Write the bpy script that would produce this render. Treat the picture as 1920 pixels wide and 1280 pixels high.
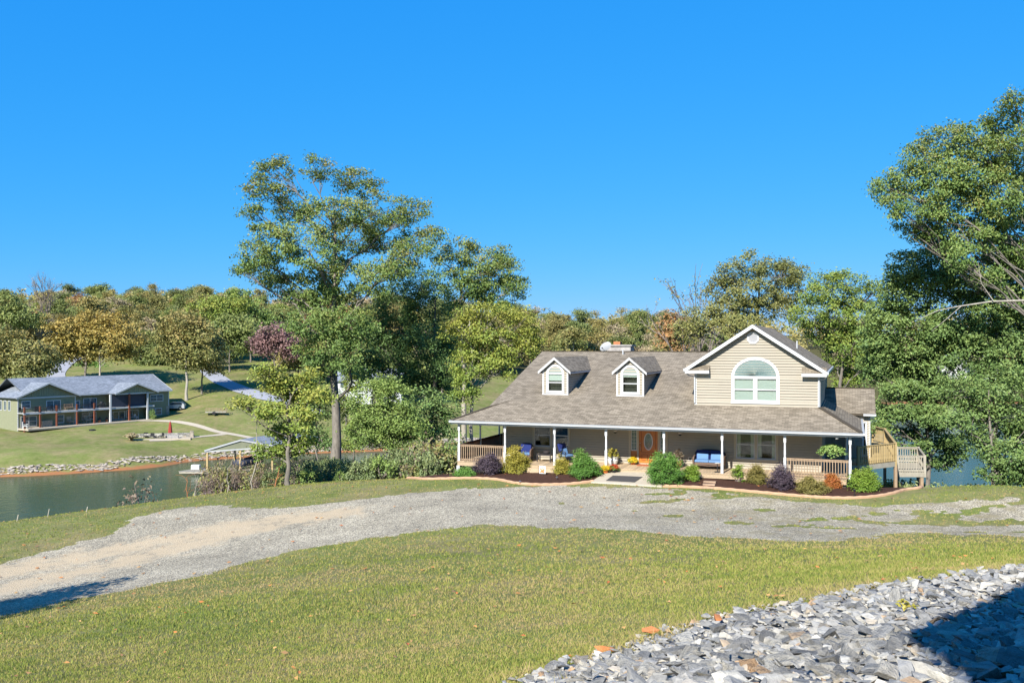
import bpy, bmesh, math, random
import numpy as np
from mathutils import Vector, Matrix

for o in list(bpy.data.objects):
    bpy.data.objects.remove(o, do_unlink=True)
scene = bpy.context.scene
COL = scene.collection
random.seed(7)
RNG = np.random.default_rng(7)
R = math.radians

# ------------------------------------------------------------------ camera, sky, sun, exposure
F = 1706.0            # focal length in photo pixels (1920 wide): a 32 mm lens
CY = 646.0            # photo row of the horizon
H = 6.5               # camera height above the porch floor (porch floor is z = 0)
cam_d = bpy.data.cameras.new('camera')
cam_d.sensor_width = 36
cam_d.lens = F / 1920 * 36
cam_d.shift_y = (CY - 640) / 1920
cam_d.clip_start = 0.1
cam_d.clip_end = 5000
cam = bpy.data.objects.new('camera', cam_d)
cam.location = (0, 0, H)
cam.rotation_euler = (R(90), 0, 0)
COL.objects.link(cam)
scene.camera = cam

TH = math.atan((1598 - 960) / F)          # the house front is turned by this much
SUN_EL = R(35)
SUN_AZ = TH + R(5)                        # light travels towards (sin, cos) of this angle
world = bpy.data.worlds.new('World')
scene.world = world
world.use_nodes = True
wn = world.node_tree
wn.nodes.clear()
sky = wn.nodes.new('ShaderNodeTexSky')
sky.sky_type = 'NISHITA'
sky.sun_disc = False
sky.sun_elevation = SUN_EL
sky.sun_rotation = math.pi + SUN_AZ
sky.altitude = 1500
sky.air_density = 1.0
sky.dust_density = 0.0
sky.ozone_density = 4.0
# colour response of the photograph: each channel of the sky light gets its own gain and gamma
sepw = wn.nodes.new('ShaderNodeSeparateColor')
comw = wn.nodes.new('ShaderNodeCombineColor')
wn.links.new(sky.outputs[0], sepw.inputs[0])
for ch, (gain, gam) in enumerate(((0.058, 1.3), (0.63, 0.44), (2.06, 0.14))):
    pw = wn.nodes.new('ShaderNodeMath'); pw.operation = 'POWER'; pw.inputs[1].default_value = gam
    ml = wn.nodes.new('ShaderNodeMath'); ml.operation = 'MULTIPLY'; ml.inputs[1].default_value = gain
    wn.links.new(sepw.outputs[ch], pw.inputs[0]); wn.links.new(pw.outputs[0], ml.inputs[0]); wn.links.new(ml.outputs[0], comw.inputs[ch])
bg = wn.nodes.new('ShaderNodeBackground')
bg.inputs['Strength'].default_value = 0.15
wo = wn.nodes.new('ShaderNodeOutputWorld')
wn.links.new(comw.outputs[0], bg.inputs['Color'])
wn.links.new(bg.outputs[0], wo.inputs['Surface'])

sun_d = bpy.data.lights.new('sun', 'SUN')
sun_d.energy = 4.0
sun_d.angle = R(0.53)
sun_d.color = (1.0, 0.965, 0.90)
sun = bpy.data.objects.new('sun', sun_d)
sun.location = (-30, -60, 60)
sd = Vector((math.sin(SUN_AZ) * math.cos(SUN_EL), math.cos(SUN_AZ) * math.cos(SUN_EL), -math.sin(SUN_EL)))
sun.rotation_euler = sd.to_track_quat('-Z', 'Y').to_euler()
COL.objects.link(sun)

scene.view_settings.view_transform = 'Standard'
scene.view_settings.look = 'None'
scene.view_settings.exposure = 1.35
scene.view_settings.gamma = 1
scene.view_settings.use_curve_mapping = False
scene.render.engine = 'CYCLES'
scene.cycles.max_bounces = 6
scene.cycles.transparent_max_bounces = 8

# ------------------------------------------------------------------ helpers
def px(x, y, Z):
    """photo pixel at distance Z along the view axis -> world point"""
    return Vector(((x - 960) / F * Z, Z, H - (y - CY) / F * Z))

def tag(o, label=None, cat=None, group=None, kind=None):
    if label: o['label'] = label
    if cat: o['category'] = cat
    if group: o['group'] = group
    if kind: o['kind'] = kind
    return o

def thing(name, label, cat, loc=(0, 0, 0), rz=0.0, group=None):
    o = bpy.data.objects.new(name, None)
    o.empty_display_size = 0.2
    COL.objects.link(o)
    o.location = loc
    o.rotation_euler = (0, 0, rz)
    return tag(o, label, cat, group)

def link(name, me, parent=None):
    o = bpy.data.objects.new(name, me)
    COL.objects.link(o)
    if parent: o.parent = parent
    return o

def copy_tree(o, parent=None):
    c = o.copy()
    COL.objects.link(c)
    c.parent = parent
    for ch in o.children:
        copy_tree(ch, c)
    return c

class MB:
    def __init__(self):
        self.v = []; self.f = []; self.m = []; self.uv = []
        self.mi = 0
        self.T = None
    def _add(self, pts):
        n = len(self.v)
        for p in pts:
            p = Vector(p)
            if self.T is not None: p = self.T @ p
            self.v.append(p[:])
        return n
    def face(self, idx, uv=None):
        self.f.append(tuple(idx)); self.m.append(self.mi); self.uv.append(uv)
    def poly(self, pts, uv=None):
        n = self._add(pts)
        self.face(range(n, n + len(pts)), uv)
        return self
    def box(self, x0, x1, y0, y1, z0, z1):
        n = self._add([(x0,y0,z0),(x1,y0,z0),(x1,y1,z0),(x0,y1,z0),(x0,y0,z1),(x1,y0,z1),(x1,y1,z1),(x0,y1,z1)])
        for q in ((0,3,2,1),(4,5,6,7),(0,1,5,4),(1,2,6,5),(2,3,7,6),(3,0,4,7)):
            self.face([n + i for i in q])
        return self
    def cbox(self, cx, cy, cz, sx, sy, sz):
        return self.box(cx-sx/2, cx+sx/2, cy-sy/2, cy+sy/2, cz-sz/2, cz+sz/2)
    def beam(self, p0, p1, w, h, up=(0,0,1)):
        """rectangular bar from p0 to p1; w across, h along 'up'"""
        p0 = Vector(p0); p1 = Vector(p1); d = (p1 - p0).normalized(); u = Vector(up)
        s = d.cross(u)
        if s.length < 1e-4: s = d.cross(Vector((1, 0, 0)))
        s.normalize(); u = s.cross(d).normalized()
        a = s * (w / 2); b = u * (h / 2)
        n = self._add([p0-a-b, p0+a-b, p0+a+b, p0-a+b, p1-a-b, p1+a-b, p1+a+b, p1-a+b])
        for q in ((0,1,2,3),(7,6,5,4),(0,4,5,1),(1,5,6,2),(2,6,7,3),(3,7,4,0)):
            self.face([n + i for i in q])
        return self
    def tube(self, path, rad, k=8, cap=True):
        path = [Vector(p) for p in path]
        if not hasattr(rad, '__len__'): rad = [rad] * len(path)
        base = []
        ref = None
        for i, p in enumerate(path):
            d = (path[min(i+1, len(path)-1)] - path[max(i-1, 0)]).normalized()
            if ref is None:
                ref = d.orthogonal().normalized()
            s = (ref - d * ref.dot(d))
            if s.length < 1e-5: s = d.orthogonal()
            s.normalize(); ref = s
            t = d.cross(s)
            base.append(self._add([p + (s * math.cos(2*math.pi*j/k) + t * math.sin(2*math.pi*j/k)) * rad[i] for j in range(k)]))
        for i in range(len(path) - 1):
            for j in range(k):
                self.face([base[i]+j, base[i]+(j+1)%k, base[i+1]+(j+1)%k, base[i+1]+j])
        if cap:
            self.face([base[0]+j for j in range(k)][::-1]); self.face([base[-1]+j for j in range(k)])
        return self
    def lathe(self, prof, c=(0, 0, 0), k=16):
        c = Vector(c); base = []
        for r, z in prof:
            base.append(self._add([c + Vector((r*math.cos(2*math.pi*j/k), r*math.sin(2*math.pi*j/k), z)) for j in range(k)]))
        for i in range(len(prof) - 1):
            for j in range(k):
                self.face([base[i]+j, base[i]+(j+1)%k, base[i+1]+(j+1)%k, base[i+1]+j])
        self.face([base[0]+j for j in range(k)][::-1]); self.face([base[-1]+j for j in range(k)])
        return self
    def slab(self, pts, t, eave=None, down=(0, 0, -1)):
        """a roof plane or slab: top polygon with metre UVs, underside t lower, edges"""
        pts = [Vector(p) for p in pts]
        nrm = Vector((0, 0, 0))
        for i in range(len(pts)):
            nrm += pts[i].cross(pts[(i+1) % len(pts)])
        if nrm.z < 0: pts.reverse(); nrm = -nrm
        nrm.normalize()
        e = Vector(eave) if eave is not None else Vector((1, 0, 0))
        e = (e - nrm * e.dot(nrm)).normalized()
        w = nrm.cross(e)
        uv = [(p.dot(e), p.dot(w)) for p in pts]
        self.poly(pts, uv)
        low = [p + Vector(down) * t for p in pts]
        self.poly(low[::-1])
        for i in range(len(pts)):
            j = (i+1) % len(pts)
            self.poly([pts[i], low[i], low[j], pts[j]])
        return self
    def build(self, name, mats, parent=None, smooth=False, loc=None, rz=None):
        me = bpy.data.meshes.new(name)
        me.from_pydata(self.v, [], self.f)
        if not isinstance(mats, (list, tuple)): mats = [mats]
        for m in mats: me.materials.append(m)
        if len(mats) > 1:
            me.polygons.foreach_set('material_index', self.m)
        if any(u is not None for u in self.uv):
            lay = me.uv_layers.new(name='UVMap')
            flat = []
            for fc, u in zip(self.f, self.uv):
                for i in range(len(fc)):
                    flat.extend(u[i] if u is not None else (0, 0))
            lay.data.foreach_set('uv', flat)
        if smooth:
            me.polygons.foreach_set('use_smooth', [True] * len(self.f))
        me.update()
        o = link(name, me, parent)
        if loc is not None: o.location = loc
        if rz is not None: o.rotation_euler = (0, 0, rz)
        return o

def np_mesh(name, V, Fq, mats, attr=None, smooth=False, matidx=None, fuv=None):
    """fast mesh from arrays; Fq is (n,3) or (n,4); attr: dict name -> per-face floats"""
    me = bpy.data.meshes.new(name)
    V = np.asarray(V, np.float32); Fq = np.asarray(Fq, np.int32)
    n, k = Fq.shape
    me.vertices.add(len(V)); me.vertices.foreach_set('co', V.ravel())
    me.loops.add(n * k); me.loops.foreach_set('vertex_index', Fq.ravel())
    me.polygons.add(n)
    me.polygons.foreach_set('loop_start', np.arange(0, n * k, k, dtype=np.int32))
    me.polygons.foreach_set('loop_total', np.full(n, k, np.int32))
    if matidx is not None: me.polygons.foreach_set('material_index', np.asarray(matidx, np.int32))
    me.polygons.foreach_set('use_smooth', np.full(n, bool(smooth)))
    for m in (mats if isinstance(mats, (list, tuple)) else [mats]): me.materials.append(m)
    if attr:
        for key, (dom, arr) in attr.items():
            a = me.attributes.new(key, 'FLOAT', dom)
            a.data.foreach_set('value', np.asarray(arr, np.float32))
    me.update(calc_edges=True)
    me.validate()
    return me

# ------------------------------------------------------------------ materials
class NT:
    def __init__(self, name):
        self.m = bpy.data.materials.new(name); self.m.use_nodes = True
        self.t = self.m.node_tree; self.t.nodes.clear()
        self.out = self.t.nodes.new('ShaderNodeOutputMaterial')
        self.b = self.t.nodes.new('ShaderNodeBsdfPrincipled')
        self.t.links.new(self.b.outputs[0], self.out.inputs['Surface'])
    def n(self, typ, **kw):
        nd = self.t.nodes.new('ShaderNode' + typ)
        for k, v in kw.items(): setattr(nd, k, v)
        return nd
    def l(self, a, b): self.t.links.new(a, b)
    def coord(self, which='Object', scale=(1, 1, 1)):
        tc = self.n('TexCoord'); mp = self.n('Mapping')
        mp.inputs['Scale'].default_value = scale
        self.l(tc.outputs[which], mp.inputs['Vector'])
        return mp.outputs[0]
    def noise(self, vec, scale, detail=4, rough=0.6):
        nd = self.n('TexNoise'); nd.inputs['Scale'].default_value = scale
        nd.inputs['Detail'].default_value = detail; nd.inputs['Roughness'].default_value = rough
        if vec is not None: self.l(vec, nd.inputs['Vector'])
        return nd.outputs['Fac']
    def ramp(self, fac, stops, interp='LINEAR'):
        nd = self.n('ValToRGB'); cr = nd.color_ramp; cr.interpolation = interp
        while len(cr.elements) > 1: cr.elements.remove(cr.elements[-1])
        for i, (p, c) in enumerate(stops):
            e = cr.elements[0] if i == 0 else cr.elements.new(p)
            e.position = p
            e.color = (c[0], c[1], c[2], 1) if hasattr(c, '__len__') else (c, c, c, 1)
        self.l(fac, nd.inputs['Fac'])
        return nd.outputs['Color']
    def mix(self, fac, a, b, blend='MIX'):
        nd = self.n('Mix', data_type='RGBA', blend_type=blend)
        for s, val in ((nd.inputs[0], fac), (nd.inputs[6], a), (nd.inputs[7], b)):
            if hasattr(val, 'links') or hasattr(val, 'is_linked'): self.l(val, s)
            elif hasattr(val, '__len__'): s.default_value = (val[0], val[1], val[2], 1)
            else: s.default_value = val
        return nd.outputs[2]
    def math(self, op, a, b=None, clamp=False):
        nd = self.n('Math', operation=op); nd.use_clamp = clamp
        for s, val in ((nd.inputs[0], a), (nd.inputs[1], b)):
            if val is None: continue
            if hasattr(val, 'is_linked'): self.l(val, s)
            else: s.default_value = val
        return nd.outputs[0]
    def attr(self, name):
        nd = self.n('Attribute'); nd.attribute_name = name
        return nd.outputs['Fac']
    def orand(self): return self.n('ObjectInfo').outputs['Random']
    def bump(self, h, strength=0.3, dist=0.02):
        nd = self.n('Bump'); nd.inputs['Strength'].default_value = strength
        nd.inputs['Distance'].default_value = dist
        self.l(h, nd.inputs['Height']); self.l(nd.outputs[0], self.b.inputs['Normal'])
    def set(self, color=None, rough=0.8, spec=0.3, metal=0.0):
        if color is not None:
            if hasattr(color, 'is_linked'): self.l(color, self.b.inputs['Base Color'])
            else: self.b.inputs['Base Color'].default_value = (*color, 1)
        self.b.inputs['Roughness'].default_value = rough
        self.b.inputs['Specular IOR Level'].default_value = spec
        self.b.inputs['Metallic'].default_value = metal
        return self.m

def plain(name, c, rough=0.7, var=0.15, scale=4.0, spec=0.3, metal=0.0, bump=0.0, stretch=(1, 1, 1), orand=0.0):
    n = NT(name)
    v = n.coord('Object', stretch)
    f = n.noise(v, scale, 5)
    col = n.ramp(f, [(0.25, [x * (1 - var) for x in c]), (0.75, [min(1, x * (1 + var)) for x in c])])
    if orand:
        g = n.ramp(n.orand(), [(0, 1 - orand), (1, 1 + orand)])
        col = n.mix(1.0, col, g, 'MULTIPLY')
    if bump: n.bump(f, bump, 0.02)
    return n.set(col, rough, spec, metal)

M = {}
M['trim'] = plain('white_trim', (0.46, 0.46, 0.45), 0.5, 0.05)
M['post'] = plain('white_post_paint', (0.50, 0.50, 0.49), 0.5, 0.06, 3)
M['gutter'] = plain('white_gutter', (0.40, 0.41, 0.415), 0.35, 0.04)
M['siding'] = plain('beige_siding', (0.315, 0.278, 0.215), 0.65, 0.05, 1.2)
M['siding_edge'] = plain('beige_corner_board', (0.37, 0.325, 0.24), 0.65, 0.05)
M['deck_wood'] = plain('weathered_deck_wood', (0.40, 0.30, 0.19), 0.8, 0.25, 3, stretch=(6, 0.6, 6), orand=0.22)
M['rail_wood'] = plain('weathered_rail_wood', (0.27, 0.19, 0.12), 0.8, 0.25, 5, stretch=(1, 1, 1), orand=0.15)
M['new_wood'] = plain('yellow_pine_wood', (0.36, 0.265, 0.125), 0.75, 0.2, 4, orand=0.15)
M['grey_wood'] = plain('grey_weathered_wood', (0.31, 0.28, 0.22), 0.8, 0.2, 4, orand=0.12)
M['dark_wood'] = plain('dark_stained_wood', (0.10, 0.045, 0.025), 0.7, 0.2, 4)
M['door_wood'] = plain('varnished_oak_door', (0.40, 0.135, 0.022), 0.35, 0.25, 6, stretch=(8, 8, 1), spec=0.5)
M['door_dark'] = plain('oak_door_moulding', (0.25, 0.075, 0.012), 0.4, 0.2, 6)
M['black_metal'] = plain('black_metal', (0.02, 0.02, 0.022), 0.45, 0.2)
M['brass'] = plain('brushed_metal', (0.55, 0.5, 0.42), 0.3, 0.1, metal=0.9)
M['dark_interior'] = plain('dark_room', (0.03, 0.028, 0.026), 0.9, 0.3)  # near-black colour stands in for the shade of unlit rooms
M['blind'] = plain('white_blind', (0.50, 0.52, 0.48), 0.6, 0.05, stretch=(0.2, 0.2, 12))
M['shade'] = plain('pleated_shade', (0.15, 0.22, 0.21), 0.7, 0.06)
M['curtain'] = plain('pale_curtain', (0.50, 0.52, 0.42), 0.9, 0.3, 9)
M['wicker'] = plain('brown_wicker', (0.13, 0.085, 0.06), 0.7, 0.5, 60, bump=0.4)
M['wicker_dark'] = plain('dark_wicker', (0.035, 0.03, 0.03), 0.6, 0.4, 60, bump=0.4)
M['cushion_blue'] = plain('light_blue_cushion', (0.10, 0.19, 0.34), 0.9, 0.1, 8)
M['cushion_navy'] = plain('navy_cushion', (0.012, 0.022, 0.11), 0.9, 0.15, 8)
M['concrete'] = plain('pale_concrete', (0.40, 0.34, 0.25), 0.9, 0.12, 5, bump=0.15)
M['edging'] = plain('terracotta_concrete_edging', (0.40, 0.245, 0.145), 0.85, 0.18, 5, bump=0.2)
M['mat_black'] = plain('dark_rubber_mat', (0.06, 0.055, 0.05), 0.9, 0.3, 30)
M['mat_red'] = plain('rust_door_mat', (0.35, 0.11, 0.05), 0.95, 0.2, 20)
M['pot_white'] = plain('whitewashed_pot', (0.55, 0.54, 0.50), 0.6, 0.15, 8)
M['pot_orange'] = plain('orange_pot', (0.50, 0.13, 0.03), 0.6, 0.1)
M['clay'] = plain('clay_pot', (0.35, 0.14, 0.06), 0.8, 0.1)
M['grey_dish'] = plain('grey_dish_paint', (0.30, 0.31, 0.32), 0.4, 0.05)
M['stone_chimney'] = plain('chimney_stone', (0.30, 0.28, 0.26), 0.9, 0.35, 4, bump=0.4)
M['brick_red'] = plain('red_brick', (0.30, 0.10, 0.05), 0.9, 0.2, 9)
M['green_siding'] = plain('sage_green_siding', (0.20, 0.205, 0.125), 0.7, 0.08, 2)
M['green_gable'] = plain('sage_green_battens', (0.225, 0.23, 0.15), 0.7, 0.08, 2)
M['cedar'] = plain('red_cedar_post', (0.17, 0.055, 0.03), 0.7, 0.2, 5)
M['stone_veneer'] = plain('stacked_stone', (0.28, 0.24, 0.19), 0.9, 0.5, 2.5, bump=0.6)
M['asphalt'] = plain('pale_asphalt', (0.29, 0.29, 0.30), 0.9, 0.15, 1.5)
M['car_paint'] = plain('silver_car_paint', (0.50, 0.52, 0.54), 0.25, 0.03, spec=0.6, metal=0.4)
M['tyre'] = plain('tyre_rubber', (0.02, 0.02, 0.02), 0.8, 0.2)
M['screen'] = plain('dark_insect_screen', (0.035, 0.04, 0.06), 0.6, 0.2)
M['umbrella'] = plain('wine_red_canvas', (0.26, 0.035, 0.025), 0.85, 0.15)
M['flag_cloth'] = plain('flag_white_cloth', (0.62, 0.56, 0.5), 0.9, 0.05)
M['flag_orange'] = plain('flag_orange_print', (0.55, 0.2, 0.06), 0.9, 0.2, 12)
M['paver'] = plain('tan_paver', (0.34, 0.23, 0.15), 0.9, 0.2, 6, orand=0.15)
M['ceiling'] = plain('white_porch_ceiling', (0.78, 0.77, 0.74), 0.6, 0.03)
M['louvre'] = plain('grey_louvre', (0.26, 0.26, 0.27), 0.6, 0.05)
M['lamp_glass'] = plain('frosted_lamp_glass', (0.5, 0.45, 0.4), 0.3, 0.1)

def glass_mat(name, dark=0.25, tint=(0.88, 0.92, 0.90)):
    n = NT(name)
    n.t.nodes.remove(n.b)
    tr = n.n('BsdfTransparent'); tr.inputs[0].default_value = (*tint, 1)
    gl = n.n('BsdfGlossy'); gl.inputs['Roughness'].default_value = 0.02
    v = n.coord('Object'); f = n.noise(v, 1.5, 2)
    bp = n.n('Bump'); bp.inputs['Strength'].default_value = 0.04
    n.l(f, bp.inputs['Height']); n.l(bp.outputs[0], gl.inputs['Normal'])
    mx = n.n('MixShader'); mx.inputs[0].default_value = dark
    n.l(tr.outputs[0], mx.inputs[1]); n.l(gl.outputs[0], mx.inputs[2])
    n.l(mx.outputs[0], n.out.inputs['Surface'])
    return n.m
M['glass'] = glass_mat('window_glass', 0.08)
M['leaded'] = plain('leaded_glass', (0.10, 0.15, 0.14), 0.15, 0.7, 40, spec=0.6)
M['far_glass'] = plain('far_window_glass', (0.06, 0.085, 0.10), 0.12, 0.4, 2, spec=0.7)

def shingle_mat(name, c1, c2, dark, w=0.30, h=0.145, tint=0.12):
    n = NT(name)
    uv = n.coord('UV')
    br = n.n('TexBrick'); br.offset = 0.5; br.squash = 1
    br.inputs['Scale'].default_value = 1
    br.inputs['Brick Width'].default_value = w
    br.inputs['Row Height'].default_value = h
    br.inputs['Mortar Size'].default_value = 0.008
    br.inputs['Mortar Smooth'].default_value = 0.3
    br.inputs['Bias'].default_value = 0.0
    br.inputs['Color1'].default_value = (*c1, 1)
    br.inputs['Color2'].default_value = (*c2, 1)
    br.inputs['Mortar'].default_value = (*dark, 1)
    # wobble so that the tabs are not perfectly regular
    nz = n.n('TexNoise'); nz.inputs['Scale'].default_value = 3.0
    n.l(uv, nz.inputs['Vector'])
    mv = n.n('Vector' + 'Math', operation='MULTIPLY_ADD')
    n.l(nz.outputs['Color'], mv.inputs[0]); mv.inputs[1].default_value = (0.03, 0.008, 0); n.l(uv, mv.inputs[2])
    n.l(mv.outputs[0], br.inputs['Vector'])
    big = n.ramp(n.noise(uv, 0.35, 4), [(0.3, 1 - tint), (0.7, 1 + tint * 0.6)])
    col = n.mix(1.0, br.outputs['Color'], big, 'MULTIPLY')
    sm = n.ramp(n.noise(uv, 40, 2), [(0.3, 0.82), (0.7, 1.15)])
    col = n.mix(1.0, col, sm, 'MULTIPLY')
    n.bump(br.outputs['Fac'], -0.5, 0.012)
    return n.set(col, 0.95, 0.15)
M['shingle'] = shingle_mat('brown_shingles', (0.150, 0.124, 0.090), (0.262, 0.218, 0.160), (0.065, 0.053, 0.038))
M['shingle_grey'] = shingle_mat('grey_shingles', (0.15, 0.17, 0.19), (0.25, 0.27, 0.30), (0.08, 0.09, 0.10), 0.5, 0.2, 0.12)

LEAF_GAIN = 1.85
NOGAIN = ('purple_bush', 'yellow_flowers', 'red_flowers', 'straw_grass', 'lime_bush', 'green_bush', 'yellow_bush', 'orange_bush', 'olive_bush')
def leaf_mat(name, stops, trans=0.18, rough=0.55, orand=0.0, spec=0.35):
    """leaf colour by a per-leaf random value; light passes through a little"""
    n = NT(name)
    stops = [(p, tuple(min(0.8, c * (LEAF_GAIN if name not in NOGAIN else 1.0)) for c in cc)) for p, cc in stops]
    col = n.ramp(n.attr('rnd'), stops)
    if orand:
        g = n.ramp(n.orand(), [(0, 1 - orand), (1, 1 + orand)])
        col = n.mix(1.0, col, g, 'MULTIPLY')
    n.set(col, rough, spec)
    tl = n.n('BsdfTranslucent'); n.l(col, tl.inputs[0])
    mx = n.n('MixShader'); mx.inputs[0].default_value = trans
    n.l(n.b.outputs[0], mx.inputs[1]); n.l(tl.outputs[0], mx.inputs[2])
    n.l(mx.outputs[0], n.out.inputs['Surface'])
    return n.m
def stops(*cs):
    return [(i / (len(cs) - 1), c) for i, c in enumerate(cs)]
L = {}
L['oak'] = leaf_mat('oak_leaves', stops((0.045, 0.082, 0.02), (0.080, 0.122, 0.030), (0.118, 0.145, 0.036), (0.165, 0.14, 0.042)))
L['oak_dark'] = leaf_mat('dark_oak_leaves', stops((0.040, 0.078, 0.022), (0.072, 0.118, 0.034), (0.115, 0.148, 0.042)))
L['yellowgreen'] = leaf_mat('turning_leaves', stops((0.070, 0.112, 0.02), (0.12, 0.152, 0.027), (0.185, 0.178, 0.034)))
L['cedar'] = leaf_mat('feathery_green', stops((0.075, 0.115, 0.03), (0.12, 0.165, 0.04), (0.17, 0.20, 0.05)))
L['gold'] = leaf_mat('golden_leaves', stops((0.11, 0.11, 0.03), (0.175, 0.14, 0.035), (0.225, 0.155, 0.04)))
L['olive'] = leaf_mat('olive_autumn_leaves', stops((0.085, 0.10, 0.03), (0.135, 0.13, 0.04), (0.185, 0.135, 0.045)))
L['purple'] = leaf_mat('purple_leaves', stops((0.10, 0.06, 0.055), (0.14, 0.08, 0.075), (0.17, 0.11, 0.09)))
L['rust'] = leaf_mat('rust_leaves', stops((0.12, 0.085, 0.03), (0.18, 0.10, 0.04), (0.22, 0.11, 0.04)))
L['hill_green'] = leaf_mat('hill_green_leaves', stops((0.055, 0.08, 0.022), (0.10, 0.12, 0.033), (0.15, 0.15, 0.045)), orand=0.35)
L['hill_olive'] = leaf_mat('hill_olive_leaves', stops((0.11, 0.105, 0.035), (0.16, 0.14, 0.045), (0.24, 0.17, 0.055)), orand=0.35)
L['hill_tan'] = leaf_mat('hill_tan_leaves', stops((0.15, 0.13, 0.08), (0.21, 0.17, 0.10), (0.24, 0.17, 0.09)), orand=0.2)
L['beech'] = leaf_mat('beech_leaves', stops((0.042, 0.078, 0.022), (0.080, 0.122, 0.034), (0.135, 0.17, 0.048)))
L['bush_lime'] = leaf_mat('lime_bush', stops((0.10, 0.19, 0.02), (0.18, 0.27, 0.03), (0.27, 0.33, 0.05)))
L['bush_green'] = leaf_mat('green_bush', stops((0.06, 0.15, 0.02), (0.11, 0.23, 0.035), (0.19, 0.30, 0.06)))
L['bush_yellow'] = leaf_mat('yellow_bush', stops((0.18, 0.19, 0.03), (0.32, 0.28, 0.04), (0.42, 0.33, 0.06)))
L['bush_purple'] = leaf_mat('purple_bush', stops((0.05, 0.035, 0.045), (0.085, 0.06, 0.075), (0.14, 0.105, 0.115)))
L['bush_olive'] = leaf_mat('olive_bush', stops((0.13, 0.12, 0.03), (0.21, 0.18, 0.045), (0.26, 0.2, 0.06)))
L['bush_orange'] = leaf_mat('orange_bush', stops((0.30, 0.14, 0.03), (0.42, 0.13, 0.035), (0.45, 0.24, 0.06)))
L['thicket'] = leaf_mat('thicket_leaves', stops((0.065, 0.088, 0.035), (0.10, 0.125, 0.05), (0.15, 0.16, 0.06)))
L['dry'] = leaf_mat('dry_leaves', stops((0.07, 0.045, 0.04), (0.11, 0.08, 0.055), (0.10, 0.10, 0.04)))
L['vine'] = leaf_mat('vine_leaves', stops((0.10, 0.13, 0.03), (0.14, 0.14, 0.04), (0.11, 0.07, 0.05)))
L['mum_yellow'] = leaf_mat('yellow_flowers', stops((0.55, 0.36, 0.01), (0.70, 0.50, 0.02), (0.75, 0.58, 0.03)))
L['mum_red'] = leaf_mat('red_flowers', stops((0.35, 0.04, 0.01), (0.50, 0.07, 0.02), (0.55, 0.10, 0.03)))
L['fern'] = leaf_mat('fern_fronds', stops((0.05, 0.10, 0.02), (0.10, 0.16, 0.04), (0.18, 0.22, 0.07)))
L['straw'] = leaf_mat('straw_grass', stops((0.38, 0.30, 0.16), (0.46, 0.38, 0.22), (0.30, 0.26, 0.1)))
M['bark'] = plain('grey_bark', (0.16, 0.14, 0.115), 0.95, 0.5, 6, stretch=(1, 1, 0.25), bump=0.6)
M['bark_pale'] = plain('pale_bark', (0.30, 0.27, 0.22), 0.95, 0.35, 6, stretch=(1, 1, 0.3), bump=0.5)
M['twig'] = plain('bare_twig', (0.20, 0.165, 0.14), 0.95, 0.3, 6)
# ------------------------------------------------------------------ house frame (porch front-left post is its origin)
def on_z(x, y, z):
    t = (z - H) / (-(y - CY) / F)
    return Vector(((x - 960) / F * t, t, z))
E1 = Vector((math.cos(TH), -math.sin(TH), 0))
E2 = Vector((math.sin(TH), math.cos(TH), 0))
P0 = on_z(861, 863, 0)
def hw(a, b, z=0.0):
    """house coordinates (along the front, into depth, up) -> world"""
    return P0 + E1 * a + E2 * b + Vector((0, 0, z))
def hb(x, y, b):
    """photo pixel on the plane at depth b of the house -> (a, z)"""
    r = Vector(((x - 960) / F, 1, -(y - CY) / F))
    t = (b + P0.dot(E2)) / r.dot(E2)
    p = r * t
    return p.dot(E1) - P0.dot(E1), p.z + H

# ------------------------------------------------------------------ terrain
WATER_Z = -12.5
ctrl = []
for x, y, Z in [(0,1280,14.8),(480,1280,11.6),(960,1280,8.9),(1400,1280,6.6),(1900,1280,5.4),
                (0,1180,22.4),(480,1130,22.2),(960,1100,21),(1400,1080,19.5),(1900,1060,17.5),
                (1200,1190,12),(1500,1130,13.3),(1920,1066,16),(1900,1190,8.6),(1600,1200,9),
                (0,1100,32),(480,1010,36.5),(960,950,39.8),(1400,965,38),(1900,965,37),
                (0,985,44.3),(300,938,50.8),(560,908,54),(760,896,52),(857,887,50.5),(1100,906,46),
                (1560,935,41),(1750,912,43.5),(1920,918,43),
                (405,772,175),(420,715,215),(480,740,195),(260,700,220),(450,690,240),(250,660,260),
                (560,760,190),(690,756,205),(800,700,260),(0,720,200)]:
    p = px(x, y, Z); ctrl.append((p.x, p.y, p.z))
for a, b, z in [(9.6,-.3,-.2),(14,-.3,-.32),(5,-.2,-.4),(1,0,-.62),(10,4,-.4),(20,1,-.5),(0,9,-2.2),(10,14,-2.6),(20,10,-2.4),(24,6,-1.9),(30,4,-1.6)]:
    p = hw(a, b, z); ctrl.append(p[:])
ctrl += [(0,0,4.9),(10,0,5.2),(-10,0,4.0),(0,-30,6),(40,0,4),(-40,0,1),(-40,30,-3.2),(40,30,0.2),(-60,55,-6.5),
         (-25,62,-5.2),(-14.6,75,-3.6),(-2,72,-4.2),(12,82,-7),(36,58,-4.2),(45,52,-3.0),(60,40,-2)]
near_shore = [(-160,60),(-110,72),(-75,82),(-52,90),(-35,97),(-15,104),(10,110),(30,98),(45,86),(70,82),(110,80),(160,80)]
far_shore = [(-160,118),(-110,125),(-74,131),(-61,137),(-51,150),(-37,159),(-25,163),(10,190),(60,240),(121,292),(200,305),(320,300)]
ctrl += [(x, y, WATER_Z) for x, y in near_shore]
ctrl += [(x, y, WATER_Z) for x, y in far_shore]
ctrl += [(-74,134.5,-11.2),(-61,141,-11.2),(-51,154,-11.1),(-37,163,-11.1),(-25,168,-11.0),(-110,129,-11.2),(-160,123,-11)]
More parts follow.
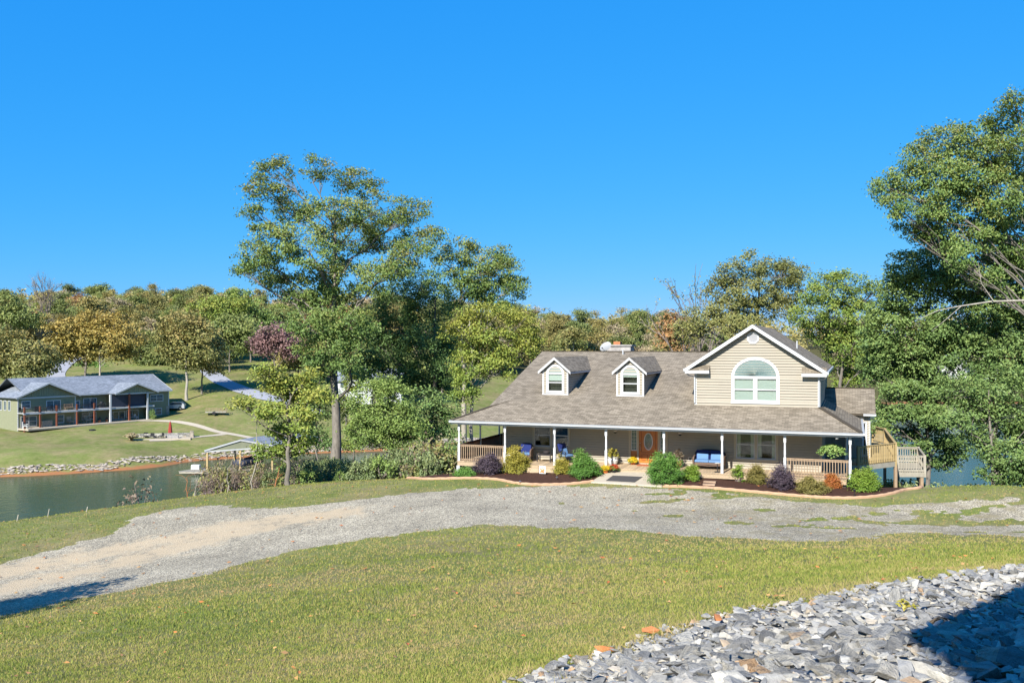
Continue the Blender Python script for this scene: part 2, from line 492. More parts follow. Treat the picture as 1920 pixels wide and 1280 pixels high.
ctrl += [(-60,112,-15.5),(-30,128,-15.5),(0,148,-16),(40,150,-16.5),(80,160,-17),(110,210,-17),(-105,98,-15.5),(-160,90,-16),(200,180,-17),(300,200,-17)]
ctrl += [(-86.8,160,-8.8),(-69.4,185,-7.9),(-75,148,-9.8),(-55,166,-9.2),(-95,150,-9.4),(-40,172,-9.5),(-120,170,-7)]
ctrl += [(-220,420,17),(-120,430,17),(-60,440,15),(0,450,9),(60,470,7),(150,480,7),(250,450,7),(0,330,2),(60,360,1),
         (130,330,-6),(160,380,0),(-100,340,10),(-170,330,11),(-40,330,5),(-400,700,18),(400,700,12),(0,800,16),(-400,300,12),
         (400,340,-4),(-300,120,-3),(300,60,-4),(300,-150,5),(-300,-150,2),(0,-300,8),(900,1200,15),(-900,1200,15),(900,-300,5),(-900,-300,5),
         (900,400,5),(-900,400,12)]
ctrl = np.array(ctrl, float)
def _phi(r2): return np.sqrt(r2 + 5.0 ** 2)
_d2 = ((ctrl[:, None, :2] - ctrl[None, :, :2]) ** 2).sum(-1)
_n = len(ctrl)
_A = np.zeros((_n + 3, _n + 3))
_A[:_n, :_n] = _phi(_d2) - 0.02 * np.eye(_n)
_A[:_n, _n] = 1; _A[:_n, _n+1:] = ctrl[:, :2]
_A[_n, :_n] = 1; _A[_n+1:, :_n] = ctrl[:, :2].T
_W = np.linalg.solve(_A, np.concatenate([ctrl[:, 2], np.zeros(3)]))

def _hash(i, j, s):
    h = (i * 374761393 + j * 668265263 + s * 982451653) & 0xffffffff
    h = ((h ^ (h >> 13)) * 1274126177) & 0xffffffff
    return ((h ^ (h >> 16)) & 0xffff) / 65535.0
def vnoise(X, Y, scale, seed=0):
    x = np.asarray(X) / scale; y = np.asarray(Y) / scale
    i = np.floor(x).astype(np.int64); j = np.floor(y).astype(np.int64)
    u = x - i; v = y - j
    u = u * u * (3 - 2 * u); v = v * v * (3 - 2 * v)
    return ((_hash(i, j, seed) * (1-u) + _hash(i+1, j, seed) * u) * (1-v)
            + (_hash(i, j+1, seed) * (1-u) + _hash(i+1, j+1, seed) * u) * v) * 2 - 1
def fnoise(X, Y, scale, seed=0, o=3):
    t = 0; a = 1.0; n = 0
    for k in range(o):
        t = t + a * vnoise(X, Y, scale / 2 ** k, seed + k); n += a; a *= 0.5
    return t / n

def tz(X, Y):
    X = np.asarray(X, float); Y = np.asarray(Y, float)
    sh = np.broadcast(X, Y).shape
    x = np.broadcast_to(X, sh).ravel(); y = np.broadcast_to(Y, sh).ravel()
    out = np.empty(x.size)
    for s in range(0, x.size, 20000):
        e = slice(s, s + 20000)
        d2 = (x[e, None] - ctrl[None, :, 0]) ** 2 + (y[e, None] - ctrl[None, :, 1]) ** 2
        out[e] = _phi(d2) @ _W[:_n] + _W[_n] + _W[_n+1] * x[e] + _W[_n+2] * y[e]
    out += 0.05 * vnoise(x, y, 5.0, 3) + np.clip((y - 60) / 100, 0, 1) * 0.25 * vnoise(x, y, 11, 5)
    return out.reshape(sh)
def gz(x, y): return float(tz(np.array([x]), np.array([y]))[0])
_SC = np.concatenate([np.arange(3.5, 70, 0.05), np.arange(70, 700, 0.4)])
def gpx(x, y):
    """where the view ray of a photo pixel meets the ground"""
    X = (x - 960) / F * _SC; Z = H - (y - CY) / F * _SC
    d = Z - tz(X, _SC)
    k = np.argmax(d < 0) if (d < 0).any() else len(d) - 1
    k = max(k, 1)
    t = _SC[k-1] + (_SC[k] - _SC[k-1]) * d[k-1] / (d[k-1] - d[k] + 1e-9)
    return Vector(((x - 960) / F * t, t, H - (y - CY) / F * t))

def sdist(X, Y, poly):
    """signed distance to a polygon, positive inside"""
    P = np.array([(p[0], p[1]) for p in poly], float); Q = np.roll(P, -1, 0)
    best = np.full(np.shape(X), 1e9); ins = np.zeros(np.shape(X), bool)
    for (x0, y0), (x1, y1) in zip(P, Q):
        dx, dy = x1 - x0, y1 - y0
        t = np.clip(((X - x0) * dx + (Y - y0) * dy) / (dx * dx + dy * dy + 1e-12), 0, 1)
        best = np.minimum(best, np.hypot(X - x0 - t * dx, Y - y0 - t * dy))
        if y0 != y1:
            c = ((y0 > Y) != (y1 > Y)) & (X < (x1 - x0) * (Y - y0) / (y1 - y0) + x0)
            ins ^= c
    return np.where(ins, best, -best)

def gpoly(pts): return [gpx(x, y) for x, y in pts]
_up = [(0,1058),(110,1025),(200,1000),(265,968),(330,953),(400,945),(470,951),(560,953),(640,940),(760,925),(880,917),(960,912),(1060,908),(1160,911),(1260,914),(1400,928),(1500,938),(1560,943),(1700,950),(1800,942),(1920,936)]
_lo = [(1920,1012),(1750,1000),(1500,1015),(1300,1005),(1100,990),(900,985),(700,1010),(560,1032),(440,1062),(330,1090),(190,1115),(60,1142),(0,1160)]
drive_poly = gpoly(_up) + [Vector((46, 39, 0)), Vector((46, 29, 0))] + gpoly(_lo) + [Vector((-26, 17, 0)), Vector((-40, 24, 0))]
_rk = [(955,1290),(1060,1252),(1200,1197),(1340,1160),(1500,1130),(1650,1100),(1780,1080),(1920,1066)]
rock_poly = gpoly(_rk) + [Vector((14, 17.5, 0)), Vector((14, 2, 0)), Vector((-0.4, 4.5, 0))]
bedL_out = gpoly([(765,897),(800,898.5),(850,897.5),(900,897.5),(935,900),(965,906),(1000,909),(1040,909),(1078,907),(1112,903)])
bedL_poly = bedL_out + [hw(8.6, -0.25), hw(8.6, 0.3), hw(0.3, 0.35), hw(-0.3, 1.2), hw(-2.3, 0.9)]
bedR_out = gpoly([(1243,912),(1300,914),(1350,917),(1400,921.5),(1450,926),(1500,930.5),(1545,933.5),(1590,934.5),(1635,932),(1672,926),(1697,919)]) + [hw(23.6, -0.2), hw(23.75, 0.8)]
bedR_poly = bedR_out + [hw(23.3, 2.2), hw(20.8, 2.6), hw(20.2, 0.3), hw(11.2, 0.3), hw(11.2, -0.3)]
pad_poly = [hw(8.45, 0.02), hw(11.45, 0.02)] + gpoly([(1243,913.5),(1200,911),(1150,907.5),(1106,905)])

def drive_mask(X, Y):
    m = sdist(X, Y, drive_poly) + 0.75 * fnoise(X, Y, 2.2, 11, 4) + 0.22 * vnoise(X, Y, 0.3, 17)
    # thin, grassed-over gravel on the turning area in front of the house
    w = np.clip((X - 2) / 9, 0, 1) * np.clip((Y - 30) / 6, 0, 1)
    n = fnoise(X * 0.6, Y * 1.3, 1.3, 31, 5) + 0.18 * vnoise(X, Y, 0.22, 37)
    m = np.where((n > 0.60 - 0.36 * w) & (w > 0.02), -1, m)
    return m

# lawn, wood floor and clay: one sheet of ground
def axis(lo, hi, f0, f1, step, grow=1.12):
    a = list(np.arange(f0, f1 + 1e-6, step)); s = step; x = f1
    while x < hi:
        s = min(s * grow, 60); x += s; a.append(x)
    s = step; x = f0; b = []
    while x > lo:
        s = min(s * grow, 60); x -= s; b.append(x)
    return np.array(b[::-1] + a)
gx = np.concatenate([axis(-1500, -34.01, -130, -35, 2.2), axis(-34, 1500, -34, 34, 0.45, 1.06)])
gx = np.unique(np.round(gx[(np.diff(np.append(gx, 1e9)) > 0.05)], 4))
gy = axis(-400, 1800, 3, 56, 0.45, 1.02)
GX, GY = np.meshgrid(gx, gy)
GZ = tz(GX, GY)
nx, ny = len(gx), len(gy)
V = np.stack([GX.ravel(), GY.ravel(), GZ.ravel()], 1)
ii, jj = np.meshgrid(np.arange(ny - 1), np.arange(nx - 1), indexing='ij')
k0 = (ii * nx + jj).ravel()
Q = np.stack([k0, k0 + 1, k0 + nx + 1, k0 + nx], 1)
def sstep(x, a, b):
    t = np.clip((x - a) / (b - a), 0, 1); return t * t * (3 - 2 * t)
xf, yf = V[:, 0], V[:, 1]
wild = sstep(yf + 14 * fnoise(xf, yf, 30, 5), 262, 285)
ns = np.interp(xf, [p[0] for p in near_shore], [p[1] for p in near_shore])
crest = np.interp(xf, [-60, -25, -13, -3, 16, 24, 60], [48, 48, 57, 56, 58, 47, 47])
wild = np.maximum(wild, sstep(yf, crest, crest + 5) * (yf < ns + 6))
n = NT('lawn_and_wood_floor')
pos = n.coord('Object')
g1 = n.noise(pos, 0.22, 5, 0.6); g2 = n.noise(pos, 1.6, 6, 0.65); g3 = n.noise(pos, 22, 4, 0.7)
green = n.ramp(g3, [(0.25, (0.10, 0.13, 0.03)), (0.5, (0.165, 0.198, 0.048)), (0.8, (0.235, 0.25, 0.075))])
dry = n.ramp(g3, [(0.25, (0.13, 0.105, 0.05)), (0.55, (0.22, 0.18, 0.085)), (0.8, (0.30, 0.245, 0.12))])
mixf = n.math('ADD', n.math('MULTIPLY', g1, 0.75), n.math('MULTIPLY', g2, 0.6))
col = n.mix(n.ramp(mixf, [(0.56, 0.0), (0.80, 0.9)]), green, dry)
soil = n.ramp(n.noise(pos, 0.9, 5, 0.7), [(0.70, 0.0), (0.76, 0.55)])
col = n.mix(soil, col, (0.20, 0.085, 0.04))
floor_c = n.ramp(n.noise(pos, 0.5, 6, 0.7), [(0.3, (0.055, 0.045, 0.022)), (0.55, (0.09, 0.085, 0.03)), (0.75, (0.11, 0.07, 0.035))])
col = n.mix(1.0, col, n.ramp(n.noise(pos, 0.11, 6, 0.7), [(0.3, 0.72), (0.7, 1.22)]), 'MULTIPLY')
col = n.mix(1.0, col, n.ramp(n.noise(pos, 0.8, 6, 0.75), [(0.3, 0.75), (0.7, 1.2)]), 'MULTIPLY')
col = n.mix(n.attr('wild'), col, floor_c)
sep = n.n('SeparateXYZ'); n.l(pos, sep.inputs[0])
zz = n.math('ADD', sep.outputs['Z'], n.math('MULTIPLY', n.noise(pos, 0.6, 4), 0.9))
col = n.mix(n.ramp(n.math('MULTIPLY', n.math('ADD', zz, 12.6), 0.5), [(0.36, 1.0), (0.52, 0.0)]), col, (0.30, 0.13, 0.055))
n.bump(g3, 0.8, 0.05)
M['ground'] = n.set(col, 0.95, 0.1)
ground = link('ground', np_mesh('ground', V, Q, M['ground'], {'wild': ('POINT', wild)}, smooth=True))
tag(ground, 'mown lawn and wooded slopes round the lake', kind='structure')

# lake
n = NT('lake_water')
wp = n.coord('Object', (1, 1, 1))
w1 = n.noise(wp, 0.9, 4, 0.6)
n.bump(w1, 0.22, 0.25)
wm = n.set((0.045, 0.070, 0.036), 0.10, 0.06)
n.b.inputs['IOR'].default_value = 1.33
mb = MB(); mb.poly([(-900, 45, WATER_Z), (900, 45, WATER_Z), (900, 420, WATER_Z), (-900, 420, WATER_Z)])
tag(mb.build('lake_water', wm), 'calm green lake inlet below the slope', kind='structure')

def sheet(name, poly_or_mask, bounds, step, off, mat, attrs=None, parent=None, skirt=0.03):
    xs = np.arange(bounds[0], bounds[1], step); ys = np.arange(bounds[2], bounds[3], step)
    SX, SY = np.meshgrid(xs, ys)
    cx, cy = SX[:-1, :-1] + step / 2, SY[:-1, :-1] + step / 2
    msk = poly_or_mask(cx, cy) > 0 if callable(poly_or_mask) else sdist(cx, cy, poly_or_mask) > 0
    ci, cj = np.nonzero(msk)
    nn = len(xs)
    k = ci * nn + cj
    q = np.stack([k, k + 1, k + nn + 1, k + nn], 1)
    used, inv = np.unique(q, return_inverse=True)
    q = inv.reshape(q.shape)
    vx, vy = SX.ravel()[used], SY.ravel()[used]
    v = np.stack([vx, vy, tz(vx, vy) + off], 1)
    # edge vertices dip into the ground so that the sheet has no floating rim
    cnt = np.bincount(q.ravel(), minlength=len(v))
    v[cnt < 4, 2] -= off + 0.006
    at = {kk: ('POINT', fn(vx, vy)) for kk, fn in attrs.items()} if attrs else None
    return link(name, np_mesh(name, v, q, mat, at, smooth=True), parent)

# gravel drive
n = NT('gravel')
pos = n.coord('Object')
vo = n.n('TexVoronoi'); vo.inputs['Scale'].default_value = 26; n.l(pos, vo.inputs['Vector'])
sepc = n.n('SeparateColor'); n.l(vo.outputs['Color'], sepc.inputs[0])
st = n.ramp(sepc.outputs[0], [(0.0, (0.148, 0.125, 0.086)), (0.3, (0.352, 0.302, 0.210)), (0.6, (0.476, 0.411, 0.286)), (0.88, (0.635, 0.551, 0.386)), (1.0, (0.794, 0.689, 0.492))])
st = n.mix(n.ramp(vo.outputs['Distance'], [(0.4, 0.0), (0.8, 0.8)]), st, (0.09, 0.085, 0.075))
st = n.mix(1.0, st, n.ramp(n.noise(pos, 0.5, 5), [(0.3, 0.72), (0.7, 1.15)]), 'MULTIPLY')
fine = n.ramp(n.noise(pos, 60, 3), [(0.3, (0.396, 0.299, 0.182)), (0.7, (0.552, 0.434, 0.276))])
dfac = n.math('ADD', n.attr('dirt'), n.math('MULTIPLY', n.math('SUBTRACT', n.noise(pos, 1.2, 6, 0.7), 0.5), 2.6))
st = n.mix(n.ramp(dfac, [(0.45, 0.0), (0.95, 0.8)]), st, fine)
earth = n.ramp(n.noise(pos, 1.1, 6, 0.7), [(0.48, 0.0), (0.66, 0.75)])
st = n.mix(n.math('MULTIPLY', earth, n.attr('thin')), st, (0.235, 0.195, 0.10))
n.bump(vo.outputs['Distance'], 0.8, 0.03)
M['gravel'] = n.set(st, 0.95, 0.15)
_dl = [gpx(x, y) for x, y in [(0,1105),(160,1070),(300,1035),(420,1000),(520,980),(640,962)]]
_dl2 = [gpx(x, y) for x, y in [(0,1075),(150,1045),(330,1010),(450,985),(560,968)]]
def pathdist(X, Y, pts):
    best = np.full(np.shape(X), 1e9)
    for p, q in zip(pts[:-1], pts[1:]):
        dx, dy = q.x - p.x, q.y - p.y
        t = np.clip(((X - p.x) * dx + (Y - p.y) * dy) / (dx * dx + dy * dy), 0, 1)
        best = np.minimum(best, np.hypot(X - p.x - t * dx, Y - p.y - t * dy))
    return best
def dirt(X, Y):
    d = np.minimum(pathdist(X, Y, _dl), pathdist(X, Y, _dl2))
    return np.clip(1.15 - d / 2.2, 0, 1) * 1.0
def thin(X, Y): return np.clip((X - 2) / 8, 0, 1)
drive = sheet('gravel_drive', drive_mask, (-30, 34, 14, 56), 0.16, 0.014, M['gravel'], {'dirt': dirt, 'thin': thin})
tag(drive, 'grey gravel drive curving past the house', kind='structure')

# mulch beds, edging, concrete pad
n = NT('bark_mulch')
pos = n.coord('Object')
f1 = n.noise(pos, 28, 4, 0.7); f2 = n.noise(pos, 1.2, 3)
c = n.ramp(f1, [(0.3, (0.028, 0.014, 0.010)), (0.55, (0.085, 0.042, 0.028)), (0.8, (0.16, 0.09, 0.06))])
n.bump(f1, 1.0, 0.06)
M['mulch'] = n.set(c, 0.95, 0.1)
for poly, lab in ((bedL_poly, 'dark bark mulch bed before the porch'), (bedR_poly, 'dark bark mulch bed curving round the porch corner')):
    xs_ = [p.x for p in poly]; ys_ = [p.y for p in poly]
    tag(sheet('mulch_bed', poly, (min(xs_) - .2, max(xs_) + .2, min(ys_) - .2, max(ys_) + .2), 0.1, 0.035, M['mulch']), lab, kind='structure')

def edging(pts, label):
    # smooth the line, then sweep a low rounded kerb along it
    P = [Vector((p.x, p.y, 0)) for p in pts]
    dense = []
    for i in range(len(P) - 1):
        p0, p1, p2, p3 = P[max(i-1, 0)], P[i], P[i+1], P[min(i+2, len(P)-1)]
        for t in np.linspace(0, 1, 9)[:-1]:
            dense.append(0.5 * ((2*p1) + (p2-p0)*t + (2*p0-5*p1+4*p2-p3)*t*t + (3*p1-p0-3*p2+p3)*t**3))
    dense.append(P[-1])
    prof = [(-0.10, -0.05), (-0.10, 0.05), (-0.06, 0.10), (0.05, 0.115), (0.10, 0.07), (0.10, -0.05)]
    mb = MB(); rings = []
    for i, p in enumerate(dense):
        d = (dense[min(i+1, len(dense)-1)] - dense[max(i-1, 0)]).normalized()
        s = Vector((d.y, -d.x, 0)); z = gz(p.x, p.y)
        rings.append(mb._add([p + s * u + Vector((0, 0, z + w + 0.01 * math.sin(i * 1.7))) for u, w in prof]))
    for i in range(len(rings) - 1):
        for j in range(len(prof) - 1):
            mb.face([rings[i]+j, rings[i]+j+1, rings[i+1]+j+1, rings[i+1]+j])
    mb.face([rings[0]+j for j in range(len(prof))]); mb.face([rings[-1]+j for j in range(len(prof))][::-1])
    tag(mb.build('garden_edging', M['edging'], smooth=False), label, 'edging')
edging(bedL_out, 'tan concrete edging round the bed left of the door path')
edging(bedR_out, 'tan concrete edging curving round the bed right of the door path')
xs_ = [p.x for p in pad_poly]; ys_ = [p.y for p in pad_poly]
tag(sheet('entrance_path', pad_poly, (min(xs_) - .2, max(xs_) + .2, min(ys_) - .2, max(ys_) + .2), 0.06, 0.05, M['concrete']), 'pale concrete path to the front door', kind='structure')

# ------------------------------------------------------------------ rock bank in the foreground
def stone_mesh(seed, flat=0.55, mat=None):
    rr = random.Random(seed)
    bm = bmesh.new()
    for i in range(9):
        d = Vector((rr.gauss(0, 1), rr.gauss(0, 1), rr.gauss(0, 1))).normalized() * rr.uniform(0.8, 1.05)
        bm.verts.new((d.x, d.y * rr.uniform(0.6, 0.9), d.z * flat))
    r = bmesh.ops.convex_hull(bm, input=bm.verts)
    bmesh.ops.delete(bm, geom=[g for g in r['geom_interior'] if isinstance(g, bmesh.types.BMVert)], context='VERTS')
    bmesh.ops.triangulate(bm, faces=bm.faces)
    me = bpy.data.meshes.new('stone'); bm.to_mesh(me); bm.free()
    if mat: me.materials.append(mat)
    return me
def stone_mat(name, use_attr):
    n = NT(name)
    r = n.attr('rnd') if use_attr else n.orand()
    c = n.ramp(r, [(0, (0.18, 0.175, 0.16)), (0.3, (0.255, 0.245, 0.222)), (0.6, (0.32, 0.305, 0.27)), (0.76, (0.36, 0.325, 0.255)), (0.90, (0.45, 0.425, 0.365)), (0.965, (0.36, 0.30, 0.22)), (1.0, (0.38, 0.24, 0.13))])
    pos = n.coord('Object' if not use_attr else 'Object')
    v = n.noise(pos, 2.2 if not use_attr else 14, 6, 0.7)
    c = n.mix(1.0, c, n.ramp(v, [(0.3, 0.62), (0.5, 1.0), (0.75, 1.3)]), 'MULTIPLY')
    n.bump(v, 0.8, 0.2 if not use_attr else 0.03)
    return n.set(c, 0.95, 0.08)
M['stone'] = stone_mat('quarry_stone', False)
M['stone_stuff'] = stone_mat('quarry_stone_fill', True)
M['stone_orange'] = plain('orange_clay_stone', (0.42, 0.16, 0.055), 0.9, 0.25, 5, bump=0.3)
n = NT('stone_dust'); pos = n.coord('Object')
f1 = n.noise(pos, 18, 5, 0.7)
M['dust'] = n.set(n.ramp(f1, [(0.3, (0.09, 0.085, 0.08)), (0.7, (0.24, 0.235, 0.225))]), 0.95, 0.1); 
def rock_mask(X, Y): return sdist(X, Y, rock_poly) + 0.22 * fnoise(X, Y, 0.8, 21, 3)
bank = sheet('rock_bank', rock_mask, (-1, 14.2, 2, 18.5), 0.14, 0.02, M['dust'])
tag(bank, 'bank of loose grey quarry stones beside the lawn', kind='structure')
SM = [stone_mesh(100 + i, random.uniform(0.22, 0.45), M['stone']) for i in range(14)]
SMo = stone_mesh(900, 0.6, M['stone_orange'])
SMc = []
for me in SM:
    v = np.empty(len(me.vertices) * 3); me.vertices.foreach_get('co', v)
    SMc.append((v.reshape(-1, 3), np.array([p.vertices[:] for p in me.polygons])))
cand = []
tries = 0
N_ST = 17000
xs_ = RNG.uniform(-0.8, 13.5, 110000); ys_ = RNG.uniform(4.0, 18.2, 110000)
mm = rock_mask(xs_, ys_)
keep = (mm > -0.12) & (np.abs(xs_) < 0.85 * ys_ + 1.5)
# stones get sparser at the very rim and bigger towards the heart of the bank
keep &= RNG.random(110000) < np.clip((mm + 0.35) / 0.5, 0.1, 1)
xs_, ys_, mm = xs_[keep][:N_ST], ys_[keep][:N_ST], mm[keep][:N_ST]
sz = np.clip(RNG.lognormal(-2.95, 0.52, len(xs_)), 0.022, 0.165) * (0.8 + 0.3 * np.clip(mm, 0, 1))
zs_ = tz(xs_, ys_)
lift = RNG.uniform(-0.02, 0.05, len(xs_)) + 0.3 * sz
score = sz / np.hypot(xs_, ys_)
inview = (np.abs(xs_) < 0.56 * ys_) & ((H - zs_) / ys_ < 0.375)
rank = np.argsort(-np.where(inview, score, 0))
top = set(rank[:295].tolist())
ev = []; ef = []; er = []; base = 0
for i in range(len(xs_)):
    k = i % len(SM)
    e = (random.gauss(0, 0.28), random.gauss(0, 0.28), random.uniform(0, 6.28))
    if i in top:
        o = link('stone', SM[k], bank)
        o.location = (xs_[i], ys_[i], zs_[i] + lift[i]); o.rotation_euler = e
        o.scale = [sz[i] * random.uniform(0.85, 1.3)] * 3
    else:
        mtx = np.array(Matrix.LocRotScale(None, __import__('mathutils').Euler(e), None).to_3x3())
        v, fc = SMc[k]
        ev.append(v @ mtx.T * sz[i] + (xs_[i], ys_[i], zs_[i] + lift[i])); ef.append(fc + base); base += len(v)
        er.append(np.full(len(fc), random.random()))
o = link('loose_stones', np_mesh('loose_stones', np.concatenate(ev), np.concatenate(ef), M['stone_stuff'], {'rnd': ('FACE', np.concatenate(er))}), bank)
o['kind'] = 'stuff'
for (x, y, s, lab) in ((1346, 1172, .085, 'orange clay clod with a notch on the rock bank edge, farthest of three'), (1219, 1196, .085, 'flat orange clay clod on the rock bank edge, middle of three'), (1134, 1231, .09, 'orange clay clod on the rock bank edge, nearest of three')):
    p = gpx(x, y)
    o = link('clay_clod', SMo, None); o.location = p + Vector((0, 0, 0.11)); o.scale = (s * 1.6, s * 1.1, s * 1.1); o.rotation_euler = (0, 0, x)
    tag(o, lab, 'clod', 'orange clay clods along the rock bank')

# ------------------------------------------------------------------ grass blades on the near lawn (one mass)
def blades(n_t, ymin, ymax, h0, h1, w0, seed, per=3):
    rg = np.random.default_rng(seed)
    # more tufts near the camera, sampled over the part of the lawn in and near the picture
    u = rg.random(n_t)
    Y = (ymin ** -0.6 + u * (ymax ** -0.6 - ymin ** -0.6)) ** (-1 / 0.6)
    X = (rg.random(n_t) * 2 - 1) * 0.72 * Y
    ok = (drive_mask(X, Y) < 0.55 * rg.random(n_t) ** 2.5 - 0.02) & (rock_mask(X, Y) < 0.1)
    ok &= (sdist(X, Y, bedL_poly) < -0.1) & (sdist(X, Y, bedR_poly) < -0.1) & (sdist(X, Y, pad_poly) < -0.05)
    ok &= Y < np.interp(X, [-30, -25, -13, -3, 16, 24, 40], [46, 49, 56, 55, 40, 45, 45])
    X, Y = X[ok], Y[ok]
    pat = fnoise(X * 0.6, Y, 3.2, 41, 4)
    Z = tz(X, Y)
    X = np.repeat(X, per); Y = np.repeat(Y, per); Z = np.repeat(Z, per); pat = np.repeat(pat, per)
    m = len(X)
    X = X + rg.normal(0, 0.03, m); Y = Y + rg.normal(0, 0.03, m)
    sc = np.clip(Y / 16, 0.8, 2.2)
    hh = rg.uniform(h0, h1, m) * (0.9 + 0.25 * pat) * np.clip(sc, 0.8, 1.35)
    ww = w0 * sc * rg.uniform(0.7, 1.3, m)
    an = rg.uniform(0, 6.28, m); lean = rg.uniform(0.1, 1.1, m) * hh; la = rg.uniform(0, 6.28, m)
    v = np.empty((m, 3, 3))
    v[:, 0] = np.stack([X - np.cos(an) * ww, Y - np.sin(an) * ww, Z - 0.01], 1)
    v[:, 1] = np.stack([X + np.cos(an) * ww, Y + np.sin(an) * ww, Z - 0.01], 1)
    v[:, 2] = np.stack([X + np.cos(la) * lean, Y + np.sin(la) * lean, Z + hh], 1)
    rnd = np.clip(0.45 + 0.70 * pat + 0.25 * np.repeat(fnoise(X[::per], Y[::per], 0.9, 47, 2), per) + rg.normal(0, 0.30, m), 0, 1)
    return v.reshape(-1, 3), np.arange(m * 3).reshape(-1, 3), rnd
gv, gf, gr = blades(235000, 6.5, 57, 0.022, 0.058, 0.0085, 5)
L['grass'] = leaf_mat('lawn_grass', [(p_, tuple(c_ * 1.08 / 1.85 for c_ in q_)) for p_, q_ in stops((0.37, 0.27, 0.13), (0.34, 0.28, 0.095), (0.30, 0.285, 0.07), (0.235, 0.255, 0.05), (0.15, 0.195, 0.035))], trans=0.3, rough=0.7, spec=0.15)
tag(link('lawn_grass', np_mesh('lawn_grass', gv, gf, L['grass'], {'rnd': ('FACE', gr)})), 'short mown grass on the near lawn', 'grass', kind='stuff')

# dry wisps between the outermost stones, and a scatter of fallen leaves
def wisps(n_t, seed):
    rg = np.random.default_rng(seed)
    Y = rg.uniform(6, 18, n_t); X = rg.uniform(-0.5, 13, n_t)
    m_ = rock_mask(X, Y); ok = (m_ > -0.3) & (m_ < 0.55) & (fnoise(X, Y, 1.1, 71, 2) > 0.02)
    X, Y = X[ok], Y[ok]; m = len(X); Z = tz(X, Y)
    hh = rg.uniform(0.05, 0.16, m); an = rg.uniform(0, 6.28, m); la = rg.uniform(0, 6.28, m); ln = hh * rg.uniform(0.6, 1.6, m)
    v = np.empty((m, 3, 3)); w = 0.007
    v[:, 0] = np.stack([X - np.cos(an) * w, Y - np.sin(an) * w, Z], 1); v[:, 1] = np.stack([X + np.cos(an) * w, Y + np.sin(an) * w, Z], 1)
    v[:, 2] = np.stack([X + np.cos(la) * ln, Y + np.sin(la) * ln, Z + hh], 1)
    return v.reshape(-1, 3), np.arange(m * 3).reshape(-1, 3), np.clip(rg.normal(0.2, 0.2, m), 0, 1)
gv, gf, gr = wisps(60000, 9)
tag(link('dry_grass', np_mesh('dry_grass', gv, gf, L['grass'], {'rnd': ('FACE', gr)})), 'dry straw wisps along the rim of the rock bank', 'grass', kind='stuff')
rg = np.random.default_rng(14)
Y = rg.uniform(8, 52, 900); X = rg.uniform(-0.6, 0.6, 900) * Y
k = (rock_mask(X, Y) < 0) & (rg.random(900) < 0.55); X, Y = X[k], Y[k]; Z = tz(X, Y) + 0.05
m = len(X); v = np.empty((m, 4, 3)); a_ = rg.uniform(0, 6.28, m); s_ = rg.uniform(0.03, 0.065, m) * np.clip(Y / 18, 1, 1.8)
for j, (du, dv) in enumerate(((-1, 0), (0, -.6), (1, 0), (0, .6))):
    v[:, j] = np.stack([X + s_ * (du * np.cos(a_) - dv * np.sin(a_)), Y + s_ * (du * np.sin(a_) + dv * np.cos(a_)), Z + rg.uniform(-.01, .03, m)], 1)
L['fallen'] = leaf_mat('fallen_leaf', stops((0.22, 0.06, 0.02), (0.30, 0.12, 0.03), (0.28, 0.17, 0.06), (0.12, 0.06, 0.03)))
tag(link('fallen_leaves', np_mesh('fallen_leaves', v.reshape(-1, 3), np.arange(m * 4).reshape(-1, 4), L['fallen'], {'rnd': ('FACE', rg.random(m))})), 'scatter of fallen orange leaves on the lawn', 'leaves', kind='stuff')
